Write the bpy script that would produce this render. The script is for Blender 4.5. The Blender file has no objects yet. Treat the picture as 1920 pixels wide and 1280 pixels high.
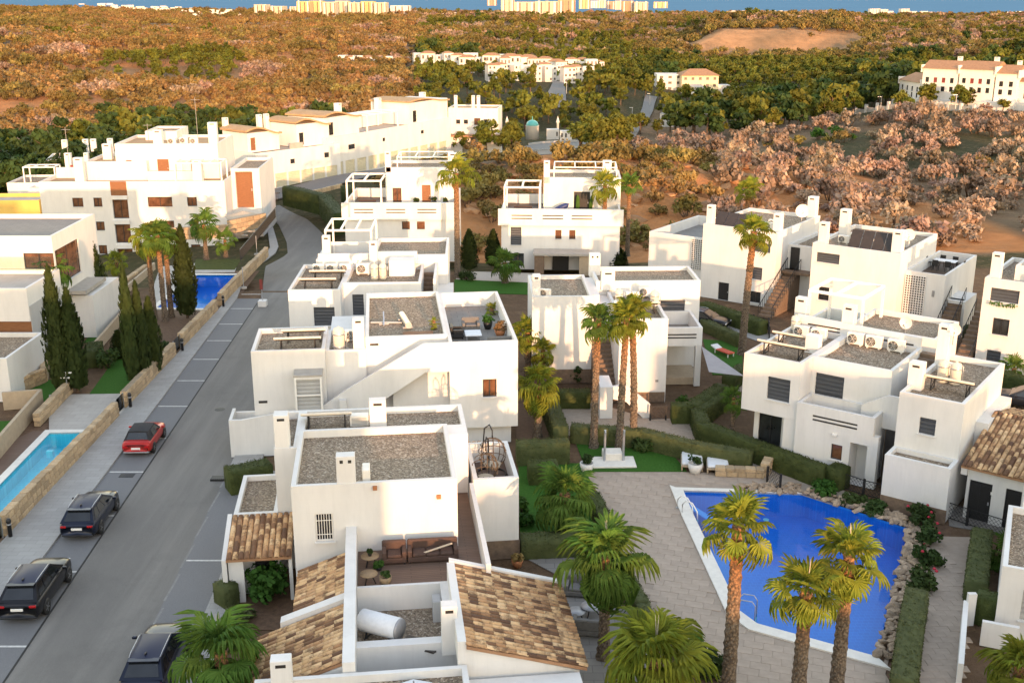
import bpy, math, random
from mathutils import Vector, Matrix, noise as mnoise
R = math.radians
rnd = random.Random(7)
scene = bpy.context.scene
C = scene.collection

# ------------------------------------------------------------------ camera, sky, sun, exposure
CAMZ = 25.5
FPX = 2100.0                                    # focal length in photograph pixels (1920 wide)
PITCH = math.atan(644.0 / FPX)
cam = bpy.data.cameras.new('camera')
cam.sensor_width = 36.0
cam.lens = FPX / 1920 * 36.0
cam.clip_start = 0.5
cam.clip_end = 60000
camo = bpy.data.objects.new('camera', cam)
camo.location = (0, 0, CAMZ)
camo.rotation_euler = (math.pi / 2 - PITCH, 0, 0)
C.objects.link(camo)
scene.camera = camo

SUN_ELEV, SUN_AZ = R(6.5), R(166)               # azimuth clockwise from +Y (the view direction)
world = bpy.data.worlds.new('World')
scene.world = world
world.use_nodes = True
wn = world.node_tree
wn.nodes.clear()
sky = wn.nodes.new('ShaderNodeTexSky')
sky.sky_type = 'NISHITA'
sky.sun_disc = False
sky.sun_elevation = SUN_ELEV
sky.sun_rotation = SUN_AZ
sky.air_density = 1.55
sky.dust_density = 0.3
sky.ozone_density = 0.75
bg = wn.nodes.new('ShaderNodeBackground')
bg.inputs['Strength'].default_value = 0.15
wo = wn.nodes.new('ShaderNodeOutputWorld')
wn.links.new(sky.outputs[0], bg.inputs[0])
wn.links.new(bg.outputs[0], wo.inputs[0])

sl = bpy.data.lights.new('sun', 'SUN')
sl.energy = 1.15
sl.angle = R(0.5)
sl.color = (1.0, 0.60, 0.28)
so = bpy.data.objects.new('sun', sl)
sd = Vector((math.sin(SUN_AZ) * math.cos(SUN_ELEV), math.cos(SUN_AZ) * math.cos(SUN_ELEV), math.sin(SUN_ELEV)))
so.rotation_euler = sd.to_track_quat('Z', 'Y').to_euler()
so.location = (0, -60, 60)
C.objects.link(so)

scene.view_settings.view_transform = 'Standard'
scene.view_settings.look = 'None'
scene.view_settings.gamma = 1.0
scene.view_settings.use_curve_mapping = False
scene.view_settings.exposure = 2.55
scene.view_settings.use_white_balance = True                # camera white balance for the evening light
scene.view_settings.white_balance_temperature = 6500
scene.view_settings.white_balance_tint = 29
scene.cycles.max_bounces = 6
scene.cycles.transparent_max_bounces = 8

# ------------------------------------------------------------------ survey helpers (photo pixel -> place in the world)
_s, _c = math.sin(PITCH), math.cos(PITCH)
CAM = Vector((0, 0, CAMZ))
def ray(px, py):
    u, v = (px - 960) / FPX, (py - 640) / FPX
    return Vector((u, _c - v * _s, -(_s + v * _c)))
def G(px, py, z=0.0):
    d = ray(px, py)
    return CAM + d * ((z - CAMZ) / d.z)
def proj(p):
    z = p[2] - CAMZ
    d = p[1] * _c - z * _s
    if d < 1: return (-9999, -9999)
    return 960 + FPX * p[0] / d, 640 + FPX * (-z * _c - p[1] * _s) / d
def zat(x, y, py):
    """height of the point above (x, y) that is seen at row py"""
    v = (py - 640) / FPX
    return CAMZ - y * (_s + v * _c) / (_c - v * _s)

# ------------------------------------------------------------------ object helpers
def tag(o, label, cat, group=None, kind=None):
    o['label'] = label; o['category'] = cat
    if group: o['group'] = group
    if kind: o['kind'] = kind
    return o
def struct(o, label=None):
    o['kind'] = 'structure'
    if label: o['label'] = label
    return o
def empty(name, loc=(0, 0, 0), rz=0.0, parent=None):
    o = bpy.data.objects.new(name, None)
    o.empty_display_size = 0.3
    o.location = loc; o.rotation_euler = (0, 0, rz)
    C.objects.link(o)
    if parent: o.parent = parent
    return o
def thing(name, label, cat, loc=(0, 0, 0), rz=0.0, group=None):
    return tag(empty(name, loc, rz), label, cat, group)
def inst(name, mesh, parent=None, loc=(0, 0, 0), rot=(0, 0, 0), sc=(1, 1, 1)):
    o = bpy.data.objects.new(name, mesh)
    o.location = loc; o.rotation_euler = rot
    o.scale = sc if hasattr(sc, '__len__') else (sc, sc, sc)
    C.objects.link(o)
    if parent: o.parent = parent
    return o
def copy_tree(o, parent=None):
    c = o.copy()
    C.objects.link(c)
    c.parent = parent
    for ch in o.children: copy_tree(ch, c)
    return c

class MB:
    """collects simple shapes into one mesh"""
    def __init__(s): s.v = []; s.f = []; s.m = []; s.sm = []
    def add(s, vs, fs, m=0, smooth=False):
        n = len(s.v)
        s.v += [tuple(p) for p in vs]
        for f in fs:
            s.f.append([i + n for i in f]); s.m.append(m); s.sm.append(smooth)
        return s
    def box(s, x0, x1, y0, y1, z0, z1, m=0, xf=None):
        vs = [Vector(p) for p in ((x0,y0,z0),(x1,y0,z0),(x1,y1,z0),(x0,y1,z0),(x0,y0,z1),(x1,y0,z1),(x1,y1,z1),(x0,y1,z1))]
        if xf: vs = [xf @ p for p in vs]
        return s.add(vs, [(3,2,1,0),(4,5,6,7),(0,1,5,4),(1,2,6,5),(2,3,7,6),(3,0,4,7)], m)
    def bbox(s, x0, x1, y0, y1, z0, z1, b=.03, m=0, xf=None):
        """box with chamfered edges"""
        vs = []; idx = {}
        for i, X in enumerate((x0, x1)):
            for j, Y in enumerate((y0, y1)):
                for k, Z in enumerate((z0, z1)):
                    si, sj, sk = (1, -1)[i], (1, -1)[j], (1, -1)[k]
                    idx[i,j,k] = len(vs)
                    vs += [Vector((X, Y+sj*b, Z+sk*b)), Vector((X+si*b, Y, Z+sk*b)), Vector((X+si*b, Y+sj*b, Z))]
        if xf: vs = [xf @ p for p in vs]
        q = lambda i,j,k,a: idx[i,j,k]+a
        fs = []
        for i in (0,1): fs.append([q(i,0,0,0),q(i,1,0,0),q(i,1,1,0),q(i,0,1,0)][::(1 if i else -1)])
        for j in (0,1): fs.append([q(0,j,0,1),q(1,j,0,1),q(1,j,1,1),q(0,j,1,1)][::(-1 if j else 1)])
        for k in (0,1): fs.append([q(0,0,k,2),q(1,0,k,2),q(1,1,k,2),q(0,1,k,2)][::(1 if k else -1)])
        for i in (0,1):
            for j in (0,1): fs.append([q(i,j,0,0),q(i,j,1,0),q(i,j,1,1),q(i,j,0,1)])
            for k in (0,1): fs.append([q(i,0,k,0),q(i,1,k,0),q(i,1,k,2),q(i,0,k,2)])
        for j in (0,1):
            for k in (0,1): fs.append([q(0,j,k,1),q(1,j,k,1),q(1,j,k,2),q(0,j,k,2)])
        for t in idx.values(): fs.append([t,t+1,t+2])
        return s.add(vs, fs, m)
    def prism(s, poly, z0, z1, m=0):
        n = len(poly)
        vs = [(p[0], p[1], z0) for p in poly] + [(p[0], p[1], z1) for p in poly]
        fs = [list(range(n))[::-1], list(range(n, 2*n))] + [(i, (i+1) % n, n+(i+1) % n, n+i) for i in range(n)]
        return s.add(vs, fs, m)
    def prism_y(s, poly, y0, y1, m=0):
        n = len(poly)
        vs = [(p[0], y0, p[1]) for p in poly] + [(p[0], y1, p[1]) for p in poly]
        fs = [list(range(n)), list(range(n, 2*n))[::-1]] + [((i+1) % n, i, n+i, n+(i+1) % n) for i in range(n)]
        return s.add(vs, fs, m)
    def cyl(s, cx, cy, z0, z1, r0, r1=None, n=12, m=0, smooth=True):
        r1 = r0 if r1 is None else r1
        vs = []
        for r, z in ((r0, z0), (r1, z1)):
            vs += [(cx + r*math.cos(2*math.pi*i/n), cy + r*math.sin(2*math.pi*i/n), z) for i in range(n)]
        s.add(vs, [(i, (i+1) % n, n+(i+1) % n, n+i) for i in range(n)], m, smooth)
        s.add(vs, [list(range(n))[::-1], list(range(n, 2*n))], m)
        return s
    def lathe(s, prof, n=12, m=0, cx=0, cy=0, smooth=True):
        vs = []
        for r, z in prof:
            vs += [(cx + r*math.cos(2*math.pi*i/n), cy + r*math.sin(2*math.pi*i/n), z) for i in range(n)]
        fs = []
        for k in range(len(prof)-1):
            fs += [(k*n+i, k*n+(i+1) % n, (k+1)*n+(i+1) % n, (k+1)*n+i) for i in range(n)]
        fs += [list(range(n))[::-1], list(range((len(prof)-1)*n, len(prof)*n))]
        return s.add(vs, fs, m, smooth)
    def tube(s, pts, r, n=6, m=0, closed=False):
        pts = [Vector(p) for p in pts]
        vs = []; N = len(pts)
        rr = r if hasattr(r, '__len__') else [r]*N
        for i, p in enumerate(pts):
            t = (pts[(i+1) % N] - pts[i-1]) if closed else (pts[min(i+1, N-1)] - pts[max(i-1, 0)])
            t = t.normalized() if t.length > 1e-9 else Vector((0,0,1))
            a = t.cross(Vector((0,0,1)))
            if a.length < 1e-3: a = t.cross(Vector((1,0,0)))
            a.normalize(); b = t.cross(a)
            vs += [p + (a*math.cos(2*math.pi*k/n) + b*math.sin(2*math.pi*k/n))*rr[i] for k in range(n)]
        fs = []
        for i in range(N if closed else N-1):
            j = (i+1) % N
            fs += [(i*n+k, j*n+k, j*n+(k+1) % n, i*n+(k+1) % n) for k in range(n)]
        if not closed: fs += [list(range(n)), list(range((N-1)*n, N*n))[::-1]]
        return s.add(vs, fs, m, True)
    def bar(s, a, b, w, m=0):
        """square bar between two points"""
        a, b = Vector(a), Vector(b)
        t = (b-a); L = t.length; q = t.to_track_quat('X', 'Z')
        xf = Matrix.Translation(a) @ q.to_matrix().to_4x4()
        return s.box(0, L, -w/2, w/2, -w/2, w/2, m, xf)
    def mesh(s, name, mats):
        me = bpy.data.meshes.new(name)
        me.from_pydata(s.v, [], s.f)
        for mt in (mats if isinstance(mats, (list, tuple)) else [mats]): me.materials.append(M[mt] if isinstance(mt, str) else mt)
        if any(s.m): me.polygons.foreach_set('material_index', s.m)
        if any(s.sm): me.polygons.foreach_set('use_smooth', s.sm)
        me.update()
        return me
    def build(s, name, mats, parent=None, loc=(0,0,0), rot=(0,0,0)):
        return inst(name, s.mesh(name, mats), parent, loc, rot)

# ------------------------------------------------------------------ materials
M = {}
def newmat(name):
    m = bpy.data.materials.new(name)
    m.use_nodes = True
    nt = m.node_tree
    b = nt.nodes['Principled BSDF']
    M[name] = m
    return m, nt, b
def nd(nt, typ, **kw):
    n = nt.nodes.new('ShaderNode' + typ)
    for k, v in kw.items():
        if k in n.inputs: n.inputs[k].default_value = v
        else: setattr(n, k, v)
    return n
def ramp(nt, fac, stops):
    r = nd(nt, 'ValToRGB')
    e = r.color_ramp.elements
    while len(e) < len(stops): e.new(0.5)
    for el, (p, c) in zip(e, stops):
        el.position = p; el.color = (*c, 1)
    nt.links.new(fac, r.inputs[0])
    return r.outputs[0]
def mixc(nt, fac, a, b, mode='MIX'):
    n = nd(nt, 'Mix', data_type='RGBA', blend_type=mode)
    for s_, v in ((0, fac), (6, a), (7, b)):
        if hasattr(v, 'links'): nt.links.new(v, n.inputs[s_])
        elif s_ == 0: n.inputs[0].default_value = v
        else: n.inputs[s_].default_value = (*v, 1)
    return n.outputs[2]
def coords(nt, world_space=False):
    if world_space: return nd(nt, 'NewGeometry').outputs['Position']
    return nd(nt, 'TexCoord').outputs['Object']
def noise(nt, co, scale, detail=4, rough=.6, stretch=None):
    if stretch:
        mp = nd(nt, 'Mapping'); mp.inputs['Scale'].default_value = stretch
        nt.links.new(co, mp.inputs[0]); co = mp.outputs[0]
    n = nd(nt, 'TexNoise', Scale=scale, Detail=detail, Roughness=rough)
    nt.links.new(co, n.inputs['Vector'])
    return n.outputs['Fac']
def bump(nt, b, h, strength=.3, dist=.02):
    n = nd(nt, 'Bump', Strength=strength, Distance=dist)
    nt.links.new(h, n.inputs['Height'])
    nt.links.new(n.outputs[0], b.inputs['Normal'])
def basic(name, c1, c2=None, rough=.8, scale=3.0, bmp=0.0, bdist=.02, metal=0.0, objvar=0.0, stretch=None, world_space=False, spec=.4, detail=5):
    m, nt, b = newmat(name)
    co = coords(nt, world_space)
    c2 = c2 or tuple(x*.75 for x in c1)
    f = noise(nt, co, scale, detail, .65, stretch)
    col = ramp(nt, f, [(.32, c2), (.68, c1)])
    if objvar:
        oi = nd(nt, 'ObjectInfo')
        mr = nd(nt, 'MapRange'); mr.inputs[3].default_value = 1-objvar; mr.inputs[4].default_value = 1+objvar
        nt.links.new(oi.outputs['Random'], mr.inputs[0])
        hs = nd(nt, 'HueSaturation')
        nt.links.new(mr.outputs[0], hs.inputs['Value']); nt.links.new(col, hs.inputs['Color'])
        col = hs.outputs[0]
    nt.links.new(col, b.inputs['Base Color'])
    b.inputs['Roughness'].default_value = rough
    b.inputs['Metallic'].default_value = metal
    b.inputs['Specular IOR Level'].default_value = spec
    if bmp:
        bump(nt, b, noise(nt, co, scale*6, 3, .6, stretch), bmp, bdist)
    return m

def stucco(name, col):
    m, nt, b = newmat(name)
    co = coords(nt)
    d = noise(nt, co, .7, 5, .65, (1, 1, .35))
    c1 = ramp(nt, d, [(.25, tuple(x*.86 for x in col)), (.6, col)])
    st = noise(nt, co, 2.2, 4, .7, (2.2, 2.2, .16))                    # rain streaks
    c2 = mixc(nt, ramp(nt, st, [(.53, (0,0,0)), (.78, (.30,.30,.30))]), c1, tuple(x*.72 for x in col))
    sp = nd(nt, 'SeparateXYZ'); nt.links.new(co, sp.inputs[0])           # shuttering courses
    mm = nd(nt, 'Math', operation='FRACT'); mu = nd(nt, 'Math', operation='MULTIPLY'); mu.inputs[1].default_value = 1/.31
    nt.links.new(sp.outputs[2], mu.inputs[0]); nt.links.new(mu.outputs[0], mm.inputs[0])
    ln = ramp(nt, mm.outputs[0], [(0, (0,0,0)), (.05, (1,1,1))])
    c3 = mixc(nt, ln, tuple(x*.90 for x in col), c2)
    c3 = mixc(nt, .35, c3, c2)
    nt.links.new(c3, b.inputs['Base Color'])
    b.inputs['Roughness'].default_value = .9
    b.inputs['Specular IOR Level'].default_value = .2
    bump(nt, b, noise(nt, co, 45, 3), .15, .01)
stucco('stucco', (.68, .67, .65))
stucco('stucco_grey', (.42, .42, .42))
stucco('stucco_cream', (.70, .58, .38))
stucco('stucco_yellow', (.70, .46, .12))
basic('stucco_far', (.64, .61, .57), (.55, .52, .48), .9, .4, objvar=.05)

def gravel():
    m, nt, b = newmat('gravel')
    co = coords(nt)
    v = nd(nt, 'TexVoronoi', Scale=15.0); nt.links.new(co, v.inputs['Vector'])
    g = nd(nt, 'SeparateColor'); nt.links.new(v.outputs['Color'], g.inputs[0])
    c1 = ramp(nt, g.outputs[0], [(0, (.13,.095,.065)), (.45, (.26,.195,.135)), (.85, (.38,.295,.21)), (1, (.58,.5,.40))])
    c2 = mixc(nt, ramp(nt, noise(nt, co, .9, 5, .7), [(.35, (.25,.25,.25)), (.7, (0,0,0))]), c1, (.10,.085,.065))
    nt.links.new(c2, b.inputs['Base Color'])
    b.inputs['Roughness'].default_value = .95
    bump(nt, b, v.outputs['Distance'], .9, .06)
gravel()

def tilemat():
    m, nt, b = newmat('roof_tile')
    co = coords(nt); oi = nd(nt, 'ObjectInfo')
    base = ramp(nt, oi.outputs['Random'], [(0, (.10,.05,.03)), (.2, (.20,.10,.05)), (.34, (.46,.26,.13)), (.6, (.58,.37,.19)), (.85, (.68,.47,.27)), (1, (.36,.19,.09))])
    c = mixc(nt, ramp(nt, noise(nt, nd(nt, 'NewGeometry').outputs['Position'], 3.2, 5, .7), [(.48, (0,0,0)), (.62, (.75,.75,.75))]), base, (.12,.065,.035))
    nt.links.new(c, b.inputs['Base Color'])
    b.inputs['Roughness'].default_value = .85
    bump(nt, b, noise(nt, co, 30, 3), .3, .01)
tilemat()

def asphalt(name, c1, c2, streak=True):
    m, nt, b = newmat(name)
    co = coords(nt, True)
    f = noise(nt, co, .35, 6, .7, (1, .35, 1))
    col = ramp(nt, f, [(.3, c2), (.7, c1)])
    if streak:
        s2 = noise(nt, co, 1.1, 4, .6, (1, .05, 1))
        col = mixc(nt, ramp(nt, s2, [(.46, (0,0,0)), (.70, (.8,.8,.8))]), col, tuple(x*1.5 for x in c1))
        s3 = noise(nt, co, .16, 6, .75)
        col = mixc(nt, ramp(nt, s3, [(.52, (0,0,0)), (.68, (.55,.55,.55))]), col, tuple(x*.62 for x in c2))
    sp = noise(nt, co, 60, 2)
    col = mixc(nt, .5, col, mixc(nt, ramp(nt, sp, [(.35, (0,0,0)), (.65, (1,1,1))]), tuple(x*.7 for x in c2), tuple(x*1.25 for x in c1)))
    nt.links.new(col, b.inputs['Base Color'])
    b.inputs['Roughness'].default_value = .85
    bump(nt, b, sp, .3, .01)
asphalt('asphalt', (.165,.155,.14), (.115,.108,.10))
asphalt('bay_asphalt', (.165,.163,.165), (.13,.13,.133), False)
asphalt('far_asphalt', (.16,.155,.15), (.12,.118,.115), False)

def sheet(name, cells, c1, c2, joint, sx, sy, mortar=.02, rough=.85, rot=0.0):
    """paving with fine joints; brick texture in object space"""
    m, nt, b = newmat(name)
    co = coords(nt)
    mp = nd(nt, 'Mapping'); mp.inputs['Rotation'].default_value = (0, 0, rot)
    nt.links.new(co, mp.inputs[0])
    br = nd(nt, 'TexBrick', Scale=1.0); br.offset = .5
    br.inputs['Color1'].default_value = (*c1, 1); br.inputs['Color2'].default_value = (*c2, 1); br.inputs['Mortar'].default_value = (*joint, 1)
    br.inputs['Brick Width'].default_value = sx; br.inputs['Row Height'].default_value = sy; br.inputs['Mortar Size'].default_value = mortar
    nt.links.new(mp.outputs[0], br.inputs['Vector'])
    col = mixc(nt, ramp(nt, noise(nt, co, .6, 5, .7), [(.3, (.4,.4,.4)), (.65, (0,0,0))]), br.outputs['Color'], tuple(x*.7 for x in c2))
    nt.links.new(col, b.inputs['Base Color'])
    b.inputs['Roughness'].default_value = rough
sheet('pavement', 0, (.34,.33,.315), (.30,.29,.275), (.24,.23,.22), .8, .4, .012)
sheet('deck_boards', 0, (.17,.105,.075), (.14,.085,.06), (.07,.045,.03), 2.4, .15, .012, .7)
sheet('pale_paving', 0, (.44,.41,.37), (.39,.36,.32), (.30,.28,.25), .9, .6, .012)
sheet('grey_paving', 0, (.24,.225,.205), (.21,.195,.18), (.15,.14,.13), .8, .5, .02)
basic('paver', (.40,.32,.255), (.33,.265,.21), .85, 2, .2, objvar=.05)
basic('path_paver', (.38,.31,.245), (.29,.235,.185), .85, 4, .2, objvar=.12)
basic('paver_joint', (.36,.29,.23), (.30,.24,.19), .95, 3, world_space=True)
basic('kerb', (.40,.39,.37), (.33,.32,.30), .85, 4, .1)
basic('line_paint', (.62,.61,.58), (.42,.41,.39), .8, 6); basic('edge_paint', (.24,.235,.225), (.17,.165,.16), .85, 3, world_space=True)
basic('stone', (.46,.34,.21), (.33,.235,.14), .9, 5, .5, objvar=.22)
basic('stone_mortar', (.30,.235,.16), (.22,.17,.115), .95, 4, .3)
basic('rock', (.40,.30,.21), (.24,.175,.12), .9, 4, .5, objvar=.3)
basic('scarp_rock', (.44,.24,.115), (.27,.14,.07), .95, 2, .6, objvar=.25)
basic('pool_coping', (.74,.71,.64), (.64,.61,.55), .7, 3)
basic('plinth_stone', (.22,.15,.10), (.13,.09,.065), .9, 5, .4)
basic('beige_wall', (.42,.33,.23), (.34,.27,.19), .9, 3, .2)
basic('lawn', (.045,.13,.02), (.025,.085,.012), .95, 8, .5, world_space=True, spec=.1)
basic('lawn_dry', (.085,.10,.03), (.055,.065,.02), .95, 3, .4, world_space=True, spec=.1)
basic('bed_soil', (.17,.10,.06), (.09,.055,.035), .95, 4, .6, world_space=True)
basic('white_chips', (.60,.56,.50), (.42,.38,.33), .9, 14, .8, world_space=True)
basic('white_metal', (.80,.78,.74), (.74,.72,.68), .45, 2)
basic('white_plastic', (.74,.72,.67), (.66,.63,.58), .5, 2)
basic('grey_metal', (.35,.35,.36), (.28,.28,.29), .45, 3, metal=.4)
basic('zinc', (.45,.47,.50), (.36,.38,.41), .35, 3, metal=.6)
basic('black_metal', (.02,.02,.022), (.014,.014,.015), .5, 4)
basic('dark_vent', (.03,.028,.026), (.02,.018,.017), .8, 4)
basic('dark_void', (.045,.042,.04), (.03,.028,.027), .9, 2)
basic('wood', (.26,.11,.045), (.17,.07,.028), .6, 3, .2, stretch=(1, 1, 8))
basic('wood_dark', (.10,.06,.04), (.065,.04,.028), .6, 3, .2)
basic('fabric_brown', (.085,.048,.036), (.06,.035,.027), .85, 8, .3)
basic('fabric_grey', (.16,.155,.15), (.12,.115,.11), .9, 8, .3)
basic('fabric_beige', (.48,.40,.30), (.40,.33,.25), .9, 8, .3)
basic('fabric_white', (.70,.72,.74), (.62,.64,.66), .85, 6, .2)
basic('fabric_red', (.60,.10,.05), (.45,.07,.035), .8, 6, .2)
basic('sail', (.36,.34,.35), (.31,.29,.30), .85, 2)
basic('blue_dark', (.02,.04,.16), (.015,.03,.11), .5, 3)
basic('cane', (.12,.085,.055), (.08,.055,.035), .7, 12, .4)
basic('rattan', (.30,.21,.12), (.21,.145,.085), .7, 12, .4)
basic('terracotta', (.42,.17,.07), (.32,.12,.05), .8, 4, .2)
basic('tank_white', (.66,.60,.50), (.56,.50,.41), .45, 2)
basic('collector', (.05,.04,.035), (.035,.03,.026), .25, 3)
basic('rubber', (.018,.018,.018), (.012,.012,.012), .7, 6)
basic('rim', (.32,.32,.33), (.25,.25,.26), .35, 4, metal=.8)
basic('plate', (.75,.74,.70), (.68,.67,.64), .5, 4)
basic('light_red', (.45,.01,.01), (.30,.006,.006), .2, 4)
basic('light_clear', (.60,.60,.60), (.5,.5,.5), .15, 4)
basic('soft_top', (.02,.02,.024), (.014,.014,.017), .8, 10, .3)
basic('concrete', (.40,.375,.34), (.32,.30,.27), .9, 2, .2)
basic('dome_tile', (.10,.42,.40), (.07,.32,.31), .4, 3)
basic('far_roof', (.40,.22,.12), (.28,.15,.08), .9, 2, .3)
basic('wave_roof', (.44,.29,.16), (.33,.21,.11), .9, 1.5, .3)
basic('far_window', (.07,.065,.06), (.05,.045,.04), .4, 1)
basic('dead_leaf', (.34,.17,.06), (.22,.10,.035), .9, 4, objvar=.2)
basic('flower_red', (.50,.03,.06), (.35,.02,.04), .8, 5)

def paint(name, col):
    m, nt, b = newmat(name)
    b.inputs['Base Color'].default_value = (*col, 1)
    b.inputs['Roughness'].default_value = .28
    b.inputs['Metallic'].default_value = .3
    b.inputs['Coat Weight'].default_value = .35; b.inputs['Specular IOR Level'].default_value = .2
    b.inputs['Coat Roughness'].default_value = .04
paint('paint_roof', (.010,.014,.040)); M['paint_roof'].node_tree.nodes['Principled BSDF'].inputs['Coat Weight'].default_value = .08; M['paint_roof'].node_tree.nodes['Principled BSDF'].inputs['Roughness'].default_value = .4
paint('paint_red', (.42,.022,.016)); paint('paint_black', (.010,.010,.013)); paint('paint_navy', (.010,.014,.030)); paint('paint_grey', (.03,.03,.034))

def glass(name, col, rough=.06):
    m, nt, b = newmat(name)
    co = coords(nt)
    c = ramp(nt, noise(nt, co, 1.3, 3), [(.35, tuple(x*.6 for x in col)), (.65, tuple(x*1.4 for x in col))])
    nt.links.new(c, b.inputs['Base Color'])
    b.inputs['Roughness'].default_value = rough
    b.inputs['Specular IOR Level'].default_value = .7
glass('glass_dark', (.025,.028,.03)); glass('glass_warm', (.14,.065,.035), .12); glass('glass_blue', (.03,.045,.06)); glass('car_glass', (.012,.014,.017), .04)

def clear_glass():
    m, nt, b = newmat('clear_glass')
    out = nt.nodes['Material Output']
    t = nd(nt, 'BsdfTransparent'); t.inputs[0].default_value = (.86,.92,.90,1)
    g = nd(nt, 'BsdfGlossy', Roughness=.03)
    f = nd(nt, 'Fresnel', IOR=1.5); mx = nd(nt, 'MixShader')
    nt.links.new(f.outputs[0], mx.inputs[0]); nt.links.new(t.outputs[0], mx.inputs[1]); nt.links.new(g.outputs[0], mx.inputs[2])
    nt.links.new(mx.outputs[0], out.inputs[0])
clear_glass()

def shutter(name, col):
    m, nt, b = newmat(name)
    co = coords(nt); sp = nd(nt, 'SeparateXYZ'); nt.links.new(co, sp.inputs[0])
    mu = nd(nt, 'Math', operation='MULTIPLY'); mu.inputs[1].default_value = 1/.07
    fr = nd(nt, 'Math', operation='FRACT')
    nt.links.new(sp.outputs[2], mu.inputs[0]); nt.links.new(mu.outputs[0], fr.inputs[0])
    c = ramp(nt, fr.outputs[0], [(0, tuple(x*.55 for x in col)), (.2, col), (1, col)])
    c = mixc(nt, ramp(nt, noise(nt, co, 2, 4), [(.35, (.4,.4,.4)), (.7, (0,0,0))]), c, tuple(x*.7 for x in col))
    nt.links.new(c, b.inputs['Base Color']); b.inputs['Roughness'].default_value = .5
    bump(nt, b, fr.outputs[0], .5, .01)
shutter('shutter', (.055,.062,.075)); shutter('shutter_light', (.42,.42,.41)); shutter('garage_door', (.62,.56,.40)); shutter('shutter_red', (.22,.035,.03))

def water(name, tint, scale=1.6):
    m, nt, b = newmat(name)
    out = nt.nodes['Material Output']
    co = coords(nt, True)
    n1 = noise(nt, co, scale, 3, .5)
    bp = nd(nt, 'Bump', Strength=.3, Distance=.05); nt.links.new(n1, bp.inputs['Height'])
    t = nd(nt, 'BsdfTransparent'); t.inputs[0].default_value = (*tint, 1)
    g = nd(nt, 'BsdfGlossy', Roughness=.04)
    f_ = nd(nt, 'Fresnel', IOR=1.33); mx = nd(nt, 'MixShader'); f = nd(nt, 'Math', operation='MULTIPLY'); f.inputs[1].default_value = .05; nt.links.new(f_.outputs[0], f.inputs[0])
    nt.links.new(bp.outputs[0], g.inputs['Normal']); nt.links.new(bp.outputs[0], f_.inputs['Normal'])
    nt.links.new(f.outputs[0], mx.inputs[0]); nt.links.new(t.outputs[0], mx.inputs[1]); nt.links.new(g.outputs[0], mx.inputs[2])
    nt.links.new(mx.outputs[0], out.inputs[0])
water('pool_water', (.35,.80,.97), .9); water('turquoise_water', (.60,.97,1.0))
sheet('pool_mosaic', 0, (.0005,.15,.54), (.001,.165,.58), (.002,.21,.64), .25, .25, .012, .3)
sheet('turquoise_mosaic', 0, (.012,.46,.62), (.02,.52,.68), (.06,.60,.74), .25, .25, .012, .3)
def seamat():
    m, nt, b = newmat('sea_water')
    co = coords(nt, True)
    c = ramp(nt, noise(nt, co, .004, 4, .6, (.3, 1, 1)), [(.3, (.09,.20,.31)), (.7, (.12,.24,.35))])
    nt.links.new(c, b.inputs['Base Color']); b.inputs['Roughness'].default_value = 1.0; b.inputs['Specular IOR Level'].default_value = 0; b.inputs['IOR'].default_value = 1.0
seamat()

def leaf(name, c1, c2, trans=.3, var=.25, scale=1.5):
    m, nt, b = newmat(name)
    out = nt.nodes['Material Output']
    co = coords(nt); oi = nd(nt, 'ObjectInfo')
    col = ramp(nt, noise(nt, co, scale, 3), [(.3, c2), (.7, c1)])
    mr = nd(nt, 'MapRange'); mr.inputs[3].default_value = 1-var; mr.inputs[4].default_value = 1+var
    nt.links.new(oi.outputs['Random'], mr.inputs[0])
    mr2 = nd(nt, 'MapRange'); mr2.inputs[3].default_value = .5-.014*var/.25; mr2.inputs[4].default_value = .5+.014*var/.25
    wn_ = nd(nt, 'TexWhiteNoise', noise_dimensions='1D'); nt.links.new(oi.outputs['Random'], wn_.inputs['W']); nt.links.new(wn_.outputs['Value'], mr2.inputs[0])
    hs = nd(nt, 'HueSaturation'); nt.links.new(mr.outputs[0], hs.inputs['Value']); nt.links.new(mr2.outputs[0], hs.inputs['Hue']); nt.links.new(col, hs.inputs['Color'])
    nt.links.new(hs.outputs[0], b.inputs['Base Color'])
    b.inputs['Roughness'].default_value = .7; b.inputs['Specular IOR Level'].default_value = .15
    tr = nd(nt, 'BsdfTranslucent'); nt.links.new(hs.outputs[0], tr.inputs[0])
    mx = nd(nt, 'MixShader'); mx.inputs[0].default_value = trans
    nt.links.new(b.outputs[0], mx.inputs[1]); nt.links.new(tr.outputs[0], mx.inputs[2]); nt.links.new(mx.outputs[0], out.inputs[0])
leaf('palm_leaf', (.24,.26,.03), (.12,.17,.02), .35, .35)
leaf('palm_leaf_green', (.12,.20,.035), (.06,.125,.02), .35, .35)
leaf('pine_leaf', (.155,.16,.022), (.055,.07,.012), .2, .35, .6)
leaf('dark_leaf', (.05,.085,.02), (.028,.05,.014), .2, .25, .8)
leaf('cypress_leaf', (.045,.065,.016), (.022,.036,.01), .15, .2)
leaf('hedge_leaf', (.075,.095,.028), (.045,.06,.018), .2, .12, 2)
leaf('hedge_pale', (.105,.12,.045), (.065,.08,.03), .2, .12, 2)
leaf('shrub_leaf', (.05,.13,.02), (.03,.08,.012), .25, .2, 2)
leaf('dry_leaf', (.46,.325,.235), (.20,.135,.095), .2, .35, .8)
leaf('scrub_leaf', (.24,.18,.055), (.13,.10,.032), .2, .35, .8)
leaf('orange_leaf', (.35,.225,.085), (.19,.12,.045), .2, .25, .8)
basic('bark', (.15,.10,.065), (.085,.055,.038), .95, 5, .5)
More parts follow.
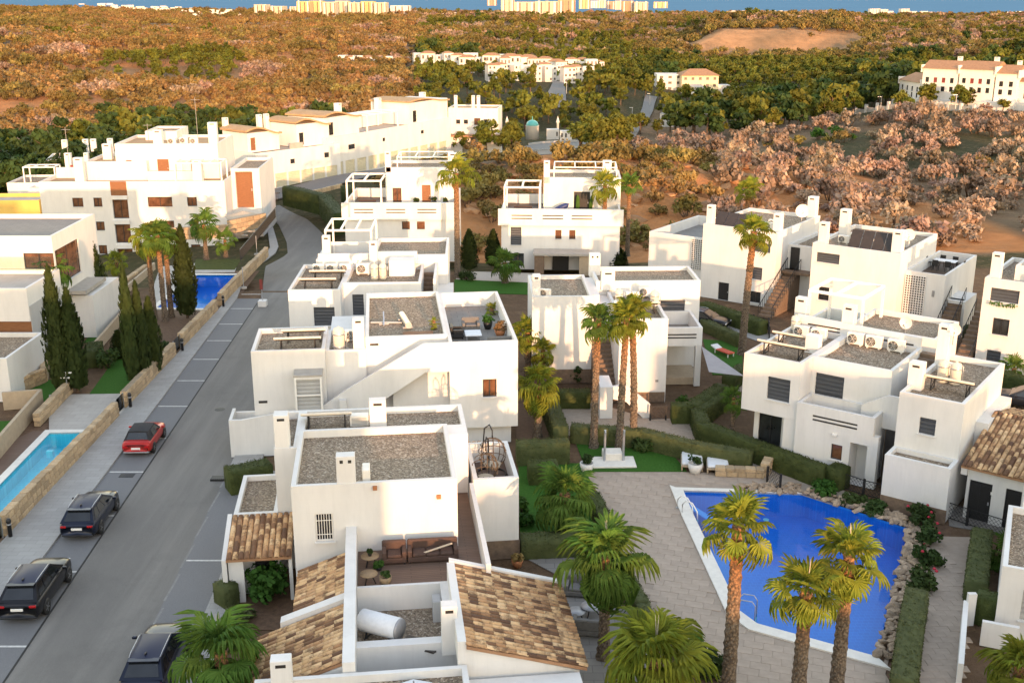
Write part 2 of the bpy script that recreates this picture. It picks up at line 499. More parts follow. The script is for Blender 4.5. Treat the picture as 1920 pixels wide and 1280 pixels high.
def trunkmat():
    m, nt, b = newmat('palm_bark')
    co = coords(nt); g = nd(nt, 'TexCoord').outputs['Generated']
    sp = nd(nt, 'SeparateXYZ'); nt.links.new(g, sp.inputs[0])
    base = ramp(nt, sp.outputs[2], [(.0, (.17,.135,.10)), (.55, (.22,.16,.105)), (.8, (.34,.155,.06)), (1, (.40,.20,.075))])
    v = nd(nt, 'TexVoronoi', Scale=9.0); mp = nd(nt, 'Mapping'); mp.inputs['Scale'].default_value = (1.2, 1.2, 1.0)
    nt.links.new(co, mp.inputs[0]); nt.links.new(mp.outputs[0], v.inputs['Vector'])
    c = mixc(nt, ramp(nt, v.outputs['Distance'], [(.25, (0,0,0)), (.7, (.75,.75,.75))]), base, (.055,.035,.022))
    nt.links.new(c, b.inputs['Base Color']); b.inputs['Roughness'].default_value = .95
    bump(nt, b, v.outputs['Distance'], 1.0, .06)
trunkmat()
def soilmat():
    m, nt, b = newmat('soil')
    at = nd(nt, 'Attribute', attribute_name='soil')
    co = coords(nt, True)
    f = noise(nt, co, .12, 8, .7)
    c = mixc(nt, ramp(nt, f, [(.3, (.5,.5,.5)), (.6, (0,0,0))]), at.outputs['Color'], (.07,.05,.03))
    f2 = noise(nt, co, .9, 5, .7)
    c = mixc(nt, ramp(nt, f2, [(.5, (0,0,0)), (.75, (.3,.3,.3))]), c, (.40,.26,.15))
    nt.links.new(c, b.inputs['Base Color']); b.inputs['Roughness'].default_value = .97
    b.inputs['Specular IOR Level'].default_value = .1
    bump(nt, b, noise(nt, co, .5, 8, .7), .8, .8)
soilmat()
# ------------------------------------------------------------------ ground
from mathutils.geometry import tessellate_polygon
TU = [-.9, -.45, -.25, -.08, .06, .2, .35, .5, .9]
TY = [100, 130, 150, 170, 200, 250, 300, 400, 550, 700, 770, 1000, 1500, 3000, 6000, 7000, 30000]
TZ = [[-2.5,-2.5,-1,0,0,0,0,0,0],
      [-5,-5,-3,-2.0,-3.0,-1.5,-.5,0,0],
      [-7,-6,-4,-.2,1.2,-.6,-1.5,-1,-1],
      [-8,-7,-3,.4,2.8,.8,-2.5,-2,-2],
      [-10,-9,-6,-2.2,-1.2,-3.5,-3,-2,-2],
      [-13,-13,-11,-8,-6,-6,0,0,0],
      [-10,-10,-12,-10,-9,-7,-1,0,0],
      [-1,-3,-5,-8,-9,-9,-6,-5,-5],
      [7,6,3,-3,-6,-8,-9,-8,-8],
      [6,6,4,-1,-4,-7,-10,-9,-9],
      [6,6,4,0,-3,-3,-6,-7,-7],
      [7,7,4,1,-1,0,-1,-3,-3],
      [8,8,4,2,1,0,-1,-3,-3],
      [2,0,-8,-16,-18,-20,-20,-20,-20],
      [-40,-45,-52,-58,-60,-60,-60,-60,-60],
      [-90]*9, [-90]*9]
POOL_PX = [(1281,920),(1505,926),(1703,991),(1644,1232),(1420,1170),(1387,1146),(1300,965)]
POOL = [G(*p)[:2] for p in POOL_PX]
TPOOL = [G(*p)[:2] for p in ((94,812),(164,811),(48,960),(-75,1080),(-165,1080))]
BPOOL = [G(*p)[:2] for p in ((369,516),(440,516),(386,579),(294,577))]
def inside(p, poly):
    r = False; n = len(poly)
    for i in range(n):
        a, b = poly[i], poly[i-1]
        if (a[1] > p[1]) != (b[1] > p[1]) and p[0] < (b[0]-a[0])*(p[1]-a[1])/(b[1]-a[1])+a[0]: r = not r
    return r
def offs(poly, d):
    """offset a polygon outwards (clockwise or not) by d"""
    n = len(poly); ar = sum(poly[i-1][0]*poly[i][1]-poly[i][0]*poly[i-1][1] for i in range(n))
    s = 1 if ar > 0 else -1
    out = []
    for i in range(n):
        a, b, c = Vector(poly[i-1]), Vector(poly[i]), Vector(poly[(i+1) % n])
        e1, e2 = (b-a).normalized(), (c-b).normalized()
        n1, n2 = Vector((e1.y, -e1.x))*s, Vector((e2.y, -e2.x))*s
        m = (n1+n2); m = m/max(.4, m.length)/max(.5, m.normalized().dot(n1))*1.0 if m.length > 1e-6 else n1
        m = (n1+n2).normalized(); out.append(tuple(b + m*(d/max(.5, m.dot(n1)))))
    return out
def lerp(a, b, t): return a+(b-a)*t
def sstep(a, b, x):
    t = max(0, min(1, (x-a)/(b-a))); return t*t*(3-2*t)
def cell(tab, v):
    i = 0
    while i < len(tab)-2 and v > tab[i+1]: i += 1
    return i, max(0, min(1, (v-tab[i])/(tab[i+1]-tab[i])))
def ground(x, y):
    if y < 100:
        z = 0.0
        if y < 15: z = 5.0*sstep(15, -40, y) + 16*sstep(-60, -260, y)
        z += -2.5*sstep(-42, -60, x)*sstep(10, 40, y)
        return z
    i, t = cell(TY, y); t = t*t*(3-2*t)
    j, w = cell(TU, x/y)
    z = lerp(lerp(TZ[i][j], TZ[i][j+1], w), lerp(TZ[i+1][j], TZ[i+1][j+1], w), t)
    k = sstep(180, 400, y)*(1-sstep(2500, 5000, y))
    if k > 0:
        z += k*(7.0*mnoise.noise(Vector((x*.006, y*.006, 1))) + 3.2*mnoise.noise(Vector((x*.02, y*.02, 5))))
    # quarry cliff on the far right
    u = x/y
    e = 745 + 60*mnoise.noise(Vector((u*14, 0, 3))) + 14*mnoise.noise(Vector((u*90, 0, 8)))
    cl = sstep(.155, .18, u)*(1-sstep(.285, .31, u))
    if cl > 0:
        h = sstep(e-12, e+3, y)*(1-sstep(900, 1200, y))
        z += cl*(9*h - 3*sstep(600, 700, y)*(1-sstep(e-22, e, y)))
    # mound that carries the end of the access road
    if y < 210: z += (.8*mnoise.noise(Vector((x*.12, y*.12, 9)))+.9*abs(mnoise.noise(Vector((x*.3, y*.3, 19))))+.35*mnoise.noise(Vector((x*.9, y*.9, 29))))*sstep(112, 130, y)*(1-sstep(170, 180, y))*sstep(-12, 0, x)*(1-sstep(40, 50, x))
    if False: z += .8*mnoise.noise(Vector((x*.12, y*.12, 9)))*sstep(112, 130, y)*sstep(-12, 0, x)*(1-sstep(55, 75, x))
    return z
SOILS = dict(earth=(.17,.115,.07), mulch=(.15,.095,.06), orange=(.50,.215,.08), dry=(.26,.165,.09), green=(.055,.055,.025), cliff=(.50,.27,.13), grass=(.07,.12,.03), tan=(.34,.22,.12))
def soil_at(x, y, z):
    if y < 108 and abs(x) < 70: return SOILS['mulch']
    px, py = proj((x, y, z)); u = x/max(y, 1)
    px += 150*mnoise.noise(Vector((x*.02, y*.008, 11))) + 60*mnoise.noise(Vector((x*.07, y*.03, 4))); py += 22*mnoise.noise(Vector((x*.015, y*.01, 21)))
    n = mnoise.noise(Vector((x*.012, y*.012, 2)))
    if y > 690 and y < 800 and .15 < u < .31: return SOILS['cliff'] if mnoise.noise(Vector((x*.12, y*.02, 6))) > -.15 else SOILS['dry']
    if y < 200 and -14 < x < 58 and y > 115:
        return SOILS['orange'] if x > 8 or n > 0 else SOILS['earth']
    if px < 760 and 70 < py < 260 and y > 270: return SOILS['orange'] if n > -.15 else SOILS['dry']
    if px < 1000 and py <= 70 and y > 400: return SOILS['tan'] if n > -.1 else SOILS['dry']
    if 1330 < px < 1500 and 138 < py < 160: return SOILS['grass']
    if px > 1180 and 210 < py < 470: return SOILS['green'] if n > .1 else SOILS['earth']
    if py < 130: return SOILS['dry']
    return SOILS['green']
xs = [i*1.0 for i in range(-48, 49)]
st = 1.0
while xs[-1] < 16000: st *= 1.17; xs.append(xs[-1]+st); xs.insert(0, xs[0]-st)
ys = [-400,-320,-250,-200,-160,-130,-100,-80,-60,-45,-30,-18,-8,0,8,14] + [20+i for i in range(80)] + [100+1.5*i for i in range(70)]
st = 2.0
while ys[-1] < 30000: st *= 1.035; ys.append(ys[-1]+st)
vs = []; cols = []
for y in ys:
    for x in xs:
        z = ground(x, y)
        vs.append((x, y, z - .05)); cols.append(soil_at(x, y, z))
nx = len(xs)
WELL = [offs(pl, .25) for pl in (POOL, TPOOL, BPOOL)]
def welled(j, i):
    if not (20 < ys[j] < 112 and -49 <= xs[i] <= 49): return False
    q = [(xs[a], ys[b]) for a in (i, i+1) for b in (j, j+1)]
    for w in WELL:
        if any(inside(p, w) for p in q) or any(xs[i] <= p[0] <= xs[i+1] and ys[j] <= p[1] <= ys[j+1] for p in w): return True
        for p, r in zip(w, w[1:]+w[:1]):
            for k in range(1, 40):
                if xs[i] <= lerp(p[0], r[0], k/40) <= xs[i+1] and ys[j] <= lerp(p[1], r[1], k/40) <= ys[j+1]: return True
    return False
fs = [(j*nx+i, j*nx+i+1, (j+1)*nx+i+1, (j+1)*nx+i) for j in range(len(ys)-1) for i in range(nx-1) if not welled(j, i)]
gme = bpy.data.meshes.new('ground'); gme.from_pydata(vs, [], fs)
ca = gme.color_attributes.new('soil', 'FLOAT_COLOR', 'POINT')
ca.data.foreach_set('color', [k for c in cols for k in (*c, 1.0)])
gme.polygons.foreach_set('use_smooth', [True]*len(fs))
gme.materials.append(M['soil'])
struct(inst('ground', gme), 'dry brown hilly ground with orange slopes round the housing estate')
sb = MB().add([(-30000,2500,-62),(30000,2500,-62),(60000,58000,-62),(-60000,58000,-62)], [(0,1,2,3)])
struct(sb.build('sea', 'sea_water'), 'pale blue sea along the horizon')

def flat(name, outer, z, mat, holes=(), th=.04, label=None, kind='structure'):
    """level sheet with a rim; outer and holes are lists of (x, y)"""
    loops = [[Vector((p[0], p[1], 0)) for p in l] for l in [outer, *holes]]
    tri = tessellate_polygon(loops)
    pts = [p for l in loops for p in l]
    mb = MB()
    fs = []
    for t in tri:
        a, b, c = (pts[i] for i in t)
        fs.append(t if (b-a).cross(c-a).z > 0 else t[::-1])
    mb.add([(p.x, p.y, z) for p in pts], fs)
    for l in loops:
        n = len(l)
        mb.add([(p.x, p.y, z) for p in l] + [(p.x, p.y, z-th) for p in l], [(i, (i+1) % n, n+(i+1) % n, n+i) for i in range(n)])
    o = mb.build(name, mat)
    if kind: o['kind'] = kind
    if label: o['label'] = label
    return o
def PG(*pts): return [tuple(G(*p)[:2]) for p in pts]

# ------------------------------------------------------------------ street
def xl(y): return -19.9 - .043*(y-41)
SY = [4+2*i for i in range(47)]                        # y 4 .. 96
def strip(name, L, Rr, mat, label, dz=.0):
    mb = MB(); n = len(L)
    mb.add([(p[0], p[1], ground(*p[:2])+dz) for p in L] + [(p[0], p[1], ground(*p[:2])+dz) for p in Rr],
           [(i, n+i, n+i+1, i+1) for i in range(n-1)])
    mb.add([(p[0], p[1], ground(*p[:2])+dz-.13) for p in L] + [(p[0], p[1], ground(*p[:2])+dz) for p in L], [(i, n+i, n+i+1, i+1) for i in range(n-1)])
    mb.add([(p[0], p[1], ground(*p[:2])+dz) for p in Rr] + [(p[0], p[1], ground(*p[:2])+dz-.13) for p in Rr], [(i, n+i, n+i+1, i+1) for i in range(n-1)])
    return struct(mb.build(name, mat), label)
def xw(y): return -25.05-.002*(y-50)
def ys_strip(name, a, b, y0, y1, mat, label, dz):
    yy = [y for y in SY if y0 <= y <= y1]
    return strip(name, [(a(y) if callable(a) else xl(y)+a, y) for y in yy], [(xl(y)+b, y) for y in yy], mat, label, dz)
ys_strip('road', 0, 4.65, 4, 96, 'asphalt', 'grey asphalt street running past the white villas', .02)
ys_strip('parking_lane', -2.1, -.0, 4, 96, 'bay_asphalt', 'row of parallel parking bays beside the stone walls', .024)
ys_strip('parking_lane', 4.65, 6.7, 4, 58, 'bay_asphalt', 'parking bays beside the white villas', .024)
ys_strip('sidewalk', lambda y: xw(y)+.1, -2.1, 4, 96, 'pavement', 'pale pavement along the stone garden walls', .13)
ys_strip('sidewalk', 6.7, 7.95, 4, 58, 'pavement', 'narrow pavement along the white villas', .13)
ys_strip('kerb', -.09, .0, 4, 96, 'dark_vent', 'dark drain joint between parking bays and road', .03)
ys_strip('sidewalk', 4.65, 6.3, 58, 96, 'pavement', 'pale pavement beside the stair villas', .13)
# the upper bend towards the gate
RL = [(xl(96)-.0,96)] + [tuple(G(*p, z)[:2]) for p, z in (((496,472),-.5),((538,447),-.8),((536,430),-1.2),((521,407),-2.2),((487,389),-3.0))]
RR = [(xl(96)+4.65,96)] + [tuple(G(*p, z)[:2]) for p, z in (((640,490),-.4),((632,455),-.8),((612,428),-1.3),((574,405),-2.2),((524,388),-3.0))]
def resample(pts, n):
    out = []; 
    seg = [math.dist(pts[i], pts[i+1]) for i in range(len(pts)-1)]; tot = sum(seg)
    for k in range(n):
        d = tot*k/(n-1); i = 0
        while i < len(seg)-1 and d > seg[i]: d -= seg[i]; i += 1
        t = min(1, d/seg[i]); out.append((lerp(pts[i][0], pts[i+1][0], t), lerp(pts[i][1], pts[i+1][1], t)))
    return out
strip('road', resample(RL, 30), resample(RR, 30), 'asphalt', 'upper bend of the street leading to the black gate', .03)
SW = [(xl(96)-2.1,96)] + [tuple(G(*p, z)[:2]) for p, z in (((482,470),-.5),((522,440),-.9),((510,410),-2.2))]
SW2 = [(xw(96)+.1,96)] + [tuple(G(*p, z)[:2]) for p, z in (((462,478),-.5),((505,440),-.9),((500,412),-2.2))]
strip('sidewalk', resample(SW2, 14), resample(SW, 14), 'pavement', 'curving pavement at the upper bend of the street', .14)
# painted bay lines
for i, py in enumerate((1212,1072,967,885,822,762,714,674,639,608,579,552)):
    y = G(200, py).y
    mb = MB(); mb.box(xl(y)-2.0, xl(y)-.1, y-.06, y+.06, 0.0, .0285)
    struct(mb.build('bay_line', 'line_paint'))
for py in (1186, 1051):
    y = G(370, py).y
    mb = MB(); mb.box(xl(y)+4.75, xl(y)+6.6, y-.06, y+.06, 0, .0285); struct(mb.build('bay_line', 'line_paint'))
for yy in range(8, 58, 3):
    mb = MB(); mb.box(xl(yy)+4.6, xl(yy)+4.7, yy, yy+2.4, 0, .0275); struct(mb.build('edge_line', 'edge_paint'))
# manhole and gully covers
p = G(412, 768)
mb = MB(); mb.cyl(p.x, p.y, 0, .027, .33, n=20)
for k in range(-2, 3): mb.box(p.x-.22, p.x+.22, p.y+k*.1-.02, p.y+k*.1+.02, .02, .031)
tag(mb.build('manhole_cover', 'black_metal'), 'round iron manhole cover set in the street', 'manhole cover')
for px, py, lab in ((238,892,'iron gully grate in the bay behind the red convertible'), (410,899,'iron gully grate on the pavement beside the clipped hedge')):
    p = G(px, py); mb = MB()
    zt = .04 if px < 300 else .14
    mb.box(p.x-.4, p.x+.4, p.y-.25, p.y+.25, 0, zt)
    for k in range(7): mb.box(p.x-.36+k*.11, p.x-.31+k*.11, p.y-.2, p.y+.2, zt-.01, zt+.012)
    tag(mb.build('drain_grate', 'black_metal'), lab, 'drain')

# ------------------------------------------------------------------ swimming pool and its deck
def pool(name, poly, depth, zw, mat_b, mat_w, label, wlabel):
    t = thing(name, label, 'pool', (poly[0][0], poly[0][1], 0))
    o = Vector((poly[0][0], poly[0][1]))
    n = len(poly); lp = [(p[0]-o.x, p[1]-o.y) for p in poly]
    mb = MB(); mb.add([(p[0], p[1], .02) for p in lp]+[(p[0], p[1], -depth) for p in lp], [(i, (i+1) % n, n+(i+1) % n, n+i) for i in range(n)]+[list(range(n, 2*n))])
    mb.build('basin', mat_b, t)
    w = MB(); w.add([(p[0], p[1], zw) for p in lp], [list(range(n))]); w.build('water', mat_w, t)
    return t, lp, o
for pl in (POOL, TPOOL, BPOOL): flat('pool_surround', offs(pl, 2.0), -.046, 'bed_soil', [offs(pl, .02)], .03, 'earth round a pool')
mp, lp, po = pool('swimming_pool', POOL, 1.3, -.10, 'pool_mosaic', 'pool_water', 'angular deep blue communal swimming pool edged with white coping and rocks', '')
outer = offs(POOL, .62)
def ring_part(name, inner, out, idx, z0, z1, mat, parent, o):
    mb = MB()
    for i in idx:
        j = (i+1) % len(inner)
        q = [inner[i], inner[j], out[j], out[i]]
        mb.prism([(p[0]-o.x, p[1]-o.y) for p in q][::-1] if True else q, z0, z1)
    return mb.build(name, mat, parent)
for i in (3, 4, 5, 6):
    ring_part('coping', POOL, outer, [i], -.06, .06, 'pool_coping', mp, po)
ring_part('coping', POOL, offs(POOL, .35), [0], -.06, .06, 'pool_coping', mp, po)
for k in range(3):                                                     # entry steps under the grab rails
    q = G(1300+k*5, 950+k*4); MB().bbox(-.9, .9, -.22, .22, -1.25, -.25-.3*k, .03).build('pool_step', 'pool_mosaic', mp, (q.x-po.x+.3+.35*k, q.y-po.y, 0), (0, 0, R(-62)))
for px, py in ((1440,928),(1600,962),(1690,1060)):
    q = G(px, py); MB().cyl(0, 0, -.02, .02, .16, n=14).build('underwater_lamp', 'pool_coping', mp, (q.x-po.x-.1, q.y-po.y-.35, -1.27))
DECK = PG((1098,884),(1290,884),(1440,888),(1460,905),(1500,915),(1730,985),(1660,1262),(1700,1330),(1440,1330),(1330,1262),(1222,1180),(1195,1110),(1150,985),(1128,935))
deck = flat('pool_deck', DECK, -.012, 'paver_joint', [offs(POOL, .3)], .06, 'beige paved terrace round the swimming pool')
pm = MB().bbox(-.396, .396, -.246, .246, -.03, .012, .008).mesh('paving_slab', 'paver')
ang = R(-17)
cand = []
cx, cy = G(1300, 1080)[:2]
ov = offs(POOL, .95)
for j in range(-40, 40):
    for i in range(-26, 26):
        lx, ly = i*.8 + (.4 if j % 2 else 0), j*.5
        x, y = cx+lx*math.cos(ang)-ly*math.sin(ang), cy+lx*math.sin(ang)+ly*math.cos(ang)
        cs = [(x+a*.39*math.cos(ang)-b*.24*math.sin(ang), y+a*.39*math.sin(ang)+b*.24*math.cos(ang)) for a in (-1, 1) for b in (-1, 1)]
        if all(inside(q, DECK) for q in cs) and not inside((x, y), ov): cand.append((x, y))
cand.sort(key=lambda p: abs(p[1]-40) + (0 if -40 < proj((p[0], p[1], 0))[1] < 1290 else 99))
rest = MB()
for k, (x, y) in enumerate(cand):
    if k < 290: inst('paving_slab', pm, deck, (x, y, rnd.uniform(-.006, .006)), (rnd.uniform(-.004,.004), rnd.uniform(-.004,.004), ang))
    else: rest.bbox(-.396, .396, -.246, .246, -.03, .012, .008, 0, Matrix.Translation((x, y, 0)) @ Matrix.Rotation(ang, 4, 'Z'))
if rest.v: rest.build('paving_slabs_beyond', 'paver', deck)['kind'] = 'stuff'
# rocks along the far and right-hand pool edge
def rockmesh(seed):
    r_ = random.Random(seed)
    import bmesh
    bm = bmesh.new(); bmesh.ops.create_icosphere(bm, subdivisions=1, radius=1)
    for v in bm.verts: v.co *= r_.uniform(.6, 1.2)
    for v in bm.verts: v.co.z *= .6
    me = bpy.data.meshes.new('rock'); bm.to_mesh(me); bm.free(); me.materials.append(M['rock']); return me
rocks = [rockmesh(i) for i in range(6)]
edge = [POOL[0], POOL[1], POOL[2], POOL[3]]
ebord = thing('rock_border', 'rough border of piled tan rocks edging the blue pool', 'rock border', (POOL[2][0], POOL[2][1], 0))
def along(pts, step):
    out = []
    for i in range(len(pts)-1):
        L = math.dist(pts[i], pts[i+1]); n = max(1, int(L/step))
        for k in range(n):
            t = (k+.5)/n; d = ((pts[i+1][0]-pts[i][0])/L, (pts[i+1][1]-pts[i][1])/L)
            out.append((lerp(pts[i][0], pts[i+1][0], t), lerp(pts[i][1], pts[i+1][1], t), d))
    return out
q = [(lerp(edge[0][0], edge[1][0], .45), lerp(edge[0][1], edge[1][1], .45)), edge[1], edge[2], edge[3]]
for x, y, d in along(q, .26):
    for row in range(4):
        nx_, ny_ = -d[1], d[0]
        if inside((x+nx_*.5, y+ny_*.5), POOL): nx_, ny_ = -nx_, -ny_
        s = rnd.uniform(.14, .26); w = .12+row*.27+rnd.uniform(-.07, .07)
        if row == 3 and rnd.random() < .4: continue
        inst('rock', rnd.choice(rocks), ebord, (x+nx_*w+rnd.uniform(-.08,.08)-POOL[2][0], y+ny_*w+rnd.uniform(-.08,.08)-POOL[2][1], .06+rnd.uniform(0,.1)), (rnd.uniform(-.4,.4), rnd.uniform(-.4,.4), rnd.uniform(0,6.3)), (s*1.25, s, s))

# ------------------------------------------------------------------ other pools beyond the street
tp, lp2, po2 = pool('turquoise_pool', TPOOL, .9, -.08, 'turquoise_mosaic', 'turquoise_water', 'long turquoise infinity pool behind the stone garden wall', '')
ring_part('coping', TPOOL, offs(TPOOL, .45), [0, 3, 4], -.05, .06, 'pool_coping', tp, po2)
MB().bbox(-.2, .2, -.15, .15, -.5, -.06, .02).build('step', 'turquoise_mosaic', tp, (lp2[0][0]+1.0, lp2[0][1]-2.6, 0))
bp_, lp3, po3 = pool('blue_garden_pool', BPOOL, 1.2, -.1, 'pool_mosaic', 'pool_water', 'small bright blue pool in front of the white apartment block', '')
ring_part('coping', BPOOL, offs(BPOOL, .5), [0, 2, 3], -.05, .05, 'pool_coping', bp_, po3)

# ------------------------------------------------------------------ lawns, paths and beds
flat('lawn', PG((1080,830),(1165,832),(1262,852),(1288,883),(1100,883)), -.006, 'lawn', label='small green lawn round the three tall palms')
flat('lawn', PG((972,868),(1092,868),(1125,945),(1133,1000),(975,1000)), .006, 'lawn', label='strip of lawn beside the swing chair balcony')
flat('lawn', PG((1318,636),(1380,640),(1392,655),(1392,702),(1336,702)), .006, 'lawn', label='corner lawn with the red lounger')
flat('lawn', PG((852,524),(1000,530),(1000,552),(852,548)), .006, 'lawn', label='small lawn in front of the villa with the slotted parapet')
flat('path', PG((1040,756),(1120,756),(1222,786),(1300,782),(1400,705),(1412,716),(1316,790),(1322,818),(1440,862),(1560,912),(1600,925),(1560,945),(1436,905),(1428,888),(1290,852),(1205,826),(1066,816)), .004, 'path_paver', label='reddish garden path between the hedges')
pp = PG((1748,1004),(1822,1006),(1800,1300),(1712,1300))
pth = flat('path', pp, -.012, 'paver_joint', label='paved garden path beside the pool planting')
for j in range(-2, 70):
    for i in range(-2, 9):
        a = Vector(pp[3]); ex = (Vector(pp[2])-a).normalized(); ey = Vector((-ex.y, ex.x))
        c = a + ex*(i*.62 + (.31 if j % 2 else 0)) + ey*(j*.42)
        if inside(c, pp) and proj((c.x, c.y, 0))[1] < 1290:
            o = inst('paving_slab', pm, pth, (c.x, c.y, rnd.uniform(-.006,.006)), (0, 0, math.atan2(ex.y, ex.x)), (.62/.8, .42/.5, 1))
flat('driveway', PG((1300,596),(1320,580),(1400,610),(1520,652),(1500,668),(1395,630)), .008, 'pavement', label='pale lane where the half hidden dark car stands')
flat('car_park', PG((1880,712),(1960,730),(1960,775),(1870,752)), .008, 'far_asphalt', label='lane behind the barrel tiled garage')
flat('terrace_floor', PG((1775,945),(1905,975),(1930,1010),(1780,985)), .01, 'grey_paving', label='grey paved forecourt of the tiled garage')
flat('garden_bed', PG((425,1090),(545,1085),(560,1150),(520,1180),(420,1180)), .004, 'bed_soil', label='planted bed at the entrance below the small tiled canopy')
flat('garden_bed', PG((965,760),(1018,745),(1046,825),(968,825)), .004, 'bed_soil', label='bare reddish garden plot with one yellowish palm')
flat('garden_bed', PG((855,508),(1000,512),(1000,530),(855,523)), .004, 'white_chips', label='bed of pale chippings behind the small lawn')
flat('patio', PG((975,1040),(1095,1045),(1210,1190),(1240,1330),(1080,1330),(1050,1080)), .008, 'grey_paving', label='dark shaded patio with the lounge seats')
flat('garden_bed', PG((1320,1262),(1440,1335),(1430,1400),(1200,1400),(1225,1190)), .004, 'bed_soil', label='dark planted corner below the pool terrace')
# left gardens
flat('terrace_floor', PG((92,740),(240,738),(232,790),(175,806),(92,808)), .02, 'pale_paving', label='pale stone terrace at the head of the turquoise pool')
flat('lawn', PG((222,664),(285,664),(262,738),(168,738)), .01, 'lawn', label='long lawn between the paired cypresses and the stone wall')
flat('lawn', PG((190,611),(215,611),(190,642),(155,642)), .01, 'lawn', label='small lawn below the grey screen wall')
flat('lawn', PG((60,712),(122,712),(78,765),(42,765)), .01, 'lawn', label='narrow lawn beside the beige garden wall')
flat('lawn', PG((-20,790),(38,788),(0,832),(-40,840)), .01, 'lawn', label='corner of lawn above the timber deck')
flat('timber_deck', PG((-60,860),(62,808),(92,808),(20,870),(-60,960)), .01, 'deck_boards', label='brown timber deck beside the turquoise pool')
flat('terrace_floor', PG((285,545),(300,500),(380,492),(445,495),(440,510),(360,512),(290,575)), .008, 'pale_paving', label='pale terrace round the small blue pool')
flat('lawn', PG((368,486),(452,486),(440,506),(362,506)), .012, 'lawn_dry', label='dry lawn beyond the small blue pool')
flat('garden_bed', PG((285,582),(390,584),(345,640),(300,690),(255,700)), .01, 'bed_soil', label='bare bed under the three left palms')
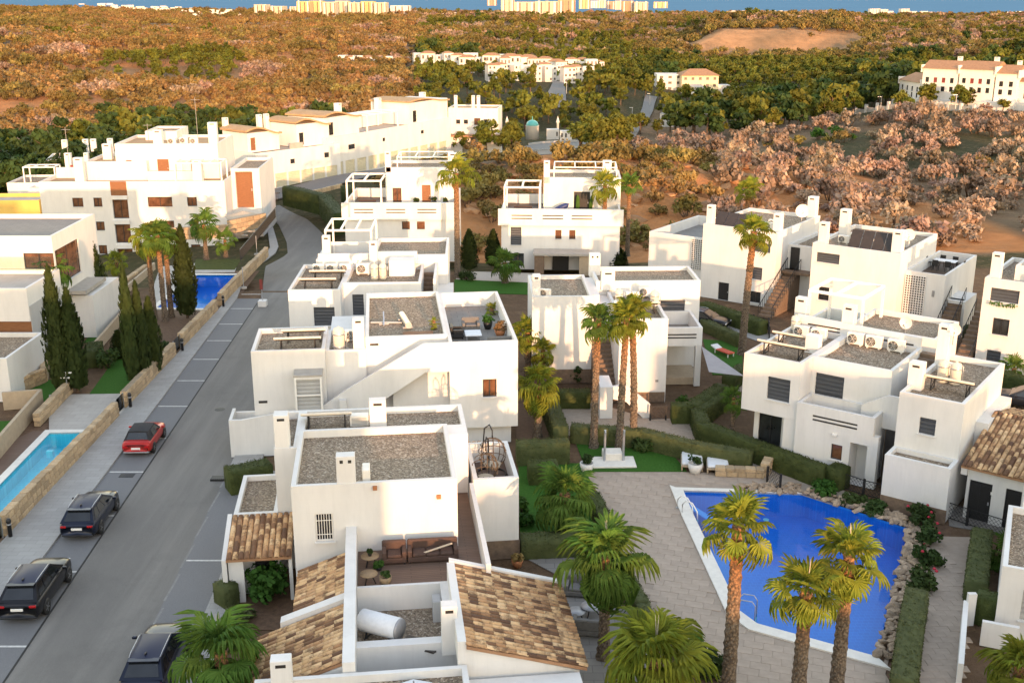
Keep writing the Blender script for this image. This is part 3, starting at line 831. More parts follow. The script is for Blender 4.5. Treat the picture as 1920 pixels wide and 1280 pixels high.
# ------------------------------------------------------------------ house kit
EXCL = []
class House:
    """a building in its own frame: x along the front, y into the depth, z up"""
    def __init__(s, name, label, a, b, zref, zb=0.0, cat='house', group=None, az=None):
        A, B = G(*a, zref), G(*b, zref)
        s.az = math.atan2(B.y-A.y, B.x-A.x) if az is None else R(az)
        s.o = Vector((A.x, A.y, zb)); s.w0 = (B-A).length
        s.root = thing(name, label, cat, s.o, s.az, group)
        s.rot = Matrix.Rotation(s.az, 4, 'Z'); s.inv = s.rot.inverted()
        s.n = 0
    def W(s, x, y, z): return s.o + (s.rot @ Vector((x, y, z)))
    def f(s, px, py, y=0.0):
        o = s.inv @ (CAM - s.o); d = s.inv @ ray(px, py)
        t = (y-o.y)/d.y; p = o+d*t
        return p.x, p.z
    def side(s, px, py, x):
        o = s.inv @ (CAM - s.o); d = s.inv @ ray(px, py)
        t = (x-o.x)/d.x; p = o+d*t
        return p.y, p.z
    def t(s, px, py, z):
        o = s.inv @ (CAM - s.o); d = s.inv @ ray(px, py)
        t = (z-o.z)/d.z; p = o+d*t
        return p.x, p.y
    def block(s, x0, x1, y0, y1, z0, z1, par=.35, op=(), mat='stucco', roof='gravel', pw=.2, floor=False):
        """walls with recessed openings, parapet and a roof surface.
        op: (face, u0, u1, v0, v1, kind[, depth]) face F front, R right, L left; u along the face from its left end, v height"""
        EXCL.append([s.W(*q, 0)[:2] for q in ((x0-2,y0-2),(x1+2,y0-2),(x1+2,y1+2),(x0-2,y1+2))])
        mb = MB()
        faces = {'F': (Vector((x0,y0,0)), Vector((1,0,0)), Vector((0,1,0)), x1-x0), 'R': (Vector((x1,y0,0)), Vector((0,1,0)), Vector((-1,0,0)), y1-y0),
                 'B': (Vector((x1,y1,0)), Vector((-1,0,0)), Vector((0,-1,0)), x1-x0), 'L': (Vector((x0,y1,0)), Vector((0,-1,0)), Vector((1,0,0)), y1-y0)}
        Z = Vector((0,0,1))
        todo = []
        for k, (o, u, n, L) in faces.items():
            ops = [(max(.02, min(L-.04, q[1])), max(.04, min(L-.02, q[2])), max(z0+.004, q[3]), min(z1-.05, q[4]), q[5], (q[6] if len(q) > 6 else .14)) for q in op if q[0] == k]
            us = sorted({0, L, *[q[0] for q in ops], *[q[1] for q in ops]}); vz = sorted({z0, z1, *[q[2] for q in ops], *[q[3] for q in ops]})
            for i in range(len(us)-1):
                for j in range(len(vz)-1):
                    cu, cv = (us[i]+us[i+1])/2, (vz[j]+vz[j+1])/2
                    if any(q[0] < cu < q[1] and q[2] < cv < q[3] for q in ops): continue
                    mb.add([o+u*us[i]+Z*vz[j], o+u*us[i+1]+Z*vz[j], o+u*us[i+1]+Z*vz[j+1], o+u*us[i]+Z*vz[j+1]], [(0,1,2,3)])
            for u0, u1, v0, v1, kind, dp in ops:
                c = [o+u*u0+Z*v0, o+u*u1+Z*v0, o+u*u1+Z*v1, o+u*u0+Z*v1]
                mb.add(c+[p+n*dp for p in c], [(0,4,5,1),(1,5,6,2),(2,6,7,3),(3,7,4,0)])
                todo.append((o+u*((u0+u1)/2)+Z*v0+n*dp, math.atan2(u.y, u.x), u1-u0, v1-v0, kind))
        if par > 0:
            zi = z1-par
            mb.add([(x0,y0,z1),(x1,y0,z1),(x1,y1,z1),(x0,y1,z1),(x0+pw,y0+pw,z1),(x1-pw,y0+pw,z1),(x1-pw,y1-pw,z1),(x0+pw,y1-pw,z1),
                    (x0+pw,y0+pw,zi-.05),(x1-pw,y0+pw,zi-.05),(x1-pw,y1-pw,zi-.05),(x0+pw,y1-pw,zi-.05)],
                   [(0,1,5,4),(1,2,6,5),(2,3,7,6),(3,0,4,7),(4,5,9,8),(5,6,10,9),(6,7,11,10),(7,4,8,11)])
            w = mb.build('wall', mat, s.root)
            MB().box(x0+pw-.01, x1-pw+.01, y0+pw-.01, y1-pw+.01, zi-.12, zi).build('terrace_floor' if floor else 'roof', roof, s.root)
        else:
            mb.add([(x0,y0,z1),(x1,y0,z1),(x1,y1,z1),(x0,y1,z1)], [(0,1,2,3)])
            w = mb.build('wall', mat, s.root)
        for p, a, wd, ht, kind in todo: s.opening(p, a, wd, ht, kind)
        return w
    def opening(s, p, a, w, h, kind):
        if kind in ('glass', 'glass2', 'warm', 'blue', 'door_glass', 'barred'):
            gm = {'warm': 'glass_warm', 'blue': 'glass_blue'}.get(kind, 'glass_dark')
            fr = 'white_metal' if kind in ('glass', 'blue', 'barred') else 'black_metal'
            t = min(.07, w*.08)
            mb = MB(); mb.box(-w/2, w/2, -.05, 0, 0, t).box(-w/2, w/2, -.05, 0, h-t, h).box(-w/2, -w/2+t, -.05, 0, t, h-t).box(w/2-t, w/2, -.05, 0, t, h-t)
            if w > .8: mb.box(-t/2, t/2, -.045, 0, t, h-t)
            o = mb.build('window', fr, s.root, p, (0, 0, a))
            cols = 2 if w > .8 else 1
            for k in range(cols):
                a0, a1 = -w/2+w*k/cols+t*.6, -w/2+w*(k+1)/cols-t*.6
                MB().box(a0, a1, -.02, -.008, t*.8, h-t*.8).build('pane', gm, o)
            MB().box(-w/2-.06, w/2+.06, -.24, -.03, -.05, -.004).build('sill', 'stucco', o)
            if kind == 'barred':
                b = MB()
                for k in range(7): b.box(-w/2+(k+.5)*w/7-.012, -w/2+(k+.5)*w/7+.012, -.12, -.10, .02, h-.02)
                for z in (.25*h, .75*h): b.box(-w/2, w/2, -.115, -.105, z-.015, z+.015)
                b.build('window_bars', 'white_metal', o)
        elif kind in ('shutter', 'shutter_light', 'shutter_red', 'garage_door'):
            mb = MB()
            n = max(4, int(h/.22))
            for k in range(n):
                z = h*k/n; mb.add([(-w/2,-.01,z),(w/2,-.01,z),(w/2,-.035,z+h/n*.5),(-w/2,-.035,z+h/n*.5),(w/2,-.01,z+h/n),(-w/2,-.01,z+h/n)], [(0,1,2,3),(3,2,4,5)])
            mb.box(-w/2, w/2, 0, .02, 0, h)
            o = mb.build('roller_shutter' if kind != 'garage_door' else 'garage_door', kind, s.root, p, (0, 0, a))
            if kind != 'garage_door': MB().box(-w/2-.06, w/2+.06, -.24, -.05, -.05, -.004).build('sill', 'stucco', o)
        elif kind in ('wood', 'black', 'door', 'white'):
            m = {'wood': 'wood', 'black': 'black_metal', 'door': 'wood_dark', 'white': 'white_metal'}[kind]
            mb = MB(); mb.box(-w/2, w/2, -.04, .0, 0, h)
            for q in ((-.38, -.04), (.04, .38)): mb.box(q[0]*w, q[1]*w, -.055, -.035, .12*h, .9*h)
            o = mb.build('door', m, s.root, p, (0, 0, a))
            MB().box(w*.36, w*.42, -.1, -.05, h*.45, h*.52).build('handle', 'zinc', o)
        elif kind == 'void':
            MB().box(-w/2-.02, w/2+.02, .0, .02, -.02, h+.02).build('recess_back', 'dark_void', s.root, p, (0, 0, a))
        elif kind == 'recess':
            MB().box(-w/2-.02, w/2+.02, .0, .02, -.02, h+.02).build('recess_wall', 'stucco', s.root, p, (0, 0, a))
    def box(s, name, x0, x1, y0, y1, z0, z1, mat='stucco', b=.0):
        mb = MB(); (mb.bbox(x0, x1, y0, y1, z0, z1, b) if b else mb.box(x0, x1, y0, y1, z0, z1)); return mb.build(name, mat, s.root)
    def poly(s, name, pts, y0, y1, mat='stucco'):
        return MB().prism_y(pts, y0, y1).build(name, mat, s.root)
    def chimney(s, x, y, w, d, z0, z1, slots=1):
        o = MB().bbox(x-w/2, x+w/2, y-d/2, y+d/2, z0, z1, .02).build('chimney', 'stucco', s.root)
        v = MB(); h = z1-z0
        if slots == 1: v.box(x-w*.25, x+w*.25, y-d/2-.006, y-d/2+.05, z1-.26, z1-.14)
        else:
            for q in (-.22, .22): MB().box(x+q*w-.07, x+q*w+.07, y-d/2-.006, y-d/2+.05, z1-.30, z1-.16).build('vent', 'dark_vent', o)
        if slots == 1: v.build('vent', 'dark_vent', o)
        return o
    def lattice(s, x0, x1, z0, z1, y, nx, nz):
        """pierced screen of small square holes set in the front wall"""
        mb = MB(); dx, dz = (x1-x0)/nx, (z1-z0)/nz; m = .3
        for i in range(nx+1): mb.box(x0+i*dx-dx*m/2, x0+i*dx+dx*m/2, y-.10, y, z0, z1)
        for j in range(nz+1): mb.box(x0-dx*m/2, x1+dx*m/2, y-.096, y-.004, z0+j*dz-dz*m/2, z0+j*dz+dz*m/2)
        o = mb.build('lattice_screen', 'stucco', s.root)
        MB().box(x0, x1, y-.03, y-.004, z0, z1).build('recess_back', 'dark_void', o)
    def slots(s, x0, x1, z0, y, n=2, h=.09, gap=.22, t=.02):
        for k in range(n):
            MB().box(x0, x1, y-t, y+.05, z0+k*gap, z0+k*gap+h).build('slot', 'dark_void', s.root)
    def pergola(s, x0, x1, y0, y1, z0, z1, w=.12, beams=3, mat='white_metal'):
        mb = MB()
        for x in (x0, x1):
            for y in (y0, y1): mb.box(x-w/2, x+w/2, y-w/2, y+w/2, z0, z1-w)
        for y in (y0, y1): mb.box(x0-w/2, x1+w/2, y-w/2-.002, y+w/2+.002, z1-w, z1)
        for k in range(beams):
            x = lerp(x0, x1, k/(beams-1)); mb.box(x-w/2-.003, x+w/2+.003, y0, y1, z1-w+.003, z1+.003)
        return mb.build('pergola', mat, s.root)

# small roof and terrace things (each a thing of its own)
def ac_mesh():
    mb = MB(); mb.bbox(-.42, .42, -.16, .16, .06, .66, .025); mb.box(-.34, -.26, -.14, .14, 0, .07).box(.26, .34, -.14, .14, 0, .07)
    return mb.mesh('casing', 'white_plastic')
def fan_mesh():
    mb = MB(); n = 20; ring = []
    for r in (.235, .04):
        ring += [(-.12+r*math.cos(2*math.pi*i/n), -.166, .36+r*math.sin(2*math.pi*i/n)) for i in range(n)]
    mb.add(ring, [(i, (i+1) % n, n+(i+1) % n, n+i) for i in range(n)] + [list(range(n, 2*n))])
    return mb.mesh('fan', 'dark_vent')
def grille_mesh():
    mb = MB()
    for r in (.24, .17, .10): mb.tube([(-.12+r*math.cos(2*math.pi*i/16), -.178, .36+r*math.sin(2*math.pi*i/16)) for i in range(16)], .008, 4, closed=True)
    for k in range(6):
        a = k*math.pi/6*2; mb.bar((-.12, -.178, .36), (-.12+.24*math.cos(a), -.178, .36+.24*math.sin(a)), .012)
    return mb.mesh('fan_grille', 'white_plastic')
ACM = (ac_mesh(), fan_mesh(), grille_mesh())
def ac_unit(p, rz, label, group=None, sc=1.0):
    t = thing('air_conditioner', label, 'air conditioner', p, rz, group); t.scale = (sc, sc, sc)
    inst('casing', ACM[0], t); f = inst('fan', ACM[1], t); inst('fan_grille', ACM[2], f)
    return t
TKM = (MB().lathe([(.0,.0),(.24,.0),(.27,.04),(.27,1.0),(.22,1.1),(.06,1.14),(.06,1.2),(0,1.2)], 16).mesh('tank_body', 'tank_white'),
       MB().lathe([(.275,.2),(.285,.22),(.285,.26),(.275,.28)], 16).mesh('band', 'zinc'),
       MB().tube([(.27,0,.15),(.42,0,.15),(.42,0,.02)], .02).tube([(.27,0,.95),(.36,0,.95),(.36,0,.02)], .02).mesh('pipe', 'zinc'))
def tank(p, label, group=None, sc=1.0, rz=0):
    t = thing('water_tank', label, 'water tank', p, rz, group); t.scale = (sc, sc, sc)
    inst('tank_body', TKM[0], t); inst('band', TKM[1], t); inst('band', TKM[1], t, (0, 0, .6)); inst('pipe', TKM[2], t)
    return t
SRM = (MB().cyl(0,0,-1.15,1.15,.07,n=10).mesh('header_tube', 'tank_white'),
       MB().box(-1.1,1.1,-.02,.03,.0,.05).mesh('collector_panel', 'collector'))
def solar_rack(p, rz, w, label, group=None):
    """slim rooftop solar heater: header tube over a sloping panel on two braced stands"""
    t = thing('solar_heater', label, 'solar heater', p, rz, group)
    inst('header_tube', SRM[0], t, (0, -.1, .78), (0, math.pi/2, 0), (1, 1, w/2.3))
    mb = MB(); xf = Matrix.Translation((0, -.06, .72)) @ Matrix.Rotation(R(-22), 4, 'X')
    mb.box(-w/2+.05, w/2-.05, 0, .75, -.03, .02, 0, xf); mb.build('collector_panel', 'collector', t)
    for x in (-w*.36, w*.36):
        mb = MB(); mb.bar((x, -.1, 0), (x, -.1, .74), .05).bar((x, .55, 0), (x, .62, .44), .05).bar((x, -.1, .05), (x, .55, .42), .04).bar((x, -.12, .025), (x, .6, .025), .05)
        mb.build('stand', 'black_metal', t)
    return t
def dish(p, rz, label, r=.38, group=None):
    t = thing('satellite_dish', label, 'satellite dish', p, rz, group)
    mb = MB(); n = 18; vs = [(0, .10, .9)]
    for k, q in enumerate((.5, 1.0)):
        vs += [(r*q*math.cos(2*math.pi*i/n), .10-.12*q*q, .9+r*q*math.sin(2*math.pi*i/n)) for i in range(n)]
    mb.add(vs, [(0, 1+i, 1+(i+1) % n) for i in range(n)] + [(1+i, n+1+i, n+1+(i+1) % n, 1+(i+1) % n) for i in range(n)], 0, True)
    mb.build('reflector', 'white_plastic', t)
    MB().bar((0, .12, 0), (0, .12, .95), .05).build('mast', 'grey_metal', t)
    MB().bar((0, .0, .58), (0, -.42, .82), .025).box(-.04, .04, -.48, -.38, .78, .88).build('receiver_arm', 'grey_metal', t)
    return t
def antenna(p, h, label):
    t = thing('antenna', label, 'antenna', p)
    MB().cyl(0, 0, 0, h, .03, n=6).build('mast', 'grey_metal', t)
    mb = MB(); mb.bar((-.5, 0, h*.95), (.6, 0, h*.95), .03)
    for k in range(8): mb.bar((-.45+k*.14, -.3+k*.02, h*.95), (-.45+k*.14, .3-k*.02, h*.95), .02)
    mb.build('elements', 'grey_metal', t)
    return t
def box_unit(p, rz, w, d, h, label, mat='white_plastic'):
    t = thing('vent_box', label, 'vent', p, rz)
    MB().bbox(-w/2, w/2, -d/2, d/2, 0, h, .03).build('casing', mat, t)
    mb = MB()
    for k in range(6): mb.box(-w*.4, w*.4, -d/2-.02, -d/2+.01, h*(.15+.12*k), h*(.2+.12*k))
    mb.build('louvre', 'grey_metal', t)
    return t
# barrel tiles
def barrel():
    mb = MB(); n = 6; vs = []
    for y, r in ((-.215, .098), (.215, .082)):
        vs += [(r*math.cos(math.pi*i/n), y, r*math.sin(math.pi*i/n)*.85) for i in range(n+1)]
    vs += [(p[0]*.8, -.215, p[2]*.8) for p in vs[:n+1]]
    fs = [(i, i+1, n+2+i, n+1+i) for i in range(n)] + [(i+1, i, 2*(n+1)+i, 2*(n+1)+i+1) for i in range(n)]
    mb.add(vs, fs, 0, True); return mb.mesh('roof_tile', 'roof_tile')
TILE = barrel()
def tiled(parent, o, down, across, nrow, ncol, dr, dc, skip=None):
    """lay barrel tiles on a plane: o upper corner (local), down/across unit vectors"""
    up = across.cross(down).normalized()
    if up.z < 0: up = -up
    ac = across if across.cross(-down).z > 0 else -across
    m = Matrix((ac, -down, up)).transposed()
    eu = m.to_euler(); k = 0; rest = MB()
    for j in range(ncol):
        for i in range(nrow):
            p = o + down*((i+.5)*dr) + across*((j+.5)*dc) + up*(.035 + .0) + down*rnd.uniform(-.015, .015)
            tl = m.to_4x4() @ Matrix.Rotation(R(3.2), 4, 'X') @ Matrix.Rotation(rnd.uniform(-.03, .03), 4, 'Z')
            if k < 295: inst('roof_tile', TILE, parent, p, tl.to_euler(), (dc/.21, dr/.36, 1))
            k += 1
# ------------------------------------------------------------------ villa with the sofa terrace
def raked(h, name, x0, x1, y0, y1, z0, za, zb_, mat='stucco', base=0.0):
    """wall along y whose top slopes from za (at y0) to zb_ (at y1)"""
    mb = MB(); mb.add([(x0,y0,base),(x1,y0,base),(x1,y1,base),(x0,y1,base),(x0,y0,za),(x1,y0,za),(x1,y1,zb_),(x0,y1,zb_)], [(3,2,1,0),(4,5,6,7),(0,1,5,4),(1,2,6,5),(2,3,7,6),(3,0,4,7)])
    return mb.build(name, mat, h.root)
def slope_roof(h, p00, p10, p11, p01, dr, dc, name='tiled_roof', th=.12):
    """p00 upper start, p10 lower start, p11 lower end, p01 upper end; tiles run from upper to lower edge"""
    P_ = [Vector(p) for p in (p00, p10, p11, p01)]
    mb = MB(); mb.add([*P_, *[p-Vector((0,0,th)) for p in P_]], [(0,1,2,3),(7,6,5,4),(0,4,5,1),(1,5,6,2),(2,6,7,3),(3,7,4,0)])
    o = mb.build(name, 'far_roof', h.root)
    d = P_[1]-P_[0]; a = P_[3]-P_[0]
    nr, nc = int(d.length/dr), int(a.length/dc)
    tiled(o, P_[0], d.normalized(), a.normalized(), nr, nc, d.length/nr, a.length/nc)
    return o
C1 = House('villa', 'white two-storey villa with brown sofa terrace and big gravel roof', (545,912), (856,892), 6.2, az=7)
C1.block(0, 6.89, 0, 6.4, 0, 6.2, .35, [('F', .91, 1.66, 3.62, 4.9, 'barred')])
C1.block(-1.06, -.003, 4.6, 9.4, 0, 6.05, .35)
C1.block(0, 7.8, 6.403, 9.4, 0, 6.05, .3)
C1.box('wall', 6.893, 7.797, 5.35, 6.4, 0, 6.05)
C1.chimney(-.68, 4.98, .66, .7, 5.6, 7.6); C1.chimney(3.65, 7.45, .8, .5, 5.6, 7.2); C1.chimney(2.28, .32, .78, .55, 5.7, 7.4, 2)
C1.block(7.95, 10.07, 4.35, 8.9, 0, 4.15, 1.0, roof='deck_boards', floor=True)
C1.box('plinth', 7.95, 10.12, 4.30, 4.348, 0, .95, 'plinth_stone')
C1.box('wall', 2.63, 7.75, -3.35, -.003, 0, 3.05); C1.box('wall', 6.893, 7.75, 0, 5.347, 0, 3.05)
C1.box('terrace_floor', 2.64, 7.74, -3.34, -.005, 3.053, 3.07, 'deck_boards'); C1.box('terrace_floor', 6.896, 7.74, 0, 5.34, 3.053, 3.07, 'deck_boards')
C1.box('parapet', 7.753, 7.945, -3.5, 4.34, 0, 4.0); C1.box('parapet', 2.63, 7.75, -3.5, -3.353, 0, 3.28)
C1.block(-3.05, -1.063, 4.5, 8.95, 0, 2.95, .25)
C1.block(-2.95, -.9, 2.5, 4.497, 0, 2.15, 0, [('F', .95, 1.85, 0, 2.05, 'black')])
raked(C1, 'parapet', -3.3, -3.1, 1.6, 4.49, 0, 2.15, 3.0)
slope_roof(C1, (-3.1, 4.45, 2.85), (-3.1, 1.55, 2.2), (-.3, 1.55, 2.2), (-.3, 4.45, 2.85), .37, .24)
C1.box('post', -.45, -.3, 1.7, 1.85, 0, 2.1)
C1.box('wall', -3.05, -2.4, 1.75, 1.9, 0, 2.1)
slope_roof(C1, (7.85, 8.95, 3.9), (7.85, 10.4, 3.5), (8.9, 10.4, 3.5), (8.9, 8.95, 3.9), .36, .24)
for x, z in ((3.45, 5.9), (6.1, 5.35)):                                # wall lamps
    C1.box('wall_lamp', x-.09, x+.09, -.14, -.003, z, z+.16, 'terracotta')
ac_unit(C1.W(3.1, 1.0, 5.85), C1.az+R(-90), 'slim air conditioner standing end-on beside the twin-slot chimney')
solar_rack(C1.W(1.2, 7.6, 5.75), C1.az, 2.4, 'dark slim solar heater between two chimneys behind the big gravel roof')
box_unit(C1.W(2.75, 7.9, 5.75), C1.az, .9, .5, .55, 'white vent box beside the solar heater behind the big gravel roof')

# villa with the barrel tile roofs in front of it
C0 = House('villa', 'low white villa with barrel-tiled slopes and a sunken roof well', (545,912), (856,892), 6.2, az=7)
raked(C0, 'wall', 2.18, 2.62, -9.0, -.01, 0, 3.5, 4.25)
C0.poly('wall', [(.3, 0), (2.177, 0), (2.177, 3.15), (.3, 2.45)], -4.15, -.6)
slope_roof(C0, (2.17, -.58, 3.3), (.2, -.58, 2.6), (.2, -4.15, 2.6), (2.17, -4.15, 3.3), .35, .23)
C0.poly('coping', [(-.3, 0), (2.177, 0), (2.177, 3.5), (-.3, 2.62)], -4.62, -4.16)
C0.poly('wall', [(-1.0, 0), (2.177, 0), (2.177, 3.1), (-1.0, 2.0)], -8.6, -4.623)
slope_roof(C0, (2.17, -4.65, 3.25), (-1.1, -4.65, 2.05), (-1.1, -8.6, 2.05), (2.17, -8.6, 3.25), .36, .235)
C0.box('wall', 2.623, 6.38, -6.95, -6.5, 0, 2.75)
C0.box('roof', 2.623, 5.9, -6.5, -3.503, 1.9, 2.2, 'gravel')
C0.box('wall', 5.9, 6.38, -6.497, -3.503, 0, 3.3)
C0.box('pier', 5.55, 5.88, -4.6, -4.0, 2.0, 3.1, 'stucco_grey', .02)
C0.chimney(6.02, -7.2, .58, .5, 2.5, 4.5)
C0.poly('wall', [(6.38, 0), (10.55, 0), (10.55, 2.5), (6.38, 3.75)], -8.95, -3.2)
C0.poly('coping', [(6.3, 3.2), (10.75, 2.2), (10.75, 2.85), (6.3, 4.1)], -3.2, -2.95)
C0.box('coping', 6.2, 6.5, -9.0, -3.21, 3.0, 4.02)
slope_roof(C0, (6.5, -9.1, 3.88), (10.8, -9.1, 2.68), (10.8, -3.2, 2.68), (6.5, -3.2, 3.88), .365, .245)
C0.block(-.8, 6.5, -14, -9.103, 0, 3.15, .3)
C0.box('wall', 6.503, 10.5, -14, -9.2, 0, 2.6)
C0.chimney(.15, -9.35, .7, .5, 2.9, 4.1)
t = thing('water_heater', 'fat white cylindrical water heater lying in the sunken roof well', 'water heater', C0.W(3.5, -5.5, 2.2), C0.az+R(-32))
mb = MB(); mb.lathe([(0,-.85),(.36,-.85),(.42,-.8),(.42,.8),(.36,.85),(0,.85)], 20)
mb.build('tank_body', 'fabric_white', t, (0, 0, .62), (0, math.pi/2, 0))
MB().lathe([(0,.80),(.40,.80),(.42,.84),(.40,.9),(0,.92)], 20).build('end_cap', 'grey_metal', t, (0, 0, .62), (0, math.pi/2, 0))
for x in (-.5, .5): MB().bar((x, -.3, 0), (x, -.12, .35), .05).bar((x, .3, 0), (x, .12, .35), .05).box(x-.03, x+.03, -.35, .35, 0, .04).build('stand', 'black_metal', t)
xf = Matrix.Translation((1.0, .1, .1)) @ Matrix.Rotation(R(-14), 4, 'X')
MB().box(-.1, 1.5, -.5, .5, 0, .07, 0, xf).build('collector_panel', 'collector', t)
t = thing('parasol', 'folded white parasol lying on the gravel roof at the estate edge', 'parasol', C0.W(4.6, -10.3, 2.9), C0.az)
MB().lathe([(0,0),(.9,.02),(.75,.12),(0,.42)], 8, smooth=False).build('canopy', 'fabric_white', t)
MB().cyl(0, 0, 0, .55, .03, n=8).build('pole', 'grey_metal', t)

# ------------------------------------------------------------------ villa with the long outside stair
C2 = House('villa', 'white villa with a long diagonal outside stair and palm shadow', (470,659), (609,653), 6.2, az=6.7)
C2.block(0, 4.18, 0, 4.75, 0, 6.2, .3)
C2.block(4.183, 6.5, .45, 4.75, 0, 5.95, .3)
C2.block(6.503, 11.3, .75, 11.0, 0, 6.6, .3, [('F', .25, .75, 6.05, 6.2, 'void')])
C2.block(11.303, 15.3, -.6, 10.9, 1.2, 6.5, .95, [('F', 1.93, 2.74, 3.1, 4.2, 'warm')], roof='grey_paving', floor=True)
C2.box('wall', 11.35, 14.95, -.1, 10.5, 0, 1.197); C2.box('wall', 4.2, 11.3, 4.76, 10.5, 0, 5.2)
C2.block(2.44, 3.99, -1.2, -.003, 2.6, 4.95, 0, [('F', .09, 1.46, 2.95, 4.8, 'shutter_light')])
C2.box('coping', 2.40, 4.03, -1.24, -.005, 4.953, 5.06, 'concrete')
for x in (2.5, 3.93): C2.box('window_frame', x-.05, x+.05, -1.26, -1.203, 2.9, 4.85, 'white_metal')
C2.box('window_frame', 2.56, 3.87, -1.26, -1.203, 3.82, 3.9, 'white_metal')
C2.poly('stair_parapet', [(-1.45, 0), (1.5, 0), (7.05, 2.9), (9.9, 4.75), (11.3, 4.75), (11.3, 6.5), (9.83, 6.5), (5.35, 3.9), (4.0, 2.98), (-.8, 2.27), (-1.45, 2.3)], -.6, -.42)
C2.box('wall', -1.45, -1.27, -.417, 1.4, 0, 2.3); C2.box('wall', -1.27, -.003, 1.2, 1.4, 0, 2.1)
for k in range(22):
    x = -.2+k*.47; C2.box('stair_step', x, x+.52, -.417, .74 if x > 6.45 else (.44 if x > 4.2 else -.003), .2+k*.245-.25, .2+k*.245, 'plinth_stone')
C2.box('wall', 4.9, 5.3, -.9, -.603, 0, 3.35)
C2.box('recess_wall', 8.0, 11.3, .2, .5, 2.2, 4.74)
C2.chimney(6.12, .95, .66, .5, 5.4, 7.75)
C2.box('slot', .25, .75, -.012, .02, 3.05, 3.2, 'dark_void'); C2.box('wall_lamp', .1, .6, -.1, -.003, 2.1, 2.25, 'dark_void')
solar_rack(C2.W(2.6, .9, 5.9), C2.az, 2.7, 'front of two slim solar heaters above the diagonal stair', 'solar heaters above the diagonal stair')
solar_rack(C2.W(2.85, 2.5, 5.9), C2.az, 2.6, 'rear of two slim solar heaters above the diagonal stair', 'solar heaters above the diagonal stair')
tank(C2.W(4.95, 1.3, 5.65), 'stout cream water tank beside the tall chimney above the diagonal stair', sc=1.25)
ac_unit(C2.W(5.7, 3.2, 5.65), C2.az, 'air conditioner behind the stout cream water tank', sc=1.1)
t = thing('metal_duct', 'shiny metal duct section lying on the broad gravel roof', 'duct', C2.W(8.9, 4.2, 6.3), C2.az+R(8))
mb = MB(); mb.cyl(0, 0, -1.3, 1.3, .2, n=14); mb.build('pipe', 'zinc', t, (0, 0, .3), (math.pi/2, 0, 0))
MB().box(-.3, .3, -1.0, -.8, 0, .12).box(-.3, .3, .8, 1.0, 0, .12).build('cradle', 'grey_metal', t)
t = thing('timber_pallet', 'small brick-coloured pallet lying by the parapet of the broad roof', 'pallet', C2.W(9.6, 1.9, 6.3), C2.az)
for k in range(5): MB().box(-.9, .9, -.3+k*.14, -.2+k*.14, .08, .12).build('plank', 'wood', t)
MB().box(-.85, -.75, -.3, .36, 0, .08).box(-.05, .05, -.3, .36, 0, .08).box(.75, .85, -.3, .36, 0, .08).build('bearer', 'wood_dark', t)
t = thing('aerial_mast', 'fallen T-shaped aerial mast on the broad gravel roof', 'aerial', C2.W(7.6, 4.5, 6.31), C2.az)
MB().bar((-.8, 0, .1), (1.1, -.1, .06), .08).bar((0, -.7, .08), (.0, .9, .5), .08).bar((-.3, -.25, .04), (.3, -.25, .04), .06).build('mast', 'zinc', t)

# ------------------------------------------------------------------ villa with the row of roof machines
C3 = House('villa', 'white villa whose roof carries a row of machines and a white pergola', (540,543), (637,544), 6.2, az=2)
C3.block(0, 3.6, -.1, 7.7, 0, 6.2, .3, [('F', 1.7, 3.15, 3.6, 4.95, 'shutter')])
C3.block(3.603, 9.1, 1.8, 7.597, 0, 6.2, .4, [('F', .6, 1.4, 3.8, 5.35, 'shutter')])
C3.block(5.2, 10.9, 7.6, 13.9, 0, 6.9, .3)
C3.box('parapet', 1.1, 5.197, 7.703, 7.9, 3, 7.0); C3.box('parapet', 5.2, 8.6, 7.2, 7.59, 6.3, 7.2)
C3.block(.9, 5.19, 7.91, 14.5, 0, 6.5, .9, roof='grey_paving', floor=True)
C3.pergola(1.5, 5.0, 9.5, 14.2, 5.6, 8.5, .14, 4)
C3.box('wall', 9.95, 11.3, 3.4, 8.0, 0, 4.6); C3.box('parapet', 9.95, 10.15, 2.2, 7.59, 0, 6.3)
for k in range(12): C3.box('stair_step', 9.11, 9.94, 2.0+k*.42, 2.5+k*.42, 0, 2.9+k*.25, 'plinth_stone')
C3.chimney(5.35, 7.0, .6, .5, 5.8, 8.1); C3.chimney(1.7, 8.3, .6, .5, 6, 8.3)
C3.box('vent_housing', 6.6, 8.5, 5.2, 6.6, 5.7, 7.0, b=.03)
for k, x in enumerate((1.3, 2.3, 3.3, 4.7)):
    ac_unit(C3.W(x, 6.2 - (.6 if k == 3 else 0), 5.9), C3.az, ['street-end air conditioner of the row below the white pergola', 'second air conditioner from the street in the row below the pergola', 'third air conditioner from the street, beside the largest machine below the pergola', 'largest air conditioner of the row below the pergola, beside the vent housing'][k], 'air conditioners below the white pergola', 1.25 if k == 3 else 1.0)
tank(C3.W(5.6, 4.4, 5.8), 'white tank of the pair farther from the large vent housing', 'twin tanks beside the vent housing'); tank(C3.W(6.2, 4.5, 5.8), 'white tank touching the large vent housing', 'twin tanks beside the vent housing')
solar_rack(C3.W(1.9, 1.2, 5.9), C3.az, 2.6, 'front of two solar heaters on the roof beside the street bend', 'solar heaters beside the street bend'); solar_rack(C3.W(2.3, 3.6, 5.9), C3.az, 2.6, 'rear of two solar heaters on the roof beside the street bend', 'solar heaters beside the street bend')
dish(C3.W(4.2, 5.9, 6.1), C3.az+R(20), 'small satellite dish beside the pergola villa chimney')

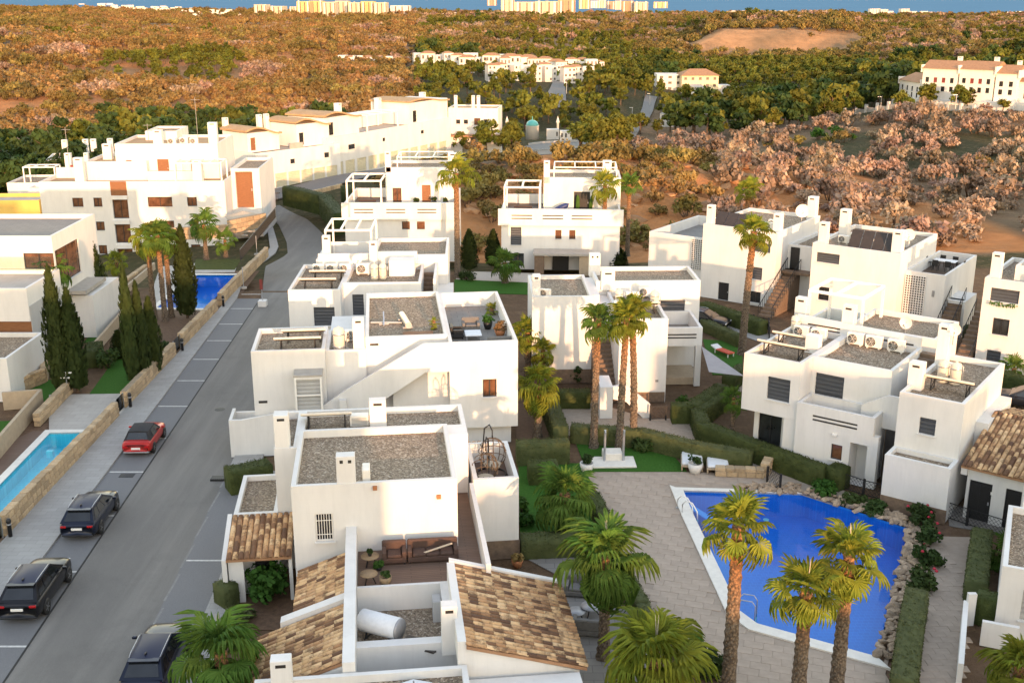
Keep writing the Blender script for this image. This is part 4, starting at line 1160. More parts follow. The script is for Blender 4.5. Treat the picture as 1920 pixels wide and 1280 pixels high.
# ------------------------------------------------------------------ middle villa behind the three palms
V = House('villa', 'white villa behind the three tall palms with three roof machines', (998,556), (1111,556), 6.2, az=2)
V.block(0, 4.1, 0, 6.2, 0, 6.2, .3)
V.block(4.7, 12.1, 3.3, 7.8, 0, 6.4, .3, [('F', 3.98, 6.35, 3.35, 5.0, 'shutter')])
V.block(5.45, 8.6, -4.0, 3.297, 0, 5.7, .35)
V.box('wall', 4.103, 4.69, 1.0, 6.1, 0, 6.0)
V.box('wall', 4.103, 5.447, .9, 3.2, 2.9, 5.4)
for k in range(13): V.box('stair_step', 4.11, 5.44, -4.0+k*.37, -3.5+k*.37, 0, .25+k*.22, 'plinth_stone')
V.box('door', 4.3, 5.1, .85, .897, 3.1, 5.1, 'black_metal')
V.block(8.603, 11.5, -1.0, 3.297, 2.9, 4.2, .95, roof='grey_paving', floor=True); V.slots(8.9, 11.1, 3.45, -1.0)
V.box('column', 11.1, 11.5, -.95, -.55, 0, 2.897); V.box('wall', 8.603, 11.0, 2.2, 3.29, 0, 2.897, 'stucco'); V.box('plinth', 8.61, 11.5, -.6, 2.19, 0, .5, 'beige_wall')
V.box('plinth', 5.5, 8.55, -4.05, -4.003, 0, .7, 'plinth_stone'); V.box('plinth', -.02, 4.1, -.05, -.003, 0, 1.0, 'plinth_stone')
V.box('stair_parapet', 3.95, 4.75, -6.9, -4.6, 0, 2.1)
V.poly('stair_parapet', [(4.753, 1.3), (5.6, 1.1), (6.7, 0), (7.15, 0), (7.15, .9), (5.6, 2.2), (4.753, 2.1)], -6.9, -6.6)
V.chimney(.3, .6, .55, .6, 5.8, 7.6); V.chimney(5.5, 3.3, .95, .5, 5.8, 7.2); V.chimney(4.9, 6.6, .8, .6, 6, 7.7, 2)
V.box('house_number', 7.9, 8.1, -4.02, -4.003, 1.4, 1.55, 'grey_metal')
for k, (x, y) in enumerate(((5.9, -1.7), (7.0, .6), (8.05, 1.9))): ac_unit(V.W(x, y+.8, 5.38), V.az, ['lowest air conditioner beside the cream tank behind the palms', 'middle air conditioner of three behind the palm crowns', 'air conditioner beside the wall tank, rearmost of three behind the palms'][k], 'air conditioners behind the palm crowns', 1.1)
tank(V.W(5.95, .5, 5.38), 'cream water tank left of the three machines behind the palms'); tank(V.W(8.25, -.4, 5.38), 'cream water tank at the wall right of the machines behind the palms', sc=1.1)
solar_rack(V.W(7.2, -1.6, 5.4), V.az, 2.4, 'slim solar heater half hidden by the palm crowns')
ac_unit(V.W(.95, .9, 5.9), V.az+R(-25), 'air conditioner beside the narrow corner chimney over the blank lit wall', sc=.9)
sail = MB(); sail.add([V.W(11.5, -.9, 2.85), V.W(13.4, -5.3, 2.2), V.W(11.2, -5.0, 2.4), V.W(11.5, -.9, 2.82), V.W(13.4, -5.3, 2.17), V.W(11.2, -5.0, 2.37)], [(0,2,1),(3,4,5),(0,1,4,3),(1,2,5,4),(2,0,3,5)])
tag(sail.build('shade_sail', 'sail'), 'grey triangular shade sail stretched beside the slotted balcony', 'shade sail')

# ------------------------------------------------------------------ right-hand villa beside the pool
P1 = House('villa', 'white villa by the pool with slotted balcony and two wings', (1396,661), (1502,682), 6.2, az=-36)
def opf(h, face_y, x_off, *rects):
    out = []
    for a, b, kind in rects:
        x0, z1 = h.f(*a, face_y); x1, z0 = h.f(*b, face_y)
        if x1 < x0: x0, x1 = x1, x0
        out.append(('F', x0-x_off, x1-x_off, min(z0, z1), max(z0, z1), kind))
    return out
P1.block(0, 3.4, 0, 6.9, 2.83, 6.2, .35, [('F', 1.5, 2.85, 3.75, 5.1, 'shutter')])
P1.block(.3, 2.6, 1.3, 6.8, 0, 2.827, 0, [('F', .3, 1.7, .35, 2.3, 'door_glass')])
P1.box('wall', 2.6, 3.447, .05, 6.8, 0, 2.827)
P1.block(3.403, 7.9, 1.65, 6.9, 0, 6.2, .35, [('F', .25, 1.9, 3.1, 5.3, 'shutter')])
P1.block(3.45, 7.8, -.3, 1.647, 0, 4.05, .95, [*opf(P1, -.3, 3.45, ((1559,831),(1577,864),'warm')), ('F', 3.15, 4.1, .0, 2.4, 'recess', 1.3)], roof='grey_paving', floor=True)
P1.slots(4.4, 6.9, 3.2, -.3)
P1.box('plinth', 3.46, 6.55, -.34, -.303, 0, .5, 'plinth_stone')
P1.box('column', 7.803, 8.1, -.3, .1, 0, 3.0)
P1.poly('stair_parapet', [(6.6, 3.1), (9.09, 3.1), (9.09, 5.0), (8.0, 5.0), (6.6, 4.2)], 1.0, 1.2)
for k in range(14): P1.box('stair_step', 7.93, 9.07, 1.3+k*.4, 1.8+k*.4, 0, 3.0+k*.23, 'plinth_stone')
P1.box('recess_back', 8.1, 9.05, .9, .95, 0, 3.1, 'dark_void')
P1.block(9.1, 12.35, -.85, 7.3, 0, 6.0, .3, opf(P1, -.85, 9.1, ((1725,781),(1752,818),'shutter')))
P1.block(9.1, 12.4, -2.3, -.853, 0, 3.0, .25); P1.box('plinth', 9.1, 12.45, -2.36, -2.303, 0, .75, 'plinth_stone')
P1.block(12.353, 13.0, 2.0, 7.0, 0, 4.2, 0)
P1.block(2.9, 8.2, 8.7, 13.4, 0, 6.3, .3)
P1.block(-.2, 2.897, 8.7, 13.4, 0, 5.9, .9, roof='lawn', floor=True)
P1.poly('parapet', [(.3, 5.2), (7.8, 5.2), (7.8, 6.75), (.3, 6.95)], 6.903, 7.1); P1.slots(4.4, 7.4, 6.0, 6.9); P1.slots(1.0, 3.0, 6.2, 6.9)
P1.pergola(.2, 3.6, 8.9, 12.6, 5.2, 8.1, .16, 3)
P1.chimney(.0, 8.3, .75, .55, 5.2, 7.7); P1.chimney(3.3, 7.5, .75, .55, 5.6, 7.9); P1.chimney(9.35, 1.0, .75, .6, 5.5, 7.2); P1.chimney(9.5, 5.2, .65, .6, 5.5, 8.3)
P1.box('chimney', 2.3, 3.1, 3.2, 3.8, 5.7, 6.9, b=.02)
P1.box('wall_lamp', 5.6, 5.85, -.45, -.303, 2.6, 2.7, 'white_metal')
for k, x in enumerate((4.2, 5.3, 6.6)): ac_unit(P1.W(x, 6.3, 5.85), P1.az, ['air conditioner next to the square flue on the slotted pool villa roof', 'middle air conditioner of three on the slotted pool villa roof', 'air conditioner nearest the stair opening on the slotted pool villa roof'][k], 'air conditioners on the slotted roof wall', 1.15)
for k, x in enumerate((1.0, 2.1)): ac_unit(P1.W(x, 5.9, 5.85), P1.az, ['air conditioner beside the corner tank behind the pool villa solar heaters', 'air conditioner beside the square flue behind the pool villa solar heaters'][k], 'air conditioners behind the pool villa heaters', 1.1)
tank(P1.W(.1+.3, 6.4, 5.85), 'white tank at the back corner of the pool villa roof', sc=1.0)
solar_rack(P1.W(1.6, 1.5, 5.87), P1.az, 2.9, 'front solar heater of two on the pool villa corner roof', 'solar heaters on the pool villa corner'); solar_rack(P1.W(1.6, 3.6, 5.87), P1.az, 2.9, 'rear solar heater of two on the pool villa corner roof', 'solar heaters on the pool villa corner')
solar_rack(P1.W(11.0, 1.2, 5.72), P1.az, 2.5, 'single solar heater on the right wing beside the pool')
tank(P1.W(10.2, 2.9, 5.72), 'left of the twin cream tanks on the wing beside the pool', 'twin tanks on the right wing', 1.05); tank(P1.W(10.85, 2.9, 5.72), 'right of the twin cream tanks on the wing beside the pool', 'twin tanks on the right wing', 1.05)
ac_unit(P1.W(10.1, 4.2, 5.72), P1.az+R(-90), 'air conditioner against the tall chimney behind the twin cream tanks')
dish(P1.W(10.0, 5.0, 7.2), P1.az+R(15), 'satellite dish on the tall chimney of the pool villa wing', .36); dish(P1.W(6.2, 9.1, 6.0), P1.az, 'flat white satellite dish on the rear gravel roof of the pool villa', .38)

# tiled garage at the right edge
GR = House('garage', 'white garage with a barrel-tiled roof and black doors', (1802,872), (1920,902), 2.9, az=-38, cat='garage')
GR.block(.3, 9, .3, 5, 0, 2.75, 0, [('F', .15, 1.25, 0, 2.15, 'black'), ('F', 1.9, 5.2, 0, 2.15, 'black')])
slope_roof(GR, (0, 5.0, 4.25), (0, 0, 2.9), (5.0, 0, 2.9), (5.0, 5.0, 4.25), .37, .24)
MB().add([(5.0,5,4.3),(5.0,0,2.95),(9.2,0,2.95),(9.2,5,4.3)], [(0,1,2,3)]).build('roof_slope', 'far_roof', GR.root)
slope_roof(GR, (0, 5.05, 4.25), (0, 9, 3.3), (3.4, 9, 3.3), (3.4, 5.05, 4.25), .40, .26)
GR.poly('gable', [(0, 2.4), (.3, 2.4), (.3, 2.75), (0, 2.75)], .1, 4.9)
GR.box('house_number', 1.5, 1.62, .28, .297, 1.6, 1.75, 'white_metal')

# corner house at the lower right and its garden wall
E1 = House('villa', 'plain white corner villa beside the garden path with a grey-shuttered window', (1880,1060), (1920,1078), 3.2, az=-25)
E1.block(0, 9, 0, 6.4, 0, 3.2, .3, [('F', .9, 3.0, .9, 2.3, 'shutter_light')])
E1.block(.6, 9, 6.403, 11, 0, 5.0, .3)
E1.box('parapet', 1.5, 9, -.6, -.05, 2.3, 2.5, 'stucco')
a, b_, c_ = G(1806, 1168), G(1796, 1290), G(1905, 1220)
gw = thing('garden_wall', 'low white garden wall in front of the plain corner villa', 'wall', a)
def wallseg(parent, p, q, h, th=.2, mat='stucco', name='wall_panel', base=0):
    p, q = Vector(p), Vector(q); L = (q-p).length; an = math.atan2(q.y-p.y, q.x-p.x); o = parent.location
    return MB().box(0, L, -th/2, th/2, base, h).build(name, mat, parent, (p.x-o.x, p.y-o.y, 0), (0, 0, an))
wallseg(gw, a, b_, 1.1); wallseg(gw, (a.x+.05, a.y-1.6, 0), c_, 1.1); wallseg(gw, (a.x, a.y-.1, 0), (a.x+.35, a.y-.1, 0), 1.5)

# ------------------------------------------------------------------ rear villas on the right
Q1 = House('villa', 'white villa with pierced screen and dark outside stair behind the tall palm', (1319,419), (1461,437), 6.6, az=-36)
Q1.block(0, 6.9, 0, 9.6, 0, 6.6, .3, [('F', 4.75, 6.35, 4.75, 5.55, 'shutter'), ('F', 4.75, 5.75, 2.3, 3.4, 'shutter'), ('F', 4.75, 5.75, .25, 1.25, 'door_glass'), ('F', 1.75, 2.75, 0, 1.6, 'black')])
Q1.block(-6.0, -.003, 1.2, 11.0, 0, 5.0, .9, roof='grey_paving', floor=True)
Q1.lattice(-1.6, -.15, 2.1, 4.85, 1.197, 7, 16)
Q1.block(6.903, 9.5, 2.5, 9.0, 0, 5.2, .3)
def stair(h, x0, y0, x1, y1, n, ztop, w, label=None):
    st_ = empty('outside_stair', (x0, y0, 0), 0, h.root)
    dx, dy = (x1-x0)/n, (y1-y0)/n
    for k in range(n):
        MB().box(min(0, dx)-(.0 if abs(dx) > abs(dy) else 0), (abs(dx)+.03 if abs(dx) > abs(dy) else w), 0, (w if abs(dx) > abs(dy) else abs(dy)+.03), 0, ztop*(k+1)/n).build('step', 'plinth_stone', st_, (dx*k, dy*k, 0))
    mb = MB(); wx, wy = (0, w) if abs(dx) > abs(dy) else (w, 0)
    for s_ in (0, 1):
        mb.bar((wx*s_, wy*s_, .95), (x1-x0+wx*s_, y1-y0+wy*s_, ztop+.95), .05)
        for k in range(0, n+1): mb.bar((dx*k+wx*s_, dy*k+wy*s_, ztop*k/n), (dx*k+wx*s_, dy*k+wy*s_, ztop*k/n+.95), .03)
    mb.build('railing', 'black_metal', st_)
stair(Q1, 7.0, -3.2, 7.0, 2.4, 14, 3.1, 1.2); Q1.box('landing', 6.95, 9.4, 1.3, 2.49, 2.9, 3.1, 'plinth_stone'); Q1.box('door', 7.2, 8.0, 2.44, 2.497, 3.1, 5.0, 'black_metal')
Q1.chimney(.4, .6, .6, .6, 6.0, 8.2); Q1.chimney(6.4, 1.2, .7, .6, 6.0, 8.0); Q1.chimney(6.4, 8.9, .8, .7, 6.0, 8.4)
sa = thing('solar_array', 'row of four tilted brown solar panels above the pierced screen by the dark stair', 'solar array', Q1.W(.9, 1.0, 6.3), Q1.az)
for k in range(4):
    t = empty('solar_panel', (k*1.02, 0, 0), 0, sa)
    xf = Matrix.Rotation(R(42), 4, 'X'); MB().box(-.48, .48, 0, 1.6, 0, .06, 0, xf).build('panel', 'collector', t); MB().box(-.5, .5, -.02, 1.62, -.02, -.002, 0, xf).build('frame', 'zinc', t); MB().bar((-.4, 1.15, 0), (-.4, 1.15, 1.0), .04).bar((.4, 1.15, 0), (.4, 1.15, 1.0), .04).build('stand', 'grey_metal', t)
ac_unit(Q1.W(5.0, 3.5, 6.3), Q1.az, 'air conditioner pair upper unit behind the tilted brown solar panels'); ac_unit(Q1.W(5.2, 2.2, 6.3), Q1.az, 'air conditioner standing just behind the tilted brown solar panels'); dish(Q1.W(6.5, 6.2, 6.6), Q1.az+R(30), 'big cream satellite dish on the villa with the pierced screen and dark stair', .6)
Q2 = House('villa', 'white villa with dining terrace and pierced screen by the scrub slope', (1524,455), (1686,478), 6.6, az=-36)
Q2.block(0, 7.1, 0, 9.6, 0, 6.6, .3, [('F', .4, 2.3, 5.1, 5.9, 'shutter'), ('F', .8, 1.7, 2.0, 3.1, 'door_glass')])
Q2.block(7.103, 10.2, 1.6, 10.6, 0, 5.0, .8, roof='wood_dark', floor=True)
Q2.lattice(6.6, 8.5, 2.0, 4.9, -.02, 8, 17) if False else Q2.lattice(7.2, 8.75, 1.6, 4.7, 1.597, 8, 16)
Q2.chimney(.5, 1.0, .7, .6, 6.0, 8.2); Q2.chimney(.6, 5.5, .8, .7, 6.0, 8.6); Q2.chimney(6.5, 1.0, .8, .7, 6.0, 8.2); Q2.chimney(5.9, 4.4, .8, .7, 6.0, 7.6)
Q2.box('house_number', 9.3, 9.5, 1.57, 1.597, 3.2, 3.7, 'grey_metal')
sa = thing('solar_array', 'row of four steep brown solar panels on the dining terrace villa', 'solar array', Q2.W(3.0, .9, 6.3), Q2.az)
for k in range(4):
    t = empty('solar_panel', (k*.95, 0, 0), 0, sa)
    xf = Matrix.Rotation(R(55), 4, 'X'); MB().box(-.44, .44, 0, 1.7, 0, .06, 0, xf).build('panel', 'collector', t); MB().box(-.46, .46, -.02, 1.72, -.02, -.002, 0, xf).build('frame', 'zinc', t); MB().bar((-.4, .95, 0), (-.4, .95, 1.3), .04).bar((.4, .95, 0), (.4, .95, 1.3), .04).build('stand', 'grey_metal', t)
for k, (x, y) in enumerate(((1.6, 2.6), (2.0, 4.2), (3.0, 4.6))): ac_unit(Q2.W(x, y, 6.3), Q2.az, ['front machine between the chimneys on the dining terrace villa', 'middle machine between the chimneys on the dining terrace villa', 'machine closest to the steep solar panels of the dining terrace villa'][k], 'machines on the dining terrace villa')
dish(Q2.W(6.6, 3.2, 6.6), Q2.az+R(20), 'cream satellite dish by the scrub slope on the dining terrace villa', .5)
stair(Q2, 10.3, -1.5, 10.3, 3.4, 12, 2.9, 1.1); Q2.box('landing', 10.203, 11.6, 2.6, 6.0, 0, 2.9, 'stucco')
Q3 = House('villa', 'tall white villa at the right edge with a flower-boxed window', (1847,520), (1960,545), 6.6, az=-36)
Q3.block(0, 8, 0, 8, 0, 6.6, .3, [('F', .5, 2.4, 5.0, 5.95, 'shutter'), ('F', .9, 2.0, 2.6, 3.8, 'door_glass'), ('F', .75, 1.7, .2, 1.4, 'shutter')])
Q3.chimney(.5, .9, .7, .6, 6.0, 8.3); Q3.chimney(2.6, 2.4, .8, .6, 6.0, 7.8)
Q3.block(1.6, 8, 1.6, 7.5, 6.2, 7.4, .3)
ac_unit(Q3.W(3.4, .9, 6.3), Q3.az, 'air conditioner on the roof of the villa with the flower-boxed window')
stair(Q3, -1.3, -1.0, -1.3, 4.2, 12, 3.0, 1.1)
fb = MB()
for k in range(40):
    a_ = Q3.W(.5+rnd.random()*1.9, -.12-rnd.random()*.15, 4.75+rnd.random()*.3); fb.add([a_, a_+Vector((.12,0,.02)), a_+Vector((.06,-.05,-.16))], [(0,1,2)])
tag(fb.build('window_plant', 'shrub_leaf'), 'trailing green plant under the dark upper window at the right edge', 'plant')

# ------------------------------------------------------------------ the two villas below the mound
N1 = House('villa', 'white villa with slotted roof terrace nearest the road bend', (645,380), (855,383), 6.0, az=0)
N1.block(0, 11.2, 0, 9, 0, 6.0, .95, [('F', 5.7, 6.5, 3.3, 4.1, 'warm'), ('F', 7.2, 8.0, 3.3, 4.1, 'warm')], roof='wood_dark', floor=True)
N1.box('band', -.25, 11.4, -.25, -.003, 4.3, 6.0); 
for x in (1.0, 4.2, 7.3): N1.slots(x, x+1.9, 5.0, -.25, 2, .1, .3)
N1.block(3.9, 11.0, 3.5, 8.8, 5.0, 9.0, .3, [('F', .6, 1.5, .2+5.0, 6.9, 'warm'), ('F', 3.6, 4.5, 5.05, 7.2, 'wood')])
N1.pergola(.3, 3.7, .3, 5.0, 5.0, 8.2, .16, 3)
N1.chimney(4.1, 3.8, .6, .6, 8.5, 10.6); N1.chimney(10.6, 5, .9, .5, 8.5, 10.3)
N1.pergola(5, 10.5, 4.2, 8.4, 8.7, 10.0, .1, 4)
N2 = House('villa', 'white villa with slotted terrace parapet below the orange scarp', (940,391), (1164,393), 6.0, az=-3)
N2.block(0, 11.5, 0, 8.5, 0, 6.0, .95, [('F', .9, 1.95, 2.4, 4.2, 'shutter'), ('F', 5.25, 5.85, 3.05, 3.95, 'warm'), ('F', 6.6, 7.2, 3.05, 3.95, 'warm'), ('F', 1.0, 2.2, .3, 1.6, 'door_glass')], roof='wood_dark', floor=True)
N2.box('band', -.3, 11.8, -.3, -.003, 4.4, 6.0)
for x in (1.0, 4.0, 6.8): N2.slots(x, x+2.0, 5.05, -.3, 2, .1, .3)
N2.block(4.0, 11.6, 3.0, 8.3, 5.0, 8.6, .3, [('F', 3.0, 4.6, 5.05, 7.2, 'black')])
N2.pergola(.3, 3.7, .3, 4.5, 5.0, 8.1, .16, 3); N2.pergola(5, 11.2, 4, 8, 8.3, 9.5, .1, 4)
N2.chimney(4.3, 3.3, .6, .6, 8.0, 10.2); N2.chimney(10.3, 6, .9, .5, 8.2, 9.9)
N2.box('canopy', 3.2, 8.6, -2.6, -.303, 1.95, 2.15, 'concrete'); N2.box('porch_wall', 3.3, 4.2, -2.4, -.01, 0, 1.94, 'plinth_stone'); N2.box('porch_wall', 7.6, 8.5, -2.4, -.01, 0, 1.94, 'beige_wall')
N2.box('door', 5.0, 6.6, -.25, -.01, 0, 1.9, 'black_metal')
t = thing('surfboard', 'bright green surfboard standing on the villa terrace below the scarp', 'surfboard', N2.W(7.4, 2.5, 5.05), N2.az, 'green surfboards on the terrace')
MB().lathe([(0,0),(.14,.2),(.2,.9),(.14,1.7),(0,2.0)], 10).build('board', 'shrub_leaf', t); t.scale = (1, .25, 1)
t2 = copy_tree(t); t2['label'] = 'green surfboard leaning nearer the palm on the scarp villa terrace'; t2.location = N2.W(8.6, 2.6, 5.05); t2.rotation_euler = (0, R(6), N2.az)
t = thing('paddle_board', 'blue paddle board leaning on the slotted terrace parapet', 'paddle board', N2.W(5.6, 1.8, 5.1), N2.az)
MB().lathe([(0,-1.1),(.2,-.9),(.32,0),(.25,.8),(0,1.1)], 10).build('board', 'blue_dark', t, (0, 0, .6), (0, R(62), 0)); 
# ------------------------------------------------------------------ white apartment block across the street
A1 = House('apartment_block', 'white apartment block with brown window strip and stepped roof terraces', (72,341), (420,339), 4.5, -7.0, 'apartment block', az=2)
ops = []
for zc in (9.0, 6.1, 3.2):
    ops += [('F', 3.74, 5.0, zc-.55, zc+.55, 'warm'), ('F', 6.25, 7.25, zc-.55, zc+.55, 'warm'), ('F', 12.7, 15.6, zc-.6, zc+.6, 'warm'), ('F', 17.4, 18.55, zc-.55, zc+.55, 'warm')]
ops += [('F', 8.45, 10.3, 1.0+3*k, 3.6+3*k, 'warm' if k < 3 else 'wood', .35) for k in range(4) if 3.6+3*k < 11.4]
A1.block(0, 22, 0, 11, 0, 11.5, .4, ops, roof='wave_roof')
for k in range(3): A1.box('balcony_band', 8.4, 10.35, -.25, -.003, .6+3*k+3.0-.25, .9+3*k+3.0-.1, 'stucco')
A1.box('cladding', 8.42, 10.33, -.05, -.004, 9.7, 11.5, 'wood')
A1.block(4.5, 12.0, 3.4, 10.9, 11.1, 13.4, .35, roof='wave_roof'); A1.block(8, 20.5, 4.5, 14, 11.1, 15.4, .35, [('F', 1.2, 1.9, 11.3, 13.4, 'wood'), ('F', 5.0, 6.4, 11.3, 13.5, 'wood'), ('F', 9.0, 10.3, 11.3, 13.5, 'glass')], roof='wave_roof')
A1.box('wall', 0.2, 4.4, 5.5, 5.8, 11.1, 12.4); A1.box('wall', 12.2, 19, 2.6, 2.8, 11.1, 12.3)
A1.pergola(16, 21.5, 1.0, 4.3, 11.1, 13.6, .16, 5)
for x, y, z in ((4.6, 1.2, 14.2), (18.6, 1.4, 13.8), (13.2, 5.2, 17), (19.3, 8, 17.6), (6, 8, 15)): A1.chimney(x, y, 1.1, .8, 11.0, z)
A1.block(22.003, 25.5, 4, 14, 0, 12.4, .4, [('F', .5, 2.6, 7.5, 12, 'wood', .5)]); A1.box('balcony', 22.6, 26.2, 1.0, 3.99, 5.0, 5.25, 'concrete')
MB().box(22.6, 26.2, 1.0, 1.06, 5.25, 6.4).box(26.14, 26.2, 1.06, 3.99, 5.25, 6.4).build('balustrade', 'clear_glass', A1.root)
A1.block(10, 14, 11.003, 17, 8, 16.2, .3)
for k, (x, y) in enumerate(((14.5, 6.5), (15.8, 7.2), (17.2, 6.6))): ac_unit(A1.W(x, y, 15.05), A1.az, ['machine beside the tall chimney on the apartment block roof', 'middle machine on the apartment block roof', 'machine by the mast on the apartment block roof'][k], 'apartment roof machines', 1.2)
antenna(A1.W(17.0, 9.5, 15.0), 5.5, 'tall pale antenna mast on the apartment block roof'); antenna(A1.W(1.2, 7.5, 11.1), 6.0, 'antenna mast on the low roof of the apartment block'); antenna(A1.W(10.5, 10.5, 13.0), 4.2, 'antenna mast on the middle roof of the apartment block')
# white neighbours behind its left end
Z1 = House('house', 'white house with slender chimneys and red awning behind the apartment block', (40,372), (95,372), -2.0, -7.0, az=4)
Z1.block(-4, 8, 6, 14, 0, 6.3, .3); Z1.block(0, 4.5, 3, 6, 0, 6.0, .9, floor=True, roof='pale_paving'); Z1.chimney(5.0, 7, .9, .8, 6, 10.5); Z1.chimney(7.6, 7.2, .6, .8, 6, 10.5); Z1.box('awning', 5.3, 7.4, 6.5, 6.6, 7.0, 8.8, 'shutter_red'); Z1.pergola(-1.5, 3.0, 6.4, 9, 6, 8.6, .16, 4)
Z2 = House('house', 'white house half hidden behind the pale roof terraces of the apartment block', (60,352), (200,330), -1.5, -8.0, az=14)
Z2.block(0, 16, 16, 24, 0, 8.5, .3)
for x in (3, 6.2, 7.4, 10): Z2.chimney(x, 17, .9, .8, 8, 11.5)
Y1 = House('house', 'yellow rendered house behind the left villa', (0,376), (76,372), -1.0, -6.0, az=3)
Y1.block(-8, 5.2, 0, 6, 0, 5.0, .5, [('F', 10.2, 11.2, 1.2, 2.6, 'warm')], mat='stucco_yellow', roof='pale_paving'); Y1.box('wall', -8, 6.5, -3, -.4, 0, 2.2); Y1.chimney(3.6, -2.2, 1.2, .7, 2.0, 3.4)

# ------------------------------------------------------------------ villa at the left edge
L1 = House('villa', 'white villa with grey tiled side wall and wood panels at the left edge', (-140,541), (49,541), 6.0, 0, az=0)
LW = L1.w0
L1.block(-4, LW, 0, 6.0, 3.6, 6.0, .35, roof='pale_paving'); L1.box('wall', -4, LW-.02, .3, 5.9, 0, 3.597, 'stucco_grey')
L1.box('cladding', LW+.003, LW+.05, .1, 5.6, 0, 4.7, 'stucco_grey'); L1.box('cladding', 2, LW-.05, .2, .297, 2.4, 3.59, 'wood')
L1.block(-4, LW-.3, 6.003, 15, 0, 8.5, .35, [('F', 8.5, 10.9, 6.0, 7.2, 'warm'), ('R', .3, 5.0, 4.6, 7.3, 'warm')], roof='grey_paving')
L1.box('balcony', LW-2.0, LW+1.2, 7.5, 12, 3.6, 3.9, 'concrete'); L1.box('wall', LW-.29, LW+1.5, 8, 14, 0, 3.4, 'stucco')
MB().box(1, LW-.4, 5.6, 5.64, 6.0, 7.0).build('balustrade', 'clear_glass', L1.root)
L2 = House('villa', 'white villa corner with stone planter beside the beige garden wall', (-60,672), (12,672), 3.0, 0, az=0)
L2.block(-4, L2.w0, 0, 6, 0, 3.0, .3)
# stone planter, beige garden walls
def stones(parent, p, q, h, th, size=.36, top=True, base=0.0, face=1):
    """irregular stones set proud of both long faces and the top of a wall; p, q local ends"""
    p, q = Vector(p), Vector(q); L = (q-p).length; an = math.atan2(q.y-p.y, q.x-p.x); o = parent.location
    pl = (p.x-o.x, p.y-o.y)
    body = MB().box(0.03, L-.03, -th/2+.04, th/2-.04, base, h-.03).build('core', 'stone_mortar', parent, (*pl, 0), (0, 0, an))
    z = base; row = 0
    while z < h-.08:
        rh = min(h-z, size*rnd.uniform(.6, .85)); x = 0
        while x < L-.05:
            w = min(L-x, size*rnd.uniform(.7, 1.5))
            inst('stone', rnd.choice(STONES), parent, (pl[0]+math.cos(an)*(x+w/2), pl[1]+math.sin(an)*(x+w/2), z+rh/2), (rnd.uniform(-.03,.03), rnd.uniform(-.03,.03), an+rnd.choice((0, math.pi))), (w*.97, th*rnd.uniform(.96, 1.1), rh*.95))
            x += w
        z += rh; row += 1
def stonemesh(seed):
    r_ = random.Random(seed); mb = MB(); mb.bbox(-.5, .5, -.5, .5, -.5, .5, .09); mb.v = [(x*r_.uniform(.9, 1.04), y*r_.uniform(.93, 1.03), z*r_.uniform(.88, 1.04)) for x, y, z in mb.v]
    return mb.mesh('stone', 'stone')
STONES = [stonemesh(i) for i in range(7)]
def stone_wall(label, a, b, h, th=.42, size=.42, step=0, za=0.0, zb_=0.0):
    p, q = G(*a, za), G(*b, zb_)
    t = thing('stone_wall', label, 'stone wall', (p.x, p.y, 0))
    stones(t, (p.x, p.y), (q.x, q.y), h, th, size)
    return t
def wall_at(y0, y1, label, h=1.05, off=-4.75, size=.42):
    p, q = Vector((xw(y0)-.1, y0, 0)), Vector((xw(y1)-.1, y1, 0))
    t = thing('stone_wall', label, 'stone wall', p, 0, 'stone walls along the street')
    n = 3
    for k in range(n):
        a_, b_ = p.lerp(q, k/n), p.lerp(q, (k+1)/n)
        stones(t, (a_.x, a_.y), (b_.x, b_.y), h-.10*(n-1-k) if False else h+.06*(n-1-k), .42, size)
    return t
wall_at(36, 47.2, 'rough stone garden wall beside the parked black hatchback and turquoise pool'); wall_at(50.2, 66.8, 'long stone garden wall beside the red convertible', size=.5)
wall_at(68.4, 79.5, 'stone garden wall in front of the clustered cypresses', size=.5); wall_at(81.5, 92, 'stone garden wall below the bed with three palms', size=.55); wall_at(93.5, 113, 'stone garden wall beside the small blue pool', size=.7)
for a, b, h in (((180,838),(258,735),1.0),): pass
stone_wall('low stone wall at the head of the pale pool terrace', (70,800), (132,735), .9)
stone_wall('stone planter front below the left villa', (15,744), (84,716), 1.0); stone_wall('stone planter side facing the narrow lawn', (84,716), (88,690), 1.0)
stone_wall('low sandy stone wall beside the tall cypress near the blue pool', (205,560), (275,510), .8, size=.6); stone_wall('stone retaining wall under the small palms by the apartment block', (318,468), (432,460), 1.4, size=.7, za=-1.0, zb_=-1.0); stone_wall('stone retaining wall at the upper street bend', (430,455), (500,440), 1.6, size=.8, za=-1.0, zb_=-1.0)
def beige(label, pts, h, th=.2, mat='beige_wall'):
    P_ = [G(*p) for p in pts]; t = thing('garden_wall', label, 'wall', P_[0])
    for i in range(len(P_)-1): wallseg(t, P_[i], P_[i+1], h, th, mat)
    return t
beige('beige garden wall enclosing the corner of lawn', [(-20,880), (80,762), (8,768)], 1.2); beige('grey garden wall beside the small lawn below the grey screen', [(172,672), (241,590), (170,590)], .9); beige('pale ramp wall leading up to the blue pool terrace', [(203,590), (240,548), (290,505)], .7)
